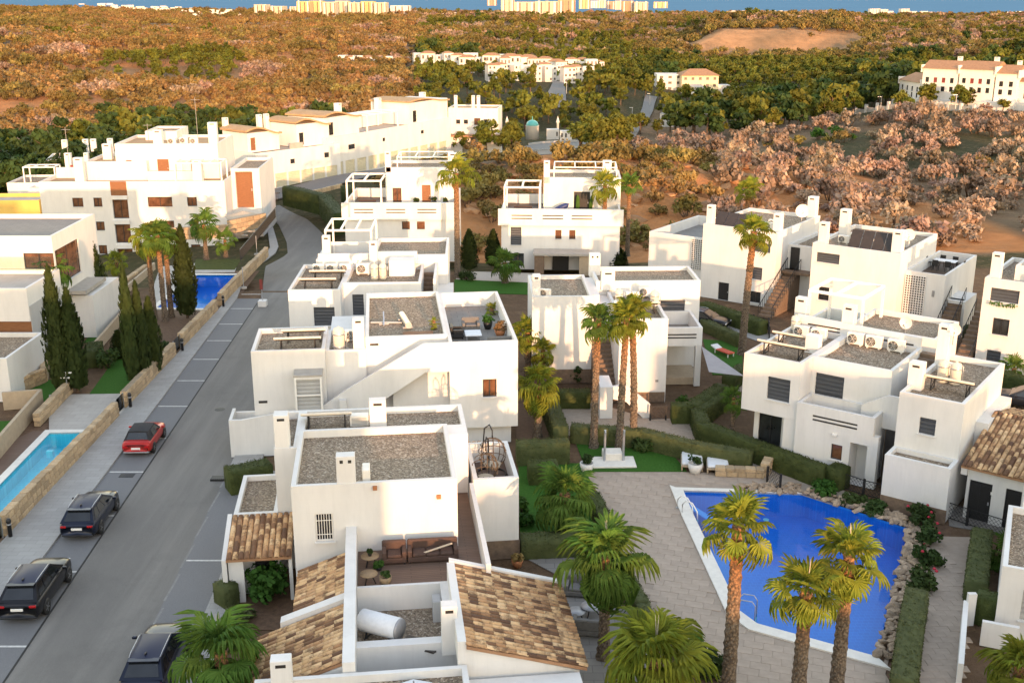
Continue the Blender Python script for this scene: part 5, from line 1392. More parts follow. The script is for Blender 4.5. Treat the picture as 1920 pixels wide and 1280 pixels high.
# glass panels between the stone walls
for y0, y1, lab in ((47.3, 50.1, 'clear glass panel between the walls by the turquoise pool'), (66.9, 68.3, 'clear glass panel at the end of the pale pool terrace'), (79.6, 81.4, 'clear glass panel beside the bed with three palms')):
    p, q = Vector((xw(y0)-.1, y0, 0)), Vector((xw(y1)-.1, y1, 0)); t = thing('glass_panel', lab, 'glass panel', p)
    L = (q-p).length; an = math.atan2(q.y-p.y, q.x-p.x)
    MB().box(.05, L-.05, -.01, .01, .12, 1.1).build('pane', 'clear_glass', t, (0,0,0), (0,0,an)); MB().box(0, .05, -.03, .03, 0, 1.1).build('post', 'zinc', t, (0,0,0), (0,0,an)); MB().box(L-.05, L, -.03, .03, 0, 1.1).build('post', 'zinc', t, (0,0,0), (0,0,an))

# ------------------------------------------------------------------ garage terrace along the upper road
def waveroof(h, x0, x1, y0, y1, z, amp=.55):
    n = 14; mb = MB(); vs = []
    for k in range(n+1):
        t_ = k/n; zz = z + amp*math.sin(t_*math.pi*1.5+.2)
        vs += [(lerp(x0, x1, t_), y0, zz), (lerp(x0, x1, t_), y1, zz), (lerp(x0, x1, t_), y0, zz-.25), (lerp(x0, x1, t_), y1, zz-.25)]
    fs = []
    for k in range(n):
        a = 4*k; fs += [(a, a+4, a+5, a+1), (a+3, a+7, a+6, a+2), (a, a+2, a+6, a+4), (a+1, a+5, a+7, a+3)]
    fs += [(0,1,3,2), (4*n, 4*n+2, 4*n+3, 4*n+1)]
    mb.add(vs, fs, 0, False); return mb.build('roof', 'wave_roof', h.root)
g1 = House('terrace_house', 'white terraced houses with wavy brown roofs above a row of garages', (484,356), (615,319), -2.0, -2.2, az=50)
doors = [('F', .8+k*2.55, 3.0+k*2.55, .1, 2.2, 'garage_door') for k in range(6)]
g1.block(0, 16.5, 0, 9, 0, 5.6, .3, doors + [('F', 6.4, 7.3, 3.4, 4.1, 'far' if False else 'glass2'), ('F', 13.2, 14.2, 3.6, 4.4, 'glass2')], roof='pale_paving')
g1.block(.5, 6.5, 2.5, 8.5, 5.4, 8.3, 0, [('F', .6, 1.5, 5.7, 7.6, 'wood')]); waveroof(g1, .2, 6.9, 2.2, 8.8, 8.6)
g1.block(9.5, 16, 2.0, 8.5, 5.4, 8.9, 0, [('F', .5, 1.4, 5.7, 7.6, 'glass2')]); waveroof(g1, 9.2, 16.3, 1.7, 8.8, 9.2)
for x in (1.2, 7.6, 9.0): g1.chimney(x, 8.6, .7, .7, 5.4, 10.2)
g1.box('balustrade', 6.7, 9.3, .3, .4, 5.6, 6.4, 'concrete')
g2 = House('terrace_house', 'long white terraced house row above many cream garage doors', (615,319), (843,285), -.8, -2.4, az=61)
doors = [('F', 1.5+k*3.15, 4.0+k*3.15, .2, 2.5, 'garage_door') for k in range(11)]
g2.block(0, 37, 0, 9, 0, 6.6, .3, doors + [('F', 5.6, 7.4, 4.2, 5.0, 'glass2'), ('F', 15.2, 16.0, 4.5, 5.1, 'glass2'), ('F', 27, 28, 4.6, 5.2, 'glass2')], roof='pale_paving')
g2.block(1, 10, 1.0, 8.5, 6.4, 9.6, 0, [('F', 1, 2.2, 6.8, 8.8, 'glass2')]); waveroof(g2, .7, 10.5, .7, 8.8, 9.9)
g2.block(24, 36.5, .3, 8.6, 6.4, 10.2, 0, [('F', 1, 2.2, 6.8, 8.8, 'glass2')]); waveroof(g2, 23.7, 37, .1, 8.8, 10.4, .4)
g2.pergola(12, 21, .8, 5.0, 6.4, 9.2, .2, 4); g2.box('wall', 12, 22, 5.5, 8, 6.4, 8.8)
for x in (11, 22.5, 36.8): g2.chimney(x, 6, 1.0, .9, 6.4, 11)
g3 = House('house', 'small white house with slim chimneys at the end of the garage row', (848,283), (935,285), -2.5, -3.2, az=-6)
g3.block(-1, 8.6, 2, 9, 0, 8.6, .3, [('F', 1.5, 2.3, 5.6, 6.4, 'glass2'), ('F', 3.0, 3.8, 5.6, 6.4, 'glass2'), ('F', 5.0, 6.2, 5.4, 6.7, 'warm'), ('F', 6.8, 7.6, 5.6, 6.5, 'glass2')], roof='wave_roof')
g3.box('canopy', -1, 9.6, -.6, 1.99, 3.4, 3.7, 'far_roof'); g3.box('wall', -.5, 2, -.2, 1.9, 0, 3.39); g3.box('wall', 6, 9.4, -.4, 1.9, 0, 3.2)
for x in (.2, 3.6, 4.6): g3.chimney(x, 4, .6, .6, 8, 10.8)
stone_wall('pale kerb wall along the upper garage road', (560,372), (640,352), .6, size=.8)

# ------------------------------------------------------------------ upper road, mound road and valley roads
def gpath(pts, dz=.12):
    return [(G(*p[:2], p[2]).x, G(*p[:2], p[2]).y) for p in pts]
def road_px(name, L, Rr, label, n=40, dz=.25, mat='far_asphalt'):
    return strip(name, resample(gpath(L), n), resample(gpath(Rr), n), mat, label, dz)
UPL, UPR = [(470,368,-3),(560,345,-1.5),(640,322,-.8),(740,303,-.6),(850,291,-1.4),(940,281,-1.2),(1040,272,-1)], [(480,384,-3),(600,356,-1.5),(720,328,-.4),(860,303,0.6),(950,295,1.2),(1030,290,1.6),(1085,283,1.2)]
road_px('road', UPL, UPR, 'grey access road along the garages to the mound')
UPROAD = offs(gpath(UPL)+gpath(UPR)[::-1], 3.5)
def ground_pt(px, py):
    """where the ray through a pixel meets the ground"""
    d = ray(px, py); t = 60.0
    while t < 20000:
        p = CAM + d*t
        if p.z < ground(p.x, p.y): break
        t *= 1.01
    return CAM + d*t
c = ground_pt(1050, 281); c_turn = (c.x, c.y)
n = 30; ring = [(c.x+8.5*math.cos(2*math.pi*k/n), c.y+9*math.sin(2*math.pi*k/n)) for k in range(n)]
mb = MB(); mb.add([(x, y, ground(x, y)+.55) for x, y in ring]+[(c.x, c.y, ground(c.x, c.y)+.6)], [(k, (k+1) % n, n) for k in range(n)]); struct(mb.build('road', 'far_asphalt'), 'round turning circle on top of the mound')
t = thing('guard_wall', 'low pale wall curving round the turning circle', 'wall', (c.x, c.y, 0))
for k in range(n):
    if -.3 < math.sin(2*math.pi*(k+.5)/n) or True:
        if math.cos(2*math.pi*(k+.5)/n) < -.75: continue
        a_, b_ = ring[k], ring[(k+1) % n]; z = ground(*a_)
        an = math.atan2(b_[1]-a_[1], b_[0]-a_[0]); MB().box(0, math.dist(a_, b_), -.12, .12, z-.3, z+.95).build('wall_panel', 'kerb', t, (a_[0]-c.x, a_[1]-c.y, 0), (0, 0, an))
road_px('road', [(1168,250,-5),(1180,225,-6),(1205,196,-7),(1210,185,-8)], [(1185,252,-5),(1200,228,-6),(1225,200,-7),(1232,186,-8)], 'pale valley road descending between the pines', 24, .4)
road_px('road', [(1022,206,-8.5),(1030,190,-9),(1038,170,-8),(1046,158,-7)], [(1062,208,-8.5),(1060,190,-9),(1056,170,-8),(1058,158,-7)], 'street climbing into the white hillside town', 24, .4)
# black gate across the upper street
p, q = G(478,384,-3.0), G(526,382,-3.0)
t = thing('street_gate', 'black barred gate closing the upper street', 'gate', p); an = math.atan2(q.y-p.y, q.x-p.x); L = (q-p).length
MB().box(0, L, -.04, .04, .2, .3).box(0, L, -.04, .04, 1.5, 1.6).build('rail', 'black_metal', t, (0,0,0), (0,0,an))
for k in range(int(L/.22)): MB().box(k*.22, k*.22+.05, -.03, .03, .1, 1.7).build('bar', 'black_metal', t, (0,0,0), (0,0,an))

# ------------------------------------------------------------------ invented villas uphill, unseen behind the viewpoint, sized to shade the street
def neighbour(x0, x1, y, d, top, label, step=None):
    h = House.__new__(House); h.az = R(-14); h.o = Vector((x0, y, 3.5)); h.rot = Matrix.Rotation(h.az, 4, 'Z'); h.inv = h.rot.inverted()
    h.root = thing('villa', label, 'house', h.o, h.az, 'unseen shading villas'); w = (x1-x0)/math.cos(h.az); H_ = top-3.5
    opn = [('B', w-1.2-k*2.6-1.2, w-1.2-k*2.6, f_+.9, f_+2.2, 'shutter') for k in range(int((w-1)/2.6)) for f_ in [3.0*i for i in range(int(H_/3.0))] if k % 3 != 2]
    h.block(0, w, 0, d, 0, H_, .35, opn)
    if step: h.block(w*step[0], w*step[1], 1, d-1, H_-.3, H_+step[2], .3)
    h.chimney(w*.3, d*.5, .7, .6, H_-.4, H_+1.2)
neighbour(-75, -14, -40, 9, 20.5, 'unseen broad white block added uphill to shade the street', (.35, .9, 1.6)); neighbour(-12.5, 2.6, -34, 8, 17.2, 'unseen tall white villa added uphill to shade the street', (.1, .5, 1.2)); neighbour(3.6, 9.4, -30, 8, 16.2, 'unseen narrow tall villa added uphill to shade the street side')
neighbour(10.4, 32.0, -30, 8, 11.2, 'unseen low white villa added uphill to shade the pool', (.25, .4, .7)); neighbour(34, 44, -30, 8, 15.2, 'unseen tall white villa added uphill to shade the pool wing'); neighbour(45.5, 78, -32, 8, 12.0, 'unseen white villa row added uphill to shade the rear villas', (.4, .7, 1.0))
# ------------------------------------------------------------------ vegetation kit
def frond_mesh(seed, pet, rad, droop, nseg=15, mat='palm_leaf'):
    """fan leaf: stalk along +x, then a folded fan of pointed segments whose tips hang"""
    r_ = random.Random(seed); mb = MB()
    mb.add([(0,-.03,0),(0,.03,0),(pet*.6,.018,.05),(pet*.6,-.018,.05),(pet,.012,.03),(pet,-.012,.03)], [(0,1,2,3),(3,2,4,5)])
    for k in range(nseg):
        a = R(lerp(-118, 118, k/(nseg-1))) + r_.uniform(-.03, .03)
        L = rad*(1-.22*abs(a)/2)*r_.uniform(.9, 1.08)
        d = Vector((math.cos(a), math.sin(a), 0)); n_ = Vector((-d.y, d.x, 0))
        w = L*.075; b = Vector((pet, 0, .03))
        z1 = .10*abs(math.sin(a))*L*.6; hang = droop*L*r_.uniform(.8, 1.25)
        m1 = b+d*L*.55+Vector((0,0,z1-.12*droop*L)); tip = b+d*L*(1-.25*droop)+Vector((0,0,z1-hang*.75))
        m2 = b+d*L*(.82-.1*droop)+Vector((0,0,z1-.38*hang))
        mb.add([b, m1-n_*w+Vector((0,0,.03)), m1+Vector((0,0,-.02)), m1+n_*w+Vector((0,0,.03)), m2-n_*w*.6, m2+n_*w*.6, tip], [(0,1,2),(0,2,3),(1,4,2),(2,5,3),(2,4,6),(2,6,5)])
    return mb.mesh('frond', mat)
FR = {}
for mt in ('palm_leaf', 'palm_leaf_green'):
    FR[mt] = [frond_mesh(1, .75, .85, .25, 15, mt), frond_mesh(2, .8, .9, .6, 15, mt), frond_mesh(3, .85, .9, 1.0, 15, mt), frond_mesh(4, .8, .95, 1.35, 15, mt)]
DEADF = frond_mesh(9, .5, .6, 1.3, 11, 'dead_leaf')
def trunk_mesh(h, r0, r1, seed, lean=0.0, rough=1.0):
    r_ = random.Random(seed); n = 11; rings = max(6, int(h/.22)); vs = []; fs = []
    for k in range(rings+1):
        t = k/rings; cx = lean*t*t; cy = .4*lean*math.sin(t*2.2)*t
        flare = .10*math.exp(-t*h/.35)
        for i in range(n):
            a = 2*math.pi*i/n + k*.28
            rr = lerp(r0, r1, t)+flare + rough*(.035 if (k+i) % 2 else -.012)*r_.uniform(.4, 1.3)
            vs.append((cx+rr*math.cos(a), cy+rr*math.sin(a), t*h))
    for k in range(rings): fs += [(k*n+i, k*n+(i+1) % n, (k+1)*n+(i+1) % n, (k+1)*n+i) for i in range(n)]
    fs.append(list(range(rings*n, rings*n+n)))
    mb = MB(); mb.add(vs, fs, 0, False); return mb.mesh('trunk', 'palm_bark'), (lean, .4*lean*math.sin(2.2))
PK = 0
def palm(base, crown_py, label, r=.19, sc=1.0, n=30, mat='palm_leaf', droopy=0.0, lean=0.0, z0=0.0, dead=5, spike=False, group=None, lo=-45):
    global PK; PK += 1
    r_ = random.Random(100+PK); p = G(*base, z0) if len(base) == 2 else Vector(base)
    top = zat(p.x, p.y, crown_py); h = max(.4, top-p.z)
    sc *= .8
    t = thing('palm_tree', label, 'palm tree', p, r_.uniform(0, 6.28), group)
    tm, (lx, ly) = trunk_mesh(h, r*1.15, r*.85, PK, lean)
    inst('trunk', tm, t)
    c = Vector((lx, ly, h-.05))
    for k in range(n):
        q = k/(n-1); el = lerp(86, lo, q**1.05)+r_.uniform(-16, 16); az = k*137.5+r_.uniform(-22, 22)
        v = min(3, max(0, int(q*2.2+droopy*1.3+r_.uniform(-.5, .7))))
        o = inst('frond', FR[mat][v], t, c+Vector((0,0,-.22*q)), (r_.uniform(-.35, .35), -R(el), R(az)), sc*r_.uniform(.68, 1.08)*(1 if q > .12 else .85))
    for k in range(dead): inst('dead_frond', DEADF, t, c+Vector((0,0,-.3)), (r_.uniform(-.4,.4), R(r_.uniform(62, 84)), R(r_.uniform(0, 360))), sc*r_.uniform(.7, 1.0))
    if spike:
        for k in range(2): MB().tube([(0,0,.2),(.05*k,.03,.8*sc),(.12*k-.05,.05,1.25*sc)], [.03,.022,.006], 5).build('new_leaf_spike', 'fabric_beige', t, c)
    return t
# leaf-card clouds
def cards(mb, c, n, rad, size, r_, m=0, up=.3, flat_=1.0):
    for _ in range(n):
        d = Vector((r_.gauss(0,1), r_.gauss(0,1), r_.gauss(0,1)))
        if d.length < 1e-3: continue
        d.normalize(); p = Vector(c)+Vector((d.x*rad, d.y*rad, d.z*rad*flat_))*r_.random()**.35
        nrm = (d+Vector((r_.gauss(0,.6), r_.gauss(0,.6), r_.gauss(0,.6)+up))).normalized()
        a = nrm.cross(Vector((r_.random(), r_.random(), r_.random()+.01))).normalized(); b = nrm.cross(a); s = size*r_.uniform(.6, 1.3)
        mb.add([p-a*s-b*s*.6, p+a*s-b*s*.6, p+a*s*.7+b*s*.6, p-a*s*.7+b*s*.6], [(0,1,2,3)], m)
def pine_parts(seed, ncl=26, per=34, size=.26):
    r_ = random.Random(seed); cr = MB(); tk = MB()
    H = 5.2; tk.tube([(0,0,-.3),(.1*r_.uniform(-1,1),.1,H*.35),(.25*r_.uniform(-1,1),.2*r_.uniform(-1,1),H*.7)], [.2,.15,.08], 6)
    for k in range(ncl):
        a = r_.uniform(0, 6.28); q = r_.random()**.6; z = H*(.42+.55*r_.random()); lim = 1.0-abs(z/H-.62)*1.15
        x, y = 2.1*q*lim*math.cos(a), 2.1*q*lim*math.sin(a)
        cards(cr, (x, y, z), per, r_.uniform(.55, .95), size, r_, 0, .5, .7)
        if k % 5 == 0: tk.tube([(0,0,H*r_.uniform(.3,.5)), (x*.5, y*.5, z-.5), (x*.9, y*.9, z-.1)], [.08,.05,.02], 5)
    return cr, tk
def shrub_mb(seed, ncl=12, per=30, size=.15, hh=1.0, twig=True):
    r_ = random.Random(seed); mb = MB()
    for k in range(ncl):
        a = r_.uniform(0, 6.28); q = r_.random()**.6
        x, y, z = 1.15*q*math.cos(a), 1.15*q*math.sin(a), hh*(.55+.9*r_.random()*(1.15-q*.6))
        cards(mb, (x, y, z), per, r_.uniform(.32, .55), size, r_, 0, .4, .85)
        if twig and k % 2 == 0: mb.tube([(x*.15, y*.15, -.2), (x*.6, y*.6, z*.5), (x, y, z)], [.05,.035,.015], 4, 1)
    return mb
PINES = [pine_parts(i) for i in range(5)]
PINE_C = [c.mesh('crown', 'pine_leaf') for c, t in PINES]; PINE_T = [t.mesh('trunk', 'bark') for c, t in PINES]
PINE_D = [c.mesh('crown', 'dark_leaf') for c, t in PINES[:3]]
def far_pine(seed, mat, ncl=15, per=20, size=.42):
    c, t = pine_parts(seed, ncl, per, size); n = len(c.v)
    c.add(t.v, t.f, 1); return c.mesh('pine_tree', [mat, 'bark'])
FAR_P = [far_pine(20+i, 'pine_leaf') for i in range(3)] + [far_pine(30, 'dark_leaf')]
DRY = [shrub_mb(40+i).mesh('dry_shrub', ['dry_leaf', 'bark']) for i in range(4)]; ORG = [shrub_mb(50).mesh('dry_shrub', ['orange_leaf', 'bark'])]; SCR = [shrub_mb(60+i).mesh('scrub_bush', ['scrub_leaf', 'bark']) for i in range(3)]
GRN = [shrub_mb(70+i, 12, 30, .15).mesh('green_bush', ['shrub_leaf', 'bark']) for i in range(2)]
def cypress_mesh(seed):
    r_ = random.Random(seed); mb = MB()
    for _ in range(1500):
        t = r_.random()**.9; z = .2+t*5.8; rr = .62*(math.sin(math.pi*min(1, (t*.93+.07)**.75))**.7)*(1-.35*t)
        a = r_.uniform(0, 6.28); q = rr*(.72+.38*r_.random())*(1+.12*math.sin(a*3+z*1.3))
        p = Vector((q*math.cos(a), q*math.sin(a), z)); s = r_.uniform(.07, .15)
        n_ = Vector((math.cos(a+r_.gauss(0,.5)), math.sin(a+r_.gauss(0,.5)), .25)); b = Vector((0,0,1)); tt = n_.cross(b).normalized()
        up = (b+n_*r_.uniform(.05,.5)).normalized()
        mb.add([p-tt*s*.6, p+tt*s*.6, p+tt*s*.25+up*s*2.2, p-tt*s*.25+up*s*2.2], [(0,1,2,3)])
    mb2 = MB()
    mb.lathe([(0,.2),(.35,.4),(.45,2),(.3,4.2),(.05,5.6)], 9)          # dense inner body
    return mb.mesh('crown', 'cypress_leaf')
CYP = [cypress_mesh(i) for i in range(3)]; CYT = MB().cyl(0,0,0,1.0,.12,.1,8).mesh('trunk', 'bark')
def cypress(base, top_py, label, w=1.0, z0=0.0, k=0, group=None):
    p = G(*base, z0); h = zat(p.x, p.y, top_py)-z0
    t = thing('cypress_tree', label, 'cypress', p, rnd.uniform(0, 6), group)
    inst('crown', CYP[k % 3], t, (0,0,0), (0,0,0), (w, w, h/6.0)); inst('trunk', CYT, t)
    return t
HK = 0
def hedge(pts, w, h, label, mat='hedge_leaf', z0=0.0, dens=230):
    """clipped hedge: jittered body wrapped in small leaves; pts are photo points on its centre line"""
    global HK; HK += 1
    r_ = random.Random(HK); P_ = [G(*p, z0) for p in pts]; o = P_[0].copy()
    mb = MB()
    for i in range(len(P_)-1):
        a, b = P_[i]-o, P_[i+1]-o; L = (b-a).length; d = (b-a)/L; n_ = Vector((-d.y, d.x, 0)); a = a-d*w*.3*(i > 0)
        L = (b-a).length; ns = max(2, int(L/.3)); vs = []; sec = [(-.5,0),(-.5,.5),(-.5,.97),(-.25,1.0),(.25,1.0),(.5,.97),(.5,.5),(.5,0)]
        for k in range(ns+1):
            for (u, v) in sec: vs.append(a+d*(L*k/ns)+n_*(u*w+r_.uniform(-.03,.03))+Vector((0,0,v*h+r_.uniform(-.03,.03)*(v > 0))))
        m = len(sec); fs = [(k*m+j, k*m+j+1, (k+1)*m+j+1, (k+1)*m+j) for k in range(ns) for j in range(m-1)] + [list(range(m))[::-1], list(range(ns*m, ns*m+m))]
        mb.add(vs, fs, 0, True)
        for _ in range(int(dens*L*(w+2*h)*.5)):
            s = r_.random()*(w+2*h); x = r_.random()*L; sz = r_.uniform(.03, .065)
            if s < h: q, nn = n_*(-w/2)+Vector((0,0,s)), -n_
            elif s < h+w: q, nn = n_*(s-h-w/2)+Vector((0,0,h)), Vector((0,0,1))
            else: q, nn = n_*(w/2)+Vector((0,0,s-h-w)), n_
            p = a+d*x+q+nn*r_.uniform(-.01, .06); nr = (nn+Vector((r_.gauss(0,.6), r_.gauss(0,.6), r_.gauss(0,.6)))).normalized(); ta = nr.cross(Vector((.3,.5,.8))).normalized(); tb = nr.cross(ta)
            mb.add([p-ta*sz, p+tb*sz*.6, p+ta*sz, p-tb*sz*.6], [(0,1,2,3)])
    return tag(mb.build('hedge', mat, None, o), label, 'hedge')
def bush(px, label, r=.6, h=.9, mat='shrub_leaf', n=14, per=50, size=.09, z0=0.0, seed=None, cat='shrub', flowers=None):
    p = G(*px, z0); r_ = random.Random(seed or int(px[0]*7+px[1])); lf = MB(); st_ = MB()
    for k in range(n):
        a = r_.uniform(0, 6.28); q = r_.random()**.55*.75; c = (r*q*math.cos(a), r*q*math.sin(a), h*(.25+.6*r_.random()))
        cards(lf, c, per, r*.42, size, r_, 0, .4, .9)
        if k % 3 == 0: st_.tube([(0,0,0), (c[0]*.5, c[1]*.5, c[2]*.5), c], [.03,.02,.01], 4)
    t = thing('garden_shrub', label, cat, p)
    lf.build('foliage', mat, t); st_.build('stem', 'bark', t)
    if flowers:
        for k in range(flowers):
            a = r_.uniform(0, 6.28); MB().lathe([(0,0),(.09,.02),(.05,.09),(0,.1)], 6).build('flower', 'flower_red', t, (r*.8*math.cos(a), r*.8*math.sin(a), h*r_.uniform(.7, 1.0)))
    return t

# ------------------------------------------------------------------ palms
palm((1058,998), 925, 'stout green fan palm on the lawn beside the swing chair balcony', .30, 1.6, 38, 'palm_leaf_green', .25, lo=-40)
palm((1131,1232), 1045, 'droopy palm with pale leaf spike beside the lounge patio', .20, 1.65, 40, 'palm_leaf_green', 1.0, spike=True, lo=-60)
palm((1222,1375), 1235, 'dense droopy palm cut by the lower frame edge below the pool terrace', .24, 1.8, 44, 'palm_leaf', 1.0, spike=True, lo=-60)
palm((1284,1225), 1200, 'small dark fan palm tucked behind the droopy palm', .12, .7, 22, 'palm_leaf_green', .2, dead=0, lo=-10)
palm((1362,1335), 985, 'tall palm with orange-brown trunk at the pool ladder side', .24, 1.25, 30, 'palm_leaf', .2)
palm((1492,1345), 1105, 'palm overhanging the pool edge, the shorter of the pair in the pool corner', .25, 1.25, 30, 'palm_leaf', .3, spike=True)
palm((1566,1310), 1040, 'taller palm of the pair at the pool corner', .24, 1.3, 36, 'palm_leaf', .35, spike=True, lo=-75)
palm((425,1352), 1222, 'big drooping palm beside the street in front of the tiled villa', .26, 1.6, 40, 'palm_leaf_green', 1.1, spike=True, lo=-60)
palm((1900,1330), 1250, 'yellow-green palm in front of the low white garden wall', .2, 1.2, 32, 'palm_leaf', .8, lo=-40)
palm((1113,838), 597, 'tall palm nearest the stone steps, of the three on the small lawn', .19, 1.1, 32, 'palm_leaf_green', .3, lean=.1)
palm((1161,843), 594, 'middle palm of the three on the small lawn', .19, 1.1, 32, 'palm_leaf', .3, lean=.25)
palm((1187,831), 580, 'palm beside the white stair foot, of the three on the small lawn', .19, 1.1, 34, 'palm_leaf', .3, lean=.35)
palm((990,712), 622, 'yellow-green palm at the corner of the diagonal stair villa', .22, 1.2, 34, 'palm_leaf', .5)
palm((1018,722), 655, 'smaller palm tucked against the blank lit villa wall', .17, .95, 28, 'palm_leaf', .5)
palm((1008,818), 720, 'yellowing palm standing in the bare reddish plot', .2, 1.35, 36, 'palm_leaf', .6, dead=8, lo=-60)
palm((1391,664), 432, 'single tall palm beside the lane in front of the pierced-screen villa', .25, 1.3, 34, 'palm_leaf', .3, lean=.35)
palm((1396,478), 355, 'palm rising behind the roof of the pierced-screen villa', .22, 1.3, 28, 'palm_leaf', .0, lo=-10)
palm((858,520), 325, 'very tall palm between the two villas below the scarp', .25, 1.75, 24, 'palm_leaf', .3, lo=-20)
palm((1131,505), 345, 'tall palm in front of the slotted villa below the orange scarp', .22, 1.5, 26, 'palm_leaf', .6, lo=-40)
palm((1176,480), 345, 'slender palm just behind the slotted villa below the orange scarp', .2, 1.3, 20, 'palm_leaf_green', .0, lo=0)
palm((947,530), 492, 'broad pale fan palm in the chippings bed', .22, 1.5, 34, 'palm_leaf_green', .2, lo=-25)
palm((1372,812), 745, 'small bright palm inside the pool villa hedge', .1, .85, 20, 'palm_leaf_green', .3, dead=0)
palm((1898,712), 690, 'small dark palm in the car lane bed at the right edge', .12, .95, 24, 'palm_leaf_green', .5, dead=0)
palm((1885,1060), 1030, 'dark low palm behind the path hedge beside the plain corner villa', .14, .9, 24, 'palm_leaf_green', .3, dead=0)
palm((112,640), 505, 'palm rising behind the paired cypresses at the left villa', .2, 1.35, 32, 'palm_leaf_green', .4)
palm((290,598), 445, 'yellow-crowned palm nearest the lawn, of three by the blue pool', .2, 1.4, 32, 'palm_leaf', .5)
palm((310,602), 440, 'middle palm of three by the blue pool', .19, 1.3, 30, 'palm_leaf_green', .5)
palm((322,595), 442, 'palm closest to the blue pool water, of three', .19, 1.35, 30, 'palm_leaf_green', .5)
palm((387,487), 420, 'arching palm in front of the apartment block windows', .2, 1.6, 26, 'palm_leaf_green', .6)
palm((424,482), 448, 'small palm on the stone retaining wall', .16, 1.2, 22, 'palm_leaf_green', .4, dead=0)
palm((221,520), 488, 'little yellow palm between cypress and apartment block', .14, 1.1, 20, 'palm_leaf', .3, dead=0)
palm((890,280), 236, 'slim palm at the end house of the garage row', .3, 1.8, 20, 'palm_leaf', .3, z0=-3, group=None)
palm((907,282), 248, 'shorter slim palm at the end house of the garage row', .3, 1.5, 20, 'palm_leaf', .3, z0=-3)
# ------------------------------------------------------------------ cypresses
cypress((183,592), 440, 'dark cypress beside the sandy wall by the apartment block', 1.7, k=0); cypress((352,596), 428, 'dense single cypress at the corner of the blue pool', 1.6, k=1)
cypress((118,738), 505, 'taller cypress of the close pair beside the left villa', 1.35, k=2); cypress((146,735), 545, 'shorter cypress of the close pair beside the left villa', 1.45, k=0)
cypress((252,722), 503, 'pointed tall cypress of the trio by the stone wall', 1.0, k=1); cypress((271,715), 532, 'middle cypress of the trio by the stone wall', 1.0, k=2); cypress((290,700), 560, 'lowest cypress of the trio by the stone wall', 1.2, k=0); cypress((225,672), 620, 'small clipped cypress at the head of the long lawn', 1.1, k=1)
cypress((880,508), 432, 'dark rounded cypress beside the chippings bed', 1.5, k=2); cypress((925,500), 432, 'second rounded cypress behind the broad fan palm', 1.5, k=1)
cypress((1160,505), 465, 'short cypress behind the middle villa chimney', 1.6, k=0)
# ------------------------------------------------------------------ hedges
HG = [([(1362,758),(1308,800),(1318,826),(1430,868),(1545,912)], .85, 1.15, 'long clipped hedge wrapping the pool villa garden', 'hedge_leaf'),
 ([(1556,908),(1582,918)], 1.0, 1.25, 'short hedge block at the pool villa gate', 'hedge_leaf'), ([(1258,790),(1298,790),(1352,752)], .9, 1.2, 'angled hedge below the slotted balcony', 'hedge_leaf'),
 ([(1364,732),(1394,708)], .9, 1.0, 'hedge stub beside the corner lawn', 'hedge_leaf'), ([(1070,826),(1204,836),(1305,862),(1408,880)], .8, 1.05, 'curving pale hedge behind the small palm lawn', 'hedge_pale'),
 ([(1045,762),(1106,762)], .9, 1.1, 'low dark hedge under the blank lit villa wall', 'hedge_leaf'), ([(1020,752),(1052,836)], .9, 1.2, 'tall brownish hedge along the bare plot', 'hedge_pale'), ([(968,868),(1066,864)], .9, 1.3, 'brownish hedge block closing the bare plot', 'hedge_pale'),
 ([(990,902),(1045,900)], 1.1, 1.1, 'green hedge block behind the stout fan palm', 'hedge_leaf'), ([(976,1040),(1104,1034)], 1.0, .95, 'grey-green hedge between lawn and lounge patio', 'hedge_pale'), ([(1112,948),(1138,1005),(1128,1030)], .7, .8, 'low dark hedge edging the pool terrace by the stout palm', 'hedge_leaf'), ([(1140,1040),(1205,1160),(1218,1200)], .6, .8, 'low hedge between patio and pool terrace', 'hedge_pale'),
 ([(1716,1140),(1704,1210),(1690,1320)], .95, 1.0, 'grey-green hedge along the path near the pool corner', 'hedge_pale'), ([(1838,1025),(1832,1075),(1826,1130)], .9, 1.0, 'pale hedge on the villa side of the paved path', 'hedge_pale'), ([(1826,1160),(1872,1172)], .9, 1.3, 'dark clipped hedge at the corner villa entrance', 'hedge_leaf'),
 ([(1318,590),(1430,628)], 1.0, 1.15, 'hedge below the pierced-screen villa beside the lane', 'hedge_leaf'), ([(1318,618),(1388,650)], .7, .9, 'brown hedge between lane and corner lawn', 'hedge_pale'), ([(428,922),(508,905)], 1.2, 1.3, 'rounded hedge at the foot of the diagonal stair', 'hedge_leaf'), ([(412,1140),(440,1128)], .9, 1.1, 'clipped hedge beside the small tiled canopy', 'hedge_pale'),
 ([(1868,722),(1935,742)], 1.0, 1.1, 'hedge under the tall villa at the right edge', 'hedge_leaf'), ([(168,690),(182,668)], 1.0, 1.2, 'box hedge between the paired cypresses and the lawn', 'hedge_leaf'), ([(1812,640),(1845,652)], 1.0, 1.4, 'hedge between the two rear villas at the right', 'hedge_leaf')]
for pts, w, h, lab, mt in HG: hedge(pts, w, h, lab, mt)
hedge([(640,440),(610,402),(540,384)], 1.6, 2.6, 'tall dark hedge on the right of the upper street', 'cypress_leaf', -1.5, 90)
hedge([(700,398),(650,380)], 1.6, 2.4, 'tall hedge behind the villa nearest the road bend', 'cypress_leaf', -1.0, 90)
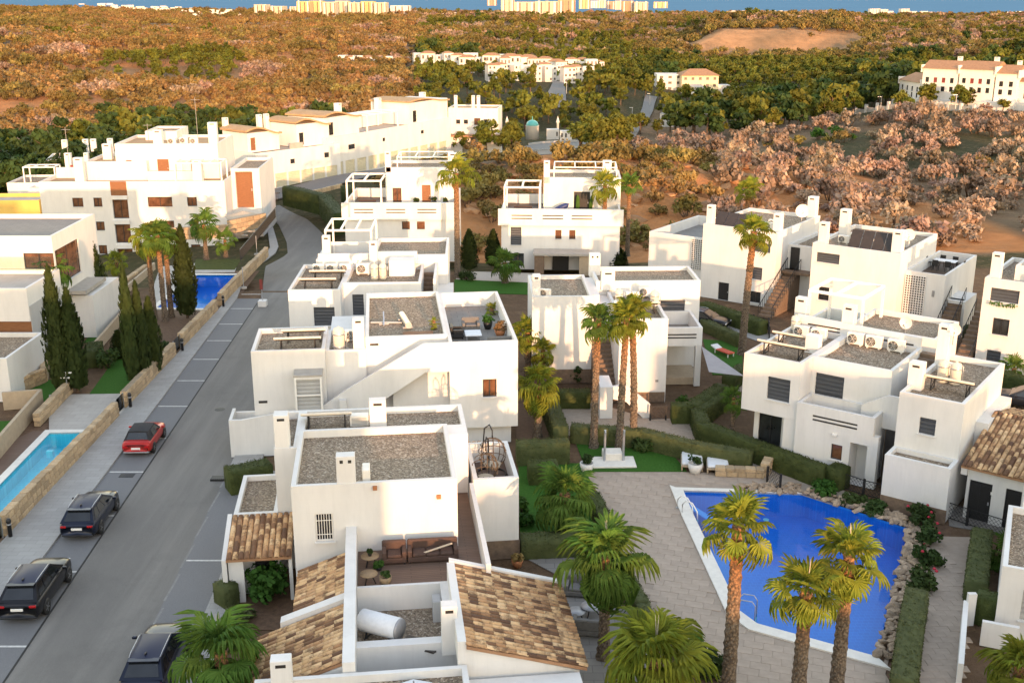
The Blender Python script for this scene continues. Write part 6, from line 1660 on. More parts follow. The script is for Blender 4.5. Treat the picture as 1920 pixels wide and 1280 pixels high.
# ------------------------------------------------------------------ garden shrubs
bush((500,1128), 'glossy broad-leaved shrub below the small tiled canopy', 1.0, 1.7, 'shrub_leaf', 22, 34, .13)
for px, lab, r, h, mt in (((455,1165),'low grey-green shrub in the entrance bed',.7,.6,'hedge_pale'), ((1280,772),'round green bush inside the angled hedge',.75,1.0,'shrub_leaf'), ((1080,715),'small tree-like shrub against the blank lit wall',.7,1.5,'dark_leaf'), ((985,985),'rounded yellow-green bush on the swing chair lawn',.45,.7,'shrub_leaf'), ((978,965),'leafy bush against the swing chair villa wall',.5,1.0,'shrub_leaf'),
    ((1440,845),'small pot plant shrub under the pool villa overhang',.3,.6,'dark_leaf'), ((1240,835),'low scrubby bush beside the curving pale hedge',.8,.6,'shrub_leaf'), ((1210,842),'spreading dark bush beside the three palms',.8,.7,'dark_leaf'), ((1545,925),'grassy clump beside the pool rocks',.8,.6,'shrub_leaf'), ((1600,945),'low plant on the rocks below the pool villa gate',.8,.4,'dark_leaf'), ((1640,960),'second low plant on the rocks',.7,.4,'dark_leaf'),
    ((80,690),'dark leafy shrub at the grey screen wall',1.2,1.8,'dark_leaf'), ((150,600),'dark shrub mass behind the sandy wall',1.6,2.2,'dark_leaf'), ((205,690),'rounded shrub at the end of the long lawn',1.0,1.3,'dark_leaf'), ((160,570),'dense shrub under the first cypress',1.8,2.4,'dark_leaf'), ((300,665),'scrubby plant under the cypress trio',1.0,.8,'dark_leaf'), ((875,525),'low round plant on the small upper lawn',.9,.7,'dark_leaf'), ((1130,525),'dark clipped bush by the canopy of the scarp villa',1.2,1.0,'dark_leaf'), ((1330,1262),'dark plant below the pool terrace corner',.8,.9,'dark_leaf'), ((455,1100),'leafy plant beside the entrance wall',.5,.7,'dark_leaf')):
    bush(px, lab, r, h, mt)
for k, (px, lab) in enumerate((((1722,985),'red-flowered shrub at the far pool corner'), ((1742,1020),'dark shrub beside the path start'), ((1738,1060),'dark shrub midway along the pool path'), ((1725,1105),'bushy dark shrub before the path hedge'))):
    bush(px, lab, .75, 1.0, 'dark_leaf', 16, 50, .09, flowers=5 if k == 0 else 2)
# ------------------------------------------------------------------ scatter on the slopes and in the valley
def zone(px, py, x, y):
    n = mnoise.noise(Vector((x*.011, y*.011, 7))); n2 = mnoise.noise(Vector((x*.035, y*.035, 17))); py2 = py+14*n2
    if y < 210 and -16 < x < 62:                                         # mound and scarp
        if px < 950 and y < 175: return ('dry' if n > 0 else 'dark' if n2 > .3 else 'scrub') if n2 > -.2 else None
        if px < 1345 and py > 285 and x < 40: return ('orange' if n2 > .2 else 'scrub') if mnoise.noise(Vector((x*.25, y*.25, 41))) > (-.25 if py < 345 else -.02) else None
    if y < 270 and px > 1180: 
        if py2 > 212: return None if mnoise.noise(Vector((x*.33, y*.33, 33))) < .02 else ('dry' if n2 > -.45 else ('green' if n2 < -.52 else 'scrub'))
    edge = 325-.28*max(0, px)+.00012*px*px if px < 700 else 180
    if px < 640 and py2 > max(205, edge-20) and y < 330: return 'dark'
    if px < 780 and 62 < py2:
        if n > .28: return 'pine'
        return ('dry' if n2 > .42 else ('orange' if n2 > -.1 else 'scrub')) if n2 > -.38 else None
    if px < 780: return ('orange' if n > 0 else 'scrub') if n2 > -.2 else None
    if py2 > 105 and px < 1240: return 'pine' if n > -.35 else 'dark'
    if py2 > 122 and px >= 1240: return 'pine' if n > -.1 else 'dark'
    if .15 < x/y < .31 and 640 < y < 830: return None if 726 < y < 768 and n2 < .35 else 'scrub'
    if n > .18: return 'pine'
    return ('scrub' if n2 > -.15 else 'dry') if n2 > -.55 else 'dark'
ROADX = [G(*p, z)[:2] for p, z in (((1040,180),-8.5),((1045,168),-8),((1040,195),-8.5),((1052,160),-7.5),((1195,215),-6.5),((1215,195),-7),((1180,240),-5),((1200,205),-6.5))]
def free(x, y):
    if any(inside((x, y), e) for e in EXCL): return False
    if any(abs(x-a) < 7 and abs(y-b) < 14 for a, b in ROADX): return False
    if (x-c_turn[0])**2/200+(y-c_turn[1])**2/420 < 1: return False
    px, py = proj((x, y, ground(x, y)))
    if 975 < px < 1085 and 252 < py < 296 or 1172 < px < 1230 and 183 < py < 250 or 1026 < px < 1060 and 155 < py < 200 or 930 < px < 1040 and 142 < py < 156: return False
    return True
def plan_scatter():
    out = []; r_ = random.Random(5); y = 112.0
    while y < 2300:
        s = 3.3+max(0, y-110)*.0075; half = .66*y+15; x = -half
        while x < half:
            xx, yy = x+r_.uniform(-.45,.45)*s, y+r_.uniform(-.45,.45)*s; x += s
            z = ground(xx, yy); px, py = proj((xx, yy, z))
            if px < -150 or px > 2070 or py > 470: continue
            zn = zone(px, py, xx, yy)
            if zn is None or (zn in ('pine', 'dark') and yy < 450 and r_.random() < .50): continue
            if zn == 'dark' and yy < 118: continue
            if yy < 600 and not free(xx, yy): continue
            if yy < 240 and inside((xx, yy), UPROAD): continue
            if yy < 165 and px < 700: continue
            out.append((xx, yy, z, zn, r_.random(), r_.random()))
        y += s
    return out
# ------------------------------------------------------------------ houses beyond the valley
def far_building(px0, px1, py_base, py_top, label, name='building', cat='building', mat='stucco_far', roof=None, depth=None, az=0, rows=3, cols=4, group=None, slope=False, parts=True, wmat='far_window', z0=None):
    p = ground_pt((px0+px1)/2, py_base); d = (p-CAM).length
    k = d/FPX*(1.0); w = (px1-px0)*k*.99; h = max(1.5, zat(p.x, p.y, py_top)-p.z); dp = depth or w*.8
    t = thing(name, label, cat, p, R(az)-p.x/max(p.y, 1)*.6, group)
    MB().box(-w/2, w/2, 0, dp, -3, h).build('wall', mat, t)
    EXCL.append([(p.x+a*(w/2+4), p.y+b) for a, b in ((-1,-5),(1,-5),(1,dp+4),(-1,dp+4))])
    if roof:
        o_ = w*.04; mb = MB(); rh = min(2.2, w*.16) if slope else .4
        mb.add([(-w/2-o_,-o_,h),(w/2+o_,-o_,h),(w/2+o_,dp+o_,h),(-w/2-o_,dp+o_,h),(-w/2*.45,dp/2,h+rh),(w/2*.45,dp/2,h+rh)], [(0,1,5,4),(1,2,5),(2,3,4,5),(3,0,4),(3,2,1,0)])
        mb.build('roof', roof, t)
    if parts and rows:
        dw, dh = w/cols, h/rows
        me = MB().box(-dw*.2, dw*.2, -.06, .1, 0, dh*.42).mesh('window', wmat)
        for i in range(cols):
            for j in range(rows):
                if rnd.random() < .88: inst('window', me, t, (-w/2+(i+.5)*dw, 0, (j+.35)*dh))
    return t
def hash_cols(n): return [rnd.random() for _ in range(n)]
# row of town houses above the scrub
def townhouse(a, b, h, label, hip=True, z0=0.0, shut=True):
    p, q = ground_pt(*a), ground_pt(*b); q.z = p.z
    hs = House.__new__(House); hs.az = math.atan2(q.y-p.y, q.x-p.x); hs.o = p.copy(); hs.rot = Matrix.Rotation(hs.az, 4, 'Z'); hs.inv = hs.rot.inverted()
    w = (q-p).length; hs.root = thing('town_house', label, 'house', p, hs.az, 'town houses above the scrub')
    op = []
    for r_, z in enumerate((h*.42, h*.64)):
        n = 4 if w > 7 else 2
        for k in range(n):
            kd = 'shutter_red' if (shut and r_ == 1 and k in (1, 2)) else 'glass2'
            x = w*(k+.6)/(n+.2); op.append(('F', x-.42, x+.42, z, z+1.15, kd))
    hs.block(0, w, 0, 8, -2, h, .0, op)
    if hip: MB().add([(-.3,-.4,h-.05),(w+.3,-.4,h-.05),(w+.3,4,h+1.7),(-.3,4,h+1.7),(w+.3,8.4,h),(-.3,8.4,h)], [(0,1,2,3),(3,2,4,5),(0,3,5),(1,4,2),(0,5,4,1)]).build('roof', 'far_roof', hs.root); hs.box('gable', -.45, -.15, -.3, 8, h-1, h+.7); hs.box('gable', w+.15, w+.45, -.3, 8, h-1, h+.7)
    hs.chimney(w*.8, 5, 1.0, .8, h, h+2.6)
    hs.box('base_wall', -.2, w+.2, -1.6, -.01, -2, 1.9, 'stucco'); 
    return hs
townhouse((1683,198), (1722,199), 6.4, 'narrow white town house end unit with a low brown pent roof', True, shut=False)
townhouse((1724,200), (1788,203), 9.0, 'white town house with red shutters and gabled brown roof, next to the end unit')
townhouse((1792,203), (1856,206), 9.0, 'white town house with red shutters between gabled neighbour and hipped tower')
townhouse((1860,206), (1900,208), 8.2, 'white town house like a tower with a hipped brown roof', shut=False); townhouse((1903,207), (1960,210), 6.5, 'white town house with small square windows at the right edge', shut=False)
p, q = ground_pt(1545,222), ground_pt(1850,216)
fw = thing('boundary_wall', 'long pale boundary wall with piers above the scrub', 'wall', p); an = math.atan2(q.y-p.y, q.x-p.x); L = (q-p).length; n = 14
for k in range(n):
    a_, b_ = p.lerp(q, k/n), p.lerp(q, (k+1)/n); zz = ground(a_.x, a_.y)-p.z
    MB().box(.4, L/n, -.1, .1, zz-1, zz+1.3).build('wall_panel', 'concrete', fw, (a_.x-p.x, a_.y-p.y, 0), (0, 0, an)); MB().box(-.3, .3, -.3, .3, zz-1, zz+1.9).build('pier', 'stucco_far', fw, (a_.x-p.x, a_.y-p.y, 0), (0, 0, an))
# large villa and roofs in the pines
far_building(1232, 1295, 172, 140, 'white left wing of the large villa in the pines', cat='villa', rows=3, cols=4, az=4); far_building(1278, 1345, 180, 142, 'cream villa with hipped brown roof and arcaded floors in the pines', cat='villa', mat='stucco_cream', roof='far_roof', slope=True, rows=3, cols=5, az=8); far_building(1335, 1368, 178, 160, 'low glazed annex of the cream villa in the pines', cat='villa', rows=1, cols=5, az=8)
for k, (a, b, y0, y1) in enumerate(((1236,1262,238,214),(1258,1285,230,206),(1284,1312,222,198),(1312,1340,214,194),(1288,1320,186,164),(1434,1460,188,168),(1458,1482,186,170),(1478,1500,184,168),(1586,1612,196,172))):
    far_building(a, b, y0, y1, ['white pitched house lowest beside the valley road','second white pitched house beside the valley road','third white pitched house up from the valley road','white pitched house under the large villa','small white house beside the large villa','white chimneyed house west of the golf lawn','white pitched house in the middle of the golf lawn trio','white house with round roof end by the golf lawn','white house among dark pines beside the town houses'][k], 'house', 'house', roof='far_roof' if k % 2 else 'concrete', slope=True, rows=2, cols=2, az=rnd.uniform(-25, 25), group='white houses in the pines')
# hillside town
rr = random.Random(11)
for k in range(26):
    u = k/25; px = 792+u*330+rr.uniform(-4, 4); top = 98+u*16+rr.uniform(-3, 6); w = rr.uniform(18, 30)
    far_building(px-w/2, px+w/2, top+rr.uniform(22, 34), top, 'cubic white house of the hillside town in the valley', 'house', 'house', roof='far_roof' if rr.random() < .5 else None, slope=True, rows=2, cols=3, az=rr.uniform(-15, 25), group='hillside town houses')
for k in range(12):
    px = 925+k*16+rr.uniform(-5, 5); top = 118+rr.uniform(-4, 5)+k*.6
    far_building(px-12, px+12, top+30, top, 'cubic white house in the lower row of the hillside town', 'house', 'house', roof='far_roof' if rr.random() < .6 else None, slope=True, rows=3, cols=3, az=rr.uniform(0, 30), group='lower hillside town houses')
for k in range(8):
    px = 645+k*14+rr.uniform(-3, 3); far_building(px-9, px+9, 120, 104+rr.uniform(0, 5), 'low white house at the open end of the valley town', 'house', 'house', roof='far_roof' if k % 2 else None, slope=True, rows=1, cols=2, group='low houses of the valley town')
# turquoise dome
p = ground_pt(998, 262); t = thing('domed_pavilion', 'small pavilion with a turquoise dome among the pines', 'pavilion', p); EXCL.append([(p.x-8,p.y-8),(p.x+8,p.y-8),(p.x+8,p.y+8),(p.x-8,p.y+8)])
zt = zat(p.x, p.y, 236)-p.z; MB().lathe([(1.7,-1),(1.7,zt),(1.8,zt+.1)], 20).build('drum', 'stucco_far', t)
prof = [(1.6*math.cos(a*math.pi/16), zt+.1+1.4*math.sin(a*math.pi/16)) for a in range(8)]+[(.1, zt+1.5),(.08, zt+2.3),(0,zt+2.5)]
MB().lathe(prof, 24).build('dome', 'dome_tile', t)
for s_ in (-1, 1): MB().lathe([(.35,-1),(.3,zt+.8),(.5,zt+1.0),(0,zt+2.6)], 10).build('minaret', 'stucco_far', t, (s_*6.5, -1, 0))
far_building(1025, 1048, 262, 243, 'low white building beside the domed pavilion', 'house', 'house', rows=1, cols=3); far_building(1050, 1072, 264, 246, 'second low white building beside the domed pavilion', 'house', 'house', rows=1, cols=3)
# high-rises by the coast
basic('tower_yellow', (.58,.42,.20), (.50,.36,.17), .9, .05); basic('tower_cream', (.56,.47,.35), (.48,.40,.30), .9, .05); basic('tower_orange', (.42,.26,.17), (.36,.22,.14), .9, .05)
def tower(px0, px1, pb, pt, mat, label, cols=4, rows=8):
    p = ground_pt((px0+px1)/2, pb); k = (p-CAM).length/FPX; w = (px1-px0)*k; h = zat(p.x, p.y, pt)-p.z
    t = thing('apartment_tower', label, 'tower', p, 0, 'coast towers'); MB().box(-w/2, w/2, 0, 22, -5, h).build('wall', mat, t)
    for i in range(cols):
        x = -w/2+(i+.5)*w/cols; MB().box(x-w/cols*.16, x+w/cols*.16, -1.0, -.01, 0, h*rnd.uniform(.9, 1.06)).build('bay', mat if i % 2 else 'stucco_far', t)
        MB().box(x+w/cols*.22, x+w/cols*.40, -.25, .1, h*.1, h*.94).build('window_column', 'far_window', t)
    return t
for k in range(7): tower(558+k*24, 558+k*24+23.5, 31+.1*k, [3,2,4,2,5,3,5][k], ['tower_yellow','tower_yellow','tower_cream','tower_cream','tower_cream','tower_yellow','tower_cream'][k], ['yellow slab tower at the open end of the long coast block','second yellow section of the long coast block','first cream section of the long coast block','middle cream section of the long coast block','fifth section of the long coast block, cream','amber section near the domed resort on the coast block','last pale section of the long coast block'][k], 3)
for px0, px1, pb, pt, mt, lab in ((478,500,28,9,'tower_cream','pale low block left of the long coast block'), (508,532,28,12,'tower_cream','second pale low block left of the long coast block'), (544,557,29,13,'tower_cream','small cream block touching the long yellow coast block'), (733,768,27,11,'stucco_far','white resort building right of the long coast block'),
    (914,931,16,-6,'tower_orange','slim orange-brown tower over the pines'), (940,964,26,-2,'tower_cream','cream tower at the start of the central coast group'), (965,1003,26,4,'tower_cream','broad cream block of the central coast group'), (1004,1046,28,3,'tower_cream','second broad cream block of the central coast group'), (1047,1078,26,0,'tower_orange','orange-brown block of the central coast group'), (1086,1106,24,-8,'tower_yellow','tallest pale yellow tower on the coast'), (1108,1121,22,2,'stucco_far','grey-white tower beside the tallest one'), (1122,1136,22,1,'tower_cream','cream tower two along from the tallest one'), (1138,1152,25,3,'tower_orange','pinkish tower of the seafront cluster'), (1153,1165,26,2,'tower_cream','pale tower in the middle of the seafront cluster'), (1167,1187,26,2,'tower_orange','red-striped tower of the seafront cluster'), (1190,1214,26,4,'tower_cream','last tower of the seafront cluster'), (1226,1251,22,4,'tower_yellow','lone pale yellow tower before the open sea'),
    (1632,1650,28,17,'stucco_far','white hotel block on the far shore'), (1652,1664,28,18,'stucco_far','smaller white block beside the hotel on the far shore'), (1690,1704,28,17,'stucco_far','white block farther along the far shore')):
    tower(px0, px1, pb, pt, mt, lab, 3)
for k in range(64):                                                    # far white houses, a few pixels each
    px = rr.uniform(150, 455); y0 = 6+(px-150)*.055+rr.uniform(-2, 12)*(.4+.6*(px > 330)); w = rr.uniform(5, 11)
    far_building(px-w/2, px+w/2, y0+5, y0-rr.uniform(0, 3), 'tiny white house on the far left hilltop', 'house', 'house', rows=0, group='far hilltop houses')
for k in range(230):
    px = rr.uniform(1360, 1930); w = rr.uniform(5, 13); y0 = 27-rr.uniform(0, 2.2)
    far_building(px-w/2, px+w/2, y0, y0-rr.uniform(2.5, 6), 'tiny white house along the far seashore', 'house', 'house', rows=0, group='far seashore houses')
for k in range(18):
    px = rr.uniform(770, 920); w = rr.uniform(4, 9); y0 = 26+rr.uniform(-4, 3); far_building(px-w/2, px+w/2, y0, y0-rr.uniform(2, 4), 'tiny white villa in the pines by the coast towers', 'house', 'house', rows=0, group='far villas by the towers')

# ------------------------------------------------------------------ trees and shrubs of the slopes
pts = plan_scatter()
pts.sort(key=lambda q: q[1])
cnt = {}; left = []
LBL = {'pine': ('aleppo pine growing in the sunlit valley', 'valley pines'), 'dark': ('dark green pine growing in the shaded valley', 'shaded valley pines'), 'dry': ('pinkish-brown leafless dry shrub on the slopes behind the villas', 'dry shrubs'), 'scrub': ('olive-brown scrub bush on the dry slopes', 'scrub bushes'), 'orange': ('golden-brown bushy shrub on the dry slopes', 'golden shrubs'), 'green': ('bright green bush among the dry shrubs', 'green bushes')}
LIM = {'pine': 230, 'dark': 130, 'dry': 290, 'scrub': 120, 'orange': 60, 'green': 40}
protos = {}
def shape(zn, r1):
    return {'pine': FAR_P[:3], 'dark': [FAR_P[3], FAR_P[0]], 'dry': DRY, 'scrub': SCR, 'orange': ORG, 'green': GRN}[zn]
def size(zn, r2): return {'pine': .95, 'dark': 1.35, 'dry': 1.25, 'scrub': 1.25, 'orange': 1.2, 'green': 1.1}[zn]*(.7+.65*r2)
for x, y, z, zn, r1, r2 in pts:
    n = cnt.get(zn, 0); sz = size(zn, r2)*(1+.9*sstep(230, 420, y)+.5*sstep(500, 900, y) if zn not in ('pine', 'dark') else 1)*(.75+.75*r1 if zn == 'dry' and y < 270 else 1)
    if n < LIM[zn]:
        cnt[zn] = n+1; lab, gp = LBL[zn]
        if zn in ('pine', 'dark') and y < 330:
            k = int(r1*5) % 5; t = thing('pine_tree', lab, 'pine tree', (x, y, z-.1), r1*6.28, gp); t.scale = (sz, sz, sz*(.85+.3*r1))
            inst('crown', PINE_C[k] if zn == 'pine' else PINE_D[k % 3], t); inst('trunk', PINE_T[k], t)
        else:
            ms = shape(zn, r1); me = ms[int(r1*97) % len(ms)]
            o = inst('pine_tree' if zn in ('pine', 'dark') else {'dry': 'dry_shrub', 'scrub': 'scrub_bush', 'orange': 'golden_shrub', 'green': 'green_bush'}[zn], me, None, (x, y, z-.1), (0, 0, r1*6.28), (sz, sz, sz*(.8+.4*r1)))
            tag(o, lab, {'pine': 'pine tree', 'dark': 'pine tree'}.get(zn, 'shrub'), gp); protos.setdefault(me.name, o)
    else: left.append((x, y, z, zn, r1, r2, sz))
def ensure(me, zn):
    if me.name not in protos:
        q = left.pop(next(i for i, l in enumerate(left) if l[3] == zn)); lab, gp = LBL[zn]
        o = inst('pine_tree' if zn in ('pine', 'dark') else 'scrub_bush', me, None, (q[0], q[1], q[2]-.1), (0, 0, q[4]*6.28), (q[6],)*3); tag(o, lab, 'pine tree' if zn in ('pine', 'dark') else 'shrub', gp); protos[me.name] = o
    return protos[me.name]
def stuff(name, zns, label, cat):
    sel = [q for q in left if q[3] in zns]
    if not sel: return
    meshes = []
    for zn in zns:
        for me in shape(zn, 0):
            if me not in meshes: meshes.append(me); ensure(me, zn)
    sel = [q for q in left if q[3] in zns]
    me = bpy.data.meshes.new(name); me.from_pydata([(q[0], q[1], q[2]-.15) for q in sel], [], [])
    for an_, ty, vals in (('sc', 'FLOAT', [q[6] for q in sel]), ('rz', 'FLOAT', [q[4]*6.28 for q in sel]), ('kk', 'INT', [meshes.index(shape(q[3], 0)[int(q[4]*97) % len(shape(q[3], 0))]) for q in sel])):
        at = me.attributes.new(an_, ty, 'POINT'); at.data.foreach_set('value', vals)
    o = inst(name, me); tag(o, label, cat, None, 'stuff')
    ng = bpy.data.node_groups.new(name, 'GeometryNodeTree'); ng.interface.new_socket('Geometry', in_out='INPUT', socket_type='NodeSocketGeometry'); ng.interface.new_socket('Geometry', in_out='OUTPUT', socket_type='NodeSocketGeometry')
    N, Lk = ng.nodes, ng.links; gi, go = N.new('NodeGroupInput'), N.new('NodeGroupOutput'); jn = N.new('GeometryNodeJoinGeometry')
    def attr(nm, ty):
        a_ = N.new('GeometryNodeInputNamedAttribute'); a_.data_type = ty; a_.inputs['Name'].default_value = nm; return a_.outputs['Attribute']
    sc, rz, kk = attr('sc', 'FLOAT'), attr('rz', 'FLOAT'), attr('kk', 'INT'); cb = N.new('ShaderNodeCombineXYZ'); Lk.new(rz, cb.inputs[2])
    for i, m_ in enumerate(meshes):
        oi = N.new('GeometryNodeObjectInfo'); oi.inputs['Object'].default_value = protos[m_.name]; oi.inputs['As Instance'].default_value = True; oi.transform_space = 'ORIGINAL'
        cp = N.new('FunctionNodeCompare'); cp.data_type = 'INT'; cp.operation = 'EQUAL'; Lk.new(kk, cp.inputs[2]); cp.inputs[3].default_value = i
        ip = N.new('GeometryNodeInstanceOnPoints'); Lk.new(gi.outputs[0], ip.inputs['Points']); Lk.new(cp.outputs[0], ip.inputs['Selection']); Lk.new(oi.outputs['Geometry'], ip.inputs['Instance']); Lk.new(cb.outputs[0], ip.inputs['Rotation']); Lk.new(sc, ip.inputs['Scale']); Lk.new(ip.outputs[0], jn.inputs[0])
    Lk.new(jn.outputs[0], go.inputs[0])
    md = o.modifiers.new('scatter', 'NODES'); md.node_group = ng
stuff('pine_wood', ('pine', 'dark'), 'pine wood covering the valley and the far plateau', 'pine wood')
stuff('dry_scrubland', ('dry', 'scrub', 'orange', 'green'), 'brown scrub covering the hills out to the coast', 'scrubland')
# stones on the orange scarp
SROCK = []
for m_ in rocks:
    m2 = m_.copy(); m2.materials.clear(); m2.materials.append(M['scarp_rock']); SROCK.append(m2)
for k in range(230):
    x = rnd.uniform(-6, 44); y = rnd.uniform(122, 172)
    if not free(x, y) or (x-c_turn[0])**2+(y-c_turn[1])**2 < 150: continue
    s = rnd.uniform(.3, 1.15); tag(inst('boulder', rnd.choice(SROCK), None, (x, y, ground(x, y)-.1), (rnd.uniform(-.4,.4), rnd.uniform(-.4,.4), rnd.uniform(0,6)), (s*1.5, s, s*rnd.uniform(.5, 1.1))), 'tan boulder lying on the orange scarp of the mound', 'rock', 'scarp boulders')
# street lamps of the valley
for k, (px, py, top) in enumerate(((1218,200,178),(1062,178,155),(1185,228,205),(1545,215,185),(1650,214,185),(1790,212,188),(1380,170,150))):
    p = ground_pt(px, py); h = max(4, zat(p.x, p.y, top)-p.z); t = thing('street_lamp', ['lamp post at the head of the valley road','lamp post on the street into the hillside town','lamp post midway along the valley road','lamp post at the start of the pale boundary wall','lamp post between the boundary wall and the yellow pine','lamp post before the red-shuttered town house','lamp post by the golf lawn'][k], 'street lamp', p)
    MB().cyl(0,0,0,h,.12,.07,8).build('pole', 'zinc', t); MB().box(-.9,.15,-.12,.12,h-.02,h+.1).build('lamp_head', 'zinc', t)
# ------------------------------------------------------------------ cars
def wheel(parent, x, y, r, w=.22):
    t = empty('wheel', (x, y, r), 0, parent); t.rotation_euler = (0, math.pi/2, 0)
    MB().lathe([(r*.62,-w/2),(r*.95,-w/2),(r,-w/2+.04),(r,w/2-.04),(r*.95,w/2),(r*.62,w/2)], 22).build('tyre', 'rubber', t)
    mb = MB(); s = 1 if x > 0 else -1; zf = s*(w/2-.02)
    mb.cyl(0, 0, -w/2+.03, w/2-.05, r*.6, n=20)
    for k in range(5):
        a = 2*math.pi*k/5; mb.bar((0,0,zf), (r*.6*math.cos(a), r*.6*math.sin(a), zf), .05)
    mb.tube([(r*.6*math.cos(2*math.pi*i/18), r*.6*math.sin(2*math.pi*i/18), zf) for i in range(18)], .02, 5, closed=True)
    mb.build('rim', 'rim', t)
def car(loc, rz, paintm, label, L=4.4, W=1.84, H=1.62, kind='suv', top=None, group='parked cars'):
    t = thing('parked_car', label, 'car', loc, rz, group)
    hw = W/2; h0 = .24; hb = H*.60; ho = H*.545                           # sill, belt, bonnet heights
    if kind == 'mini': ST = [(-.50,.80,.34,.52*H),(-.485,.93,.26,.60*H),(-.44,.985,h0,.635*H),(-.30,1.0,h0,.645*H),(0,.985,h0,.64*H),(.16,.985,h0,.63*H),(.30,.985,h0,.605*H),(.42,.96,h0,.57*H),(.475,.88,.27,.50*H),(.50,.74,.34,.40*H)]
    else: ST = [(-.50,.84,.36,.50*H),(-.49,.93,.28,.58*H),(-.45,.98,h0,.63*H),(-.30,1.0,h0,.635*H),(0,.99,h0,.625*H),(.17,.985,h0,.615*H),(.30,.98,h0,.595*H),(.42,.95,h0,.56*H),(.475,.87,.28,.49*H),(.50,.74,.36,.40*H)]
    vs = []; m = 11
    for (q, k, zb, zt) in ST:
        w = hw*k; y = q*L
        half = [(w*.90,zb),(w*.985,zb+.12),(w,zb+(zt-zb)*.45),(w*.975,zb+(zt-zb)*.8),(w*.90,zt),(w*.5,zt+.035)]
        prof = [(-x, z) for x, z in half[:5]] + [(-half[5][0], half[5][1])] if False else [(-x, z) for x, z in half] + [(x, z) for x, z in reversed(half)]
        m = len(prof); vs += [(x, y, z) for x, z in prof]
    fs = [(i*m+j, i*m+(j+1) % m, (i+1)*m+(j+1) % m, (i+1)*m+j) for i in range(len(ST)-1) for j in range(m)]
    fs += [list(range(m)), list(range((len(ST)-1)*m, len(ST)*m))[::-1]]
    b = MB(); b.add(vs, [f[::-1] for f in fs], 0, True); body = b.build('body', paintm, t)
    md = body.modifiers.new('smooth', 'SUBSURF'); md.levels = 1; md.render_levels = 1
    # cabin: frustum with panes
    if kind == 'mini': yb0, yr0, yr1, yb1 = -.40*L, -.31*L, .045*L, .19*L
    else: yb0, yr0, yr1, yb1 = -.475*L, -.33*L, .045*L, .25*L
    zb_, zr = .61*H, H-.09; wb, wr = hw*.90, hw*.66
    Bq = [(-wb,yb0,zb_),(wb,yb0,zb_),(wb,yb1,zb_),(-wb,yb1,zb_)]; Tq = [(-wr,yr0,zr),(wr,yr0,zr),(wr,yr1,zr),(-wr,yr1,zr)]
    MB().add(Bq+Tq, [(0,1,5,4),(1,2,6,5),(2,3,7,6),(3,0,4,7),(4,5,6,7)]).build('cabin', 'soft_top' if top else paintm, t)
    def pane(name, i, j, u0, u1, v0, v1, off=.012):
        a, b_, c_, d_ = Vector(Bq[i]), Vector(Bq[j]), Vector(Tq[j]), Vector(Tq[i]); n_ = (b_-a).cross(d_-a).normalized()
        P_ = lambda u, v: (a.lerp(b_, u)).lerp(d_.lerp(c_, u), v)+n_*off
        MB().add([P_(u0,v0), P_(u1,v0), P_(u1,v1), P_(u0,v1)], [(0,1,2,3)]).build(name, 'car_glass', t)
    pane('rear_window', 0, 1, .09, .91, .14, .86); pane('windscreen', 2, 3, .06, .94, .06, .92)
    for i, j in ((1, 2), (3, 0)):
        cuts = ((.10,.30),(.33,.58),(.61,.90)) if not top else ((.30,.58),(.61,.90))
        for u0, u1 in cuts: pane('side_window', i, j, *( (u0, u1) if i == 1 else (1-u1, 1-u0)), .10, .86)
    n = 6; rv = []
    for i in range(n+1):
        for j in range(5):
            u, v = i/n, j/4; x = lerp(-wr, wr, v); y = lerp(yr0-.03, yr1+.02, u); rv.append((x*(1.02), y, zr+.10*(1-(2*v-1)**2)*(1-(2*u-1)**2*.75)))
    MB().add(rv, [(i*5+j, i*5+j+1, (i+1)*5+j+1, (i+1)*5+j) for i in range(n) for j in range(4)], 0, True).build('roof', 'soft_top' if top else 'paint_roof', t)
    if not top:
        for s in (-1, 1): MB().tube([(s*wr*.96,yr0+.05,zr+.03),(s*wr*.98,yr0+.3,zr+.075),(s*wr*.98,yr1-.2,zr+.075),(s*wr*.96,yr1,zr+.03)], .018, 6).build('roof_rail', 'zinc', t)
        MB().box(-.03,.03,yr0+.16,yr0+.3,zr+.04,zr+.12).build('roof_aerial', 'black_metal', t)
        MB().box(-wr*.96, wr*.96, yr0-.22, yr0+.02, zr-.015, zr+.02).build('spoiler', paintm, t)
    rw = .33 if kind == 'suv' else .30
    for x in (-1, 1):
        for q in (-.305, .305):
            MB().lathe([(rw*.5,0),(rw*1.13,0),(rw*1.13,.012),(rw*.5,.012)], 20).build('wheel_arch', 'black_metal', t, (x*(hw*.995-.006), q*L, rw+.02), (0, x*math.pi/2, 0)); wheel(t, x*(hw-.10), q*L, rw)
    yr_ = -.5*L
    for s in (-1, 1):
        MB().bbox(s*hw*.70-.14, s*hw*.70+.14, yr_-.015, yr_+.12, .485*H if kind == 'suv' else .40*H, .55*H if kind == 'suv' else .50*H, .02).build('tail_light', 'light_red', t)
        MB().bbox(s*hw*.62-.16, s*hw*.62+.16, .475*L, .497*L, .38*H, .45*H, .02).build('headlight', 'light_clear', t)
        mr = MB(); mr.bbox(s*(hw+.10)-.10, s*(hw+.10)+.10, .15*L-.05, .15*L+.07, .62*H, .70*H, .03); mr.build('wing_mirror', paintm, t)
    MB().bbox(-.26, .26, yr_-.03, yr_+.02, .40*H if kind == 'suv' else .34*H, .40*H+.12 if kind == 'suv' else .34*H+.12, .01).build('number_plate', 'plate', t)
    MB().bbox(-hw*.84, hw*.84, yr_-.02, yr_+.2, .26, .36, .03).build('bumper', 'black_metal' if kind == 'suv' else 'grey_metal', t)
    return t
RZ = math.atan(.043)
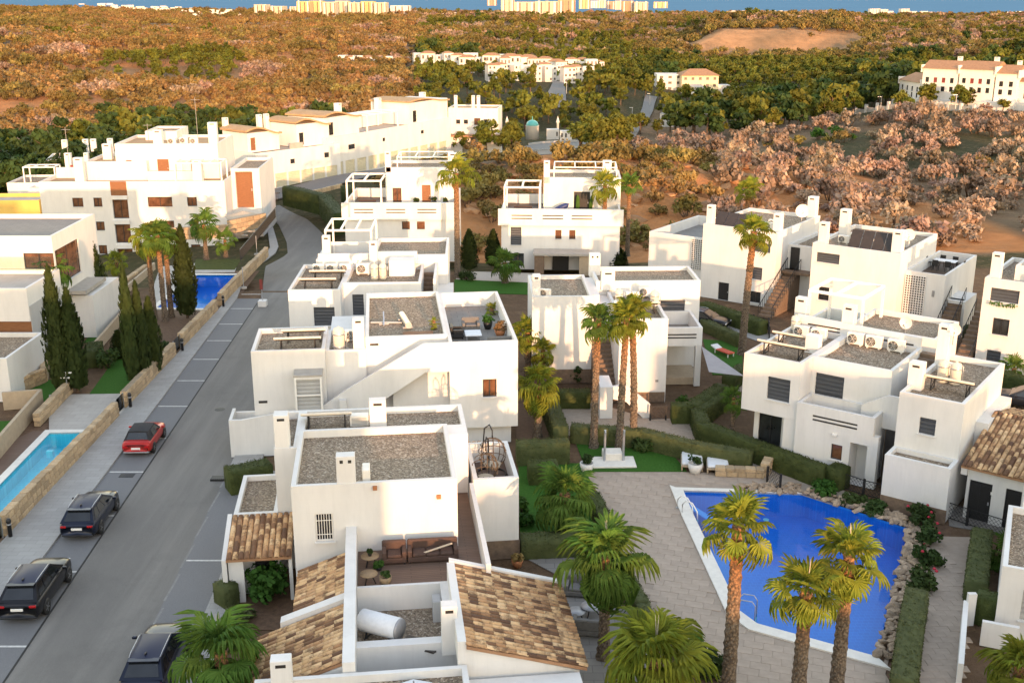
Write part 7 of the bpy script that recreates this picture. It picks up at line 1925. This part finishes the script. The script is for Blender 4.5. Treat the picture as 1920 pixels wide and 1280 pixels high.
def bay(pya, pyb): return (G(200, pya).y+G(200, pyb).y)/2
y = bay(872, 800); car((xl(y)-1.05, y, .03), RZ, 'paint_red', 'red convertible with black soft top parked by the stone wall', 3.85, 1.73, 1.42, 'mini', True)
y = bay(1030, 932); car((xl(y)-1.0, y, .03), RZ, 'paint_navy', 'glossy black hatchback with navy roof parked behind the red convertible', 4.4, 1.82, 1.52)
y = bay(1185, 1062); car((xl(y)-1.02, y, .03), RZ, 'paint_black', 'black crossover with chrome roof rails parked in the last bay by the wall', 4.6, 1.86, 1.62)
y = G(260, 1255).y; car((xl(y)+5.75, y, .03), RZ, 'paint_navy', 'dark blue estate parked on the villa side beside the drooping palm', 4.6, 1.84, 1.55)
p = G(1318, 612); car((p.x, p.y, .03), R(-118), 'paint_black', 'black car half hidden beside the hedge of the rear lane', 4.3, 1.8, 1.45)
p = G(1925, 765); car((p.x, p.y, .03), R(60), 'paint_grey', 'dark car behind the tiled garage at the right edge', 4.4, 1.82, 1.5)
# ------------------------------------------------------------------ street furniture
for k, y in enumerate((36.5+7.0, 50.0, 68.3, 80.4, 93.0)):
    t = thing('bollard', ['dark bollard beside the black hatchback','dark bollard at the turquoise pool glass panel','dark bollard at the end of the red convertible wall','dark bollard below the cypress trio','dark bollard near the blue pool wall'][k], 'bollard', (xw(y)+.32, y, .13), 0, 'street bollards'); MB().lathe([(.1,0),(.1,.75),(.12,.76),(.12,.86),(.08,.95),(0,.96)], 12).build('post', 'black_metal', t); MB().lathe([(.105,.62),(.11,.63),(.11,.68),(.105,.69)], 12).build('band', 'zinc', t)
p = G(493, 574); t = thing('street_sign', 'red-topped sign pole set in a white block beside the road', 'sign', p)
MB().bbox(-.35,.35,-.35,.35,0,.55,.03).build('base_block', 'stucco', t); MB().cyl(.0,0,.5,2.3,.04,n=8).build('pole', 'zinc', t); MB().box(-.16,.1,-.05,-.03,1.5,2.4).build('sign_panel', 'shutter_red', t)
for k, (px, py, top) in enumerate(((457,541,512),(482,478,452))):
    p = G(px, py); t = thing('sign_pole', ['thin grey pole by the blue pool wall','thin grey pole at the upper bend pavement'][k], 'pole', p); MB().cyl(0,0,0,max(2, zat(p.x,p.y,top)),.04,n=8).build('pole', 'zinc', t); MB().cyl(0,0,0,.15,.3,.3,10).build('foot', 'concrete', t)
p = G(128, 742); t = thing('garden_lamp', 'double-armed white garden lamp at the pale pool terrace', 'lamp', p); MB().cyl(0,0,0,1.6,.04,n=8).build('post', 'zinc', t)
for z, x in ((1.6, .1), (1.25, -.05)): MB().bbox(x-.3, x+.3, -.08, .08, z, z+.08, .02).build('lamp_head', 'white_metal', t)
# black railing on the upper wall
p0, p1 = G(452,505,-.2), G(520,432,-1.0); t = thing('railing', 'black railing on top of the blue pool retaining wall', 'railing', p0); an = math.atan2(p1.y-p0.y, p1.x-p0.x); L = (Vector((p1.x,p1.y))-Vector((p0.x,p0.y))).length
MB().box(0, L, -.03, .03, 1.9, 2.0).build('rail', 'black_metal', t, (0,0,0), (0,0,an))
for k in range(int(L/.5)): MB().box(k*.5, k*.5+.3, -.02, .02, .9, 1.9).build('slat', 'black_metal', t, (0,0,0), (0,0,an))
# mesh fences
def fence(pts, label, h=1.0, z0=0.0):
    P_ = [G(*q, z0) for q in pts]; t = thing('mesh_fence', label, 'fence', P_[0])
    for i in range(len(P_)-1):
        a, b = P_[i], P_[i+1]; L = (b-a).length; an = math.atan2(b.y-a.y, b.x-a.x); o = a-P_[0]; n = max(1, round(L/1.6))
        for k in range(n+1): MB().box(L*k/n-.05, L*k/n+.05, -.05, .05, 0, h).build('post', 'black_metal', t, o, (0,0,an))
        for k in range(n):
            mb = MB(); x0, x1 = L*k/n+.05, L*(k+1)/n-.05
            mb.bar((x0,0,h-.08), (x1,0,h-.08), .035).bar((x0,0,.1), (x1,0,.1), .035)
            w = x1-x0; s = .22; q = -h
            while q < w:
                a0, a1 = max(0, q), min(w, q+h-.2)
                if a1 > a0: mb.bar((x0+a0, .008, .1+a0-q), (x0+a1, .008, .1+a1-q), .014); mb.bar((x1-a0, -.008, .1+a0-q), (x1-a1, -.008, .1+a1-q), .014)
                q += s
            mb.build('mesh_panel', 'black_metal', t, o, (0,0,an))
fence([(1576,915),(1618,930),(1652,938)], 'black mesh fence at the pool villa entrance'); fence([(1774,972),(1812,985),(1885,1008)], 'black mesh fence before the tiled garage'); fence([(1219,788),(1248,787)], 'black mesh gate beside the white stair foot'); fence([(1438,905),(1462,920)], 'short black mesh fence beside the stone bench')
fence([(1385,605),(1440,618),(1442,635)], 'black railing at the foot of the dark outside stair')
# ------------------------------------------------------------------ pool fittings
p = G(1395, 1148); t = thing('pool_ladder', 'bent steel handrail at the pool ladder', 'pool ladder', p, R(-20))
for s in (-.28, .28): MB().tube([(-.25,s,0),(-.25,s,.55),(-.1,s,.75),(.35,s,.75),(.5,s,.55),(.5,s,-1.0)], .025, 8).build('rail', 'zinc', t)
for k in range(3): MB().box(.46,.54,-.28,.28,-.3-.25*k,-.26-.25*k).build('tread', 'zinc', t)
for k, (px, py) in enumerate(((1283,955),(1292,965))):
    p = G(px, py); t = thing('grab_rail', ['curved white grab rail at the pool steps, farther from the palm','curved white grab rail at the pool steps, closer to the palm'][k], 'handrail', p, R(-35)); MB().tube([(-.4,0,0),(-.4,0,.5),(-.2,0,.75),(.15,0,.7),(.45,0,.3),(.5,0,-.3)], .035, 8).build('rail', 'white_metal', t); MB().cyl(-.4,0,0,.03,.08,n=10).build('flange', 'zinc', t)
p0 = G(1150, 868); t = thing('outdoor_shower', 'white shower tray with two steel columns on the palm lawn', 'shower', p0, R(2))
MB().bbox(-1.25,1.25,-.75,.75,0,.12,.03).build('tray', 'pool_coping', t); MB().bbox(-.55,.55,.15,1.1,.05,.5,.03).build('pedestal', 'pool_coping', t)
for x in (-.5, .58): MB().cyl(x, .1, .1, 2.0, .07, n=10).build('column', 'zinc', t); MB().bar((x,.1,1.95), (x,-.2,1.95), .05).build('shower_arm', 'zinc', t)
for k, (px, py, w, d) in enumerate(((1297,872,1.25,1.9),(1345,880,1.25,1.5))):
    p = G(px, py); t = thing('sunbed', ['white cushioned sunbed beside the round planter','white cushioned sunbed against the stone bench'][k], 'sunbed', p, R(-8)); MB().bbox(-w/2,w/2,-d/2,d/2,.25,.36,.03).build('frame', 'beige_wall', t); MB().bbox(-w/2+.05,w/2-.05,-d/2+.05,d/2-.05,.36,.50,.05).build('mattress', 'fabric_white', t)
    for x in (-.45, .45):
        for y in (-.6, .6): MB().box(x*w-.04, x*w+.04, y*d*.7-.04, y*d*.7+.04, 0, .25).build('leg', 'beige_wall', t)
def pot(px, label, r=.35, h=.5, mat='stucco', leafm='dark_leaf', lr=.4, z0=0.0, W=None):
    p = W if W is not None else G(*px, z0); t = thing('plant_pot', label, 'plant pot', p)
    MB().lathe([(r*.65,0),(r*.95,h*.6),(r,h),(r*.88,h),(r*.8,h*.85),(0,h*.85)], 16).build('pot', mat, t); r_ = random.Random(int(p.x*31)); lf = MB()
    for k in range(8): cards(lf, (r_.uniform(-.6,.6)*lr, r_.uniform(-.6,.6)*lr, h+lr*r_.uniform(.2,.9)), 40, lr*.5, .06, r_)
    lf.build('plant', leafm, t); return t
pot((1303,886), 'round white planter with a dark bush between the sunbeds', .42, .6); pot((1100,884), 'white planter at the corner of the shower lawn', .4, .55); pot((970,1062), 'terracotta pot beside the patio hedge', .28, .4, 'terracotta', 'orange_leaf', .3); pot((1466,838), 'white pot on the pool villa ground terrace', .22, .4)
bw = thing('stone_bench', 'low sandy stone bench wall beside the sunbeds', 'bench wall', G(1340,890)); a, b = G(1340,890), G(1432,894); stones(bw, (a.x,a.y), (b.x,b.y), .55, .5, .45); c2 = G(1440,880); stones(bw, (b.x,b.y), (c2.x,c2.y), .8, .5, .45)
p = G(1356, 664); t = thing('sun_lounger', 'red and white sun lounger on the corner lawn', 'sun lounger', p, R(32)); MB().bbox(-.32,.32,-.9,.5,.25,.35,.03).build('mattress', 'fabric_red', t); xf = Matrix.Translation((0,.5,.3)) @ Matrix.Rotation(R(18), 4, 'X'); MB().box(-.32,.32,0,.6,-.03,.05,0,xf).build('backrest', 'fabric_white', t)
for x in (-.28,.28):
    for y in (-.8,.6): MB().box(x-.03,x+.03,y-.03,y+.03,0,.26).build('leg', 'white_metal', t)
# ------------------------------------------------------------------ terrace furniture
def sofa(p, rz, w, label, mat='fabric_brown', d=.85, group=None):
    t = thing('sofa' if w > 1.2 else 'armchair', label, 'sofa' if w > 1.2 else 'armchair', p, rz, group); n = max(1, round(w/.8))
    MB().bbox(-w/2,w/2,-d/2,d/2,.08,.30,.03).build('base', mat, t); MB().bbox(-w/2,w/2,d/2-.2,d/2,.30,.78,.05).build('backrest', mat, t)
    for s in (-1,1): MB().bbox(s*(w/2-.09)-.09, s*(w/2-.09)+.09, -d/2, d/2-.201, .30, .58, .03).build('armrest', mat, t)
    iw = w-.38
    for k in range(n): MB().bbox(-iw/2+iw*k/n+.01, -iw/2+iw*(k+1)/n-.01, -d/2+.02, d/2-.21, .30, .44, .04).build('cushion', mat, t)
    for x in (-w/2+.08, w/2-.08):
        for y in (-d/2+.08, d/2-.08): MB().box(x-.03,x+.03,y-.03,y+.03,0,.08).build('foot', 'black_metal', t)
    return t
def table(p, r, h, label, mat='wood_dark', rz=0, cat='table'):
    t = thing('round_table', label, cat, p, rz); MB().lathe([(0,h-.04),(r-.02,h-.04),(r,h-.02),(r,h),(0,h)], 20).build('table_top', mat, t)
    for k in range(3): a = 2.1*k; MB().bar((r*.3*math.cos(a), r*.3*math.sin(a), h-.04), (r*.75*math.cos(a), r*.75*math.sin(a), 0), .04).build('leg', 'black_metal', t)
    return t
Z = 3.07
sofa(C1.W(4.15, -1.0, Z), C1.az, 1.0, 'brown armchair on the timber-coloured roof terrace'); s_ = sofa(C1.W(5.75, -1.0, Z), C1.az, 2.1, 'brown two-seat sofa on the timber-coloured roof terrace')
MB().bbox(-.75,.75,-.05,.05,.0,.06,.02).build('bolster', 'fabric_beige', s_, (.1,-.2,.5), (0, R(-14), R(6)))
table(C1.W(3.15, -1.25, Z), .38, .42, 'small round table beside the brown armchair', 'rattan'); table(C1.W(3.1, -2.8, Z), .36, .45, 'small round table at the corner of the sofa terrace', 'rattan')
pot(None, 'small cactus pot on the table beside the brown armchair', .1, .14, 'black_metal', 'dark_leaf', .12, W=C1.W(3.15, -1.25, Z+.42)); pot(None, 'dark green ball plant on the floor of the sofa terrace', .14, .16, 'black_metal', 'shrub_leaf', .2, W=C1.W(3.5, -1.75, Z)); pot(None, 'woven basket planter beside the sofa terrace front wall', .26, .4, 'rattan', 'dark_leaf', .18, W=C1.W(3.75, -3.0, Z))
def egg(p, rz, label, r=.55, stand=True):
    t = thing('swing_chair', label, 'swing chair', p, rz); t.scale = (1.25, 1.25, 1.25)
    for k in range(12):
        a = math.pi*k/12*2; pts = [(r*math.cos(a)*math.sin(b)*.95, r*math.sin(a)*math.sin(b)*.95, .95-r*1.15*math.cos(b)) for b in [math.pi*j/8 for j in range(9)]]
        if -2.4 < (a-math.pi*1.5) < -.6 or k in (8, 9, 10): pts = pts[:4]
        MB().tube(pts, .02, 4).build('cane', 'cane', t)
    for z in (.45, .75, 1.05, 1.3): MB().tube([(math.sqrt(max(.01, 1-((z-.95)/(r*1.15))**2))*r*math.cos(a), math.sqrt(max(.01, 1-((z-.95)/(r*1.15))**2))*r*math.sin(a), z) for a in [math.pi*(-.1+1.2*j/12) for j in range(13)]], .018, 4).build('hoop', 'cane', t)
    MB().lathe([(0,.36),(.32,.4),(.38,.5),(.3,.56),(0,.56)], 14).build('cushion', 'fabric_beige', t)
    MB().tube([(0,.75,0),(0,.85,.9),(0,.7,1.75),(0,.25,2.05),(0,0,1.9),(0,0,1.6)], .03, 8).build('stand', 'black_metal', t); MB().tube([(.6*math.cos(a), .15+.6*math.sin(a), .03) for a in [2*math.pi*j/20 for j in range(20)]], .03, 6, closed=True).build('base_ring', 'black_metal', t)
egg(C1.W(9.1, 6.9, 3.16), C1.az+R(20), 'hanging cane swing chair on its curved stand at the balcony back'); egg(C1.W(8.6, 5.3, 3.16), C1.az+R(-15), 'low cane swing chair at the front of the walled balcony', .5)
Z = 5.56
sofa(C2.W(13.0, 5.0, Z), C2.az, 1.1, 'grey armchair beside the leafy pot on the palm-shadow terrace', 'fabric_grey'); sofa(C2.W(12.0, 3.6, Z), C2.az+R(90), 1.0, 'dark armchair against the inner wall of the palm-shadow terrace', 'black_metal')
t = thing('coffee_table', 'low white coffee table on the palm-shadow terrace', 'table', C2.W(13.0, 3.2, Z), C2.az); MB().bbox(-.5,.5,-.6,.6,.3,.38,.02).build('table_top', 'fabric_white', t)
for x in (-.42,.42):
    for y in (-.5,.5): MB().box(x-.03,x+.03,y-.03,y+.03,0,.3).build('leg', 'grey_metal', t)
sofa(C2.W(14.5, 1.2, Z), C2.az+R(180), 1.6, 'grey bench sofa backing onto the lit front parapet', 'fabric_grey'); pot(None, 'leafy black pot beside the grey armchair on the palm-shadow terrace', .3, .5, 'black_metal', 'shrub_leaf', .45, W=C2.W(14.1, 5.2, Z)); pot(None, 'pot of rusty flowers by the terrace side wall', .35, .4, 'terracotta', 'orange_leaf', .45, W=C2.W(14.7, 3.6, Z))
palm(tuple(C2.W(14.7, 8.6, Z)), 578, 'small potted palm at the back corner of the palm-shadow terrace', .08, .5, 16, 'palm_leaf', .2, dead=0); palm(tuple(C2.W(10.6, 3.0, 6.31)), 600, 'tiny yucca palm on the broad gravel roof', .06, .35, 14, 'palm_leaf', .0, dead=0)
t = thing('dining_table', 'pale dining table on the dark rear terrace', 'table', Q2.W(8.6, 7.2, 4.22), Q2.az); MB().bbox(-.9,.9,-.5,.5,.7,.76,.02).build('table_top', 'fabric_white', t)
for x in (-.8,.8):
    for y in (-.4,.4): MB().box(x-.03,x+.03,y-.03,y+.03,0,.7).build('leg', 'black_metal', t)
for k, (x, y, a) in enumerate(((-.5,-.9,180),(.5,-.9,180),(-.5,.9,0),(.5,.9,0),(-1.3,0,90),(1.3,0,-90))):
    c_ = thing('dining_chair', 'black chair pulled up to the pale dining table on the rear terrace', 'chair', Q2.W(8.6+x, 7.2+y, 4.22), Q2.az+R(a), 'chairs round the rear dining table'); MB().bbox(-.23,.23,-.23,.23,.42,.47,.02).build('seat', 'black_metal', c_); MB().bbox(-.23,.23,.19,.24,.47,.92,.02).build('backrest', 'black_metal', c_)
    for x2 in (-.2,.2):
        for y2 in (-.2,.2): MB().box(x2-.02,x2+.02,y2-.02,y2+.02,0,.42).build('leg', 'black_metal', c_)
for k, (px, py, a, w) in enumerate(((1080,1112,-10,1.0),(1125,1105,15,1.0),(1105,1185,170,1.5))):
    sofa(G(px, py), R(a), w, ['rattan armchair nearest the tiled roof on the dark patio','rattan armchair nearest the droopy palm on the dark patio','rattan sofa across the tables on the dark patio'][k], 'fabric_grey'); 
table(G(1080,1160), .4, .4, 'round dark table beside the patio sofa', 'grey_metal'); table(G(1108,1152), .45, .45, 'larger round dark table on the patio', 'grey_metal')
for k, (h_, x, y, w) in enumerate(((N1, 2.0, 2.2, 1.8), (N2, 2.0, 2.0, 1.8))): sofa(h_.W(x, y, 5.06), h_.az, w, ['brown sofa under the white pergola nearest the road bend','brown sofa under the white pergola below the scarp'][k], 'fabric_brown')
for k, (x, y) in enumerate(((7.0, 2.0), (8.8, 2.2), (10.0, 2.0))): pot(None, ['first dark pot on the slotted terrace nearest the bend','barbecue-side pot on the slotted terrace nearest the bend','tall pot at the end of the slotted terrace nearest the bend'][k], .3, .7, 'black_metal', 'dark_leaf', .35, W=N1.W(x, y, 5.06))
p = G(459, 442, -1.5); t = thing('parasol', 'open beige parasol on the terrace beside the upper street', 'parasol', p); MB().cyl(0,0,0,2.9,.04,n=8).build('pole', 'grey_metal', t)
MB().lathe([(2.2,2.3),(2.2,2.35),(0,3.0),(0,2.95)], 8, smooth=False).build('canopy', 'fabric_beige', t); MB().cyl(0,0,0,.12,.4,n=12).build('foot', 'concrete', t)
t = thing('sun_lounger', 'blue and white striped lounger at the lower frame edge', 'sun lounger', G(1062,1296), R(20)); MB().bbox(-.4,.4,-.9,.9,.25,.33,.02).build('frame', 'white_metal', t)
for k in range(5): MB().bbox(-.36+k*.15, -.28+k*.15, -.85, .85, .33, .40, .01).build('stripe', 'blue_dark' if k % 2 == 0 else 'fabric_white', t)
for x in (-.36,.36): MB().box(x-.03,x+.03,-.8,.8,0,.25).build('leg_frame', 'white_metal', t)
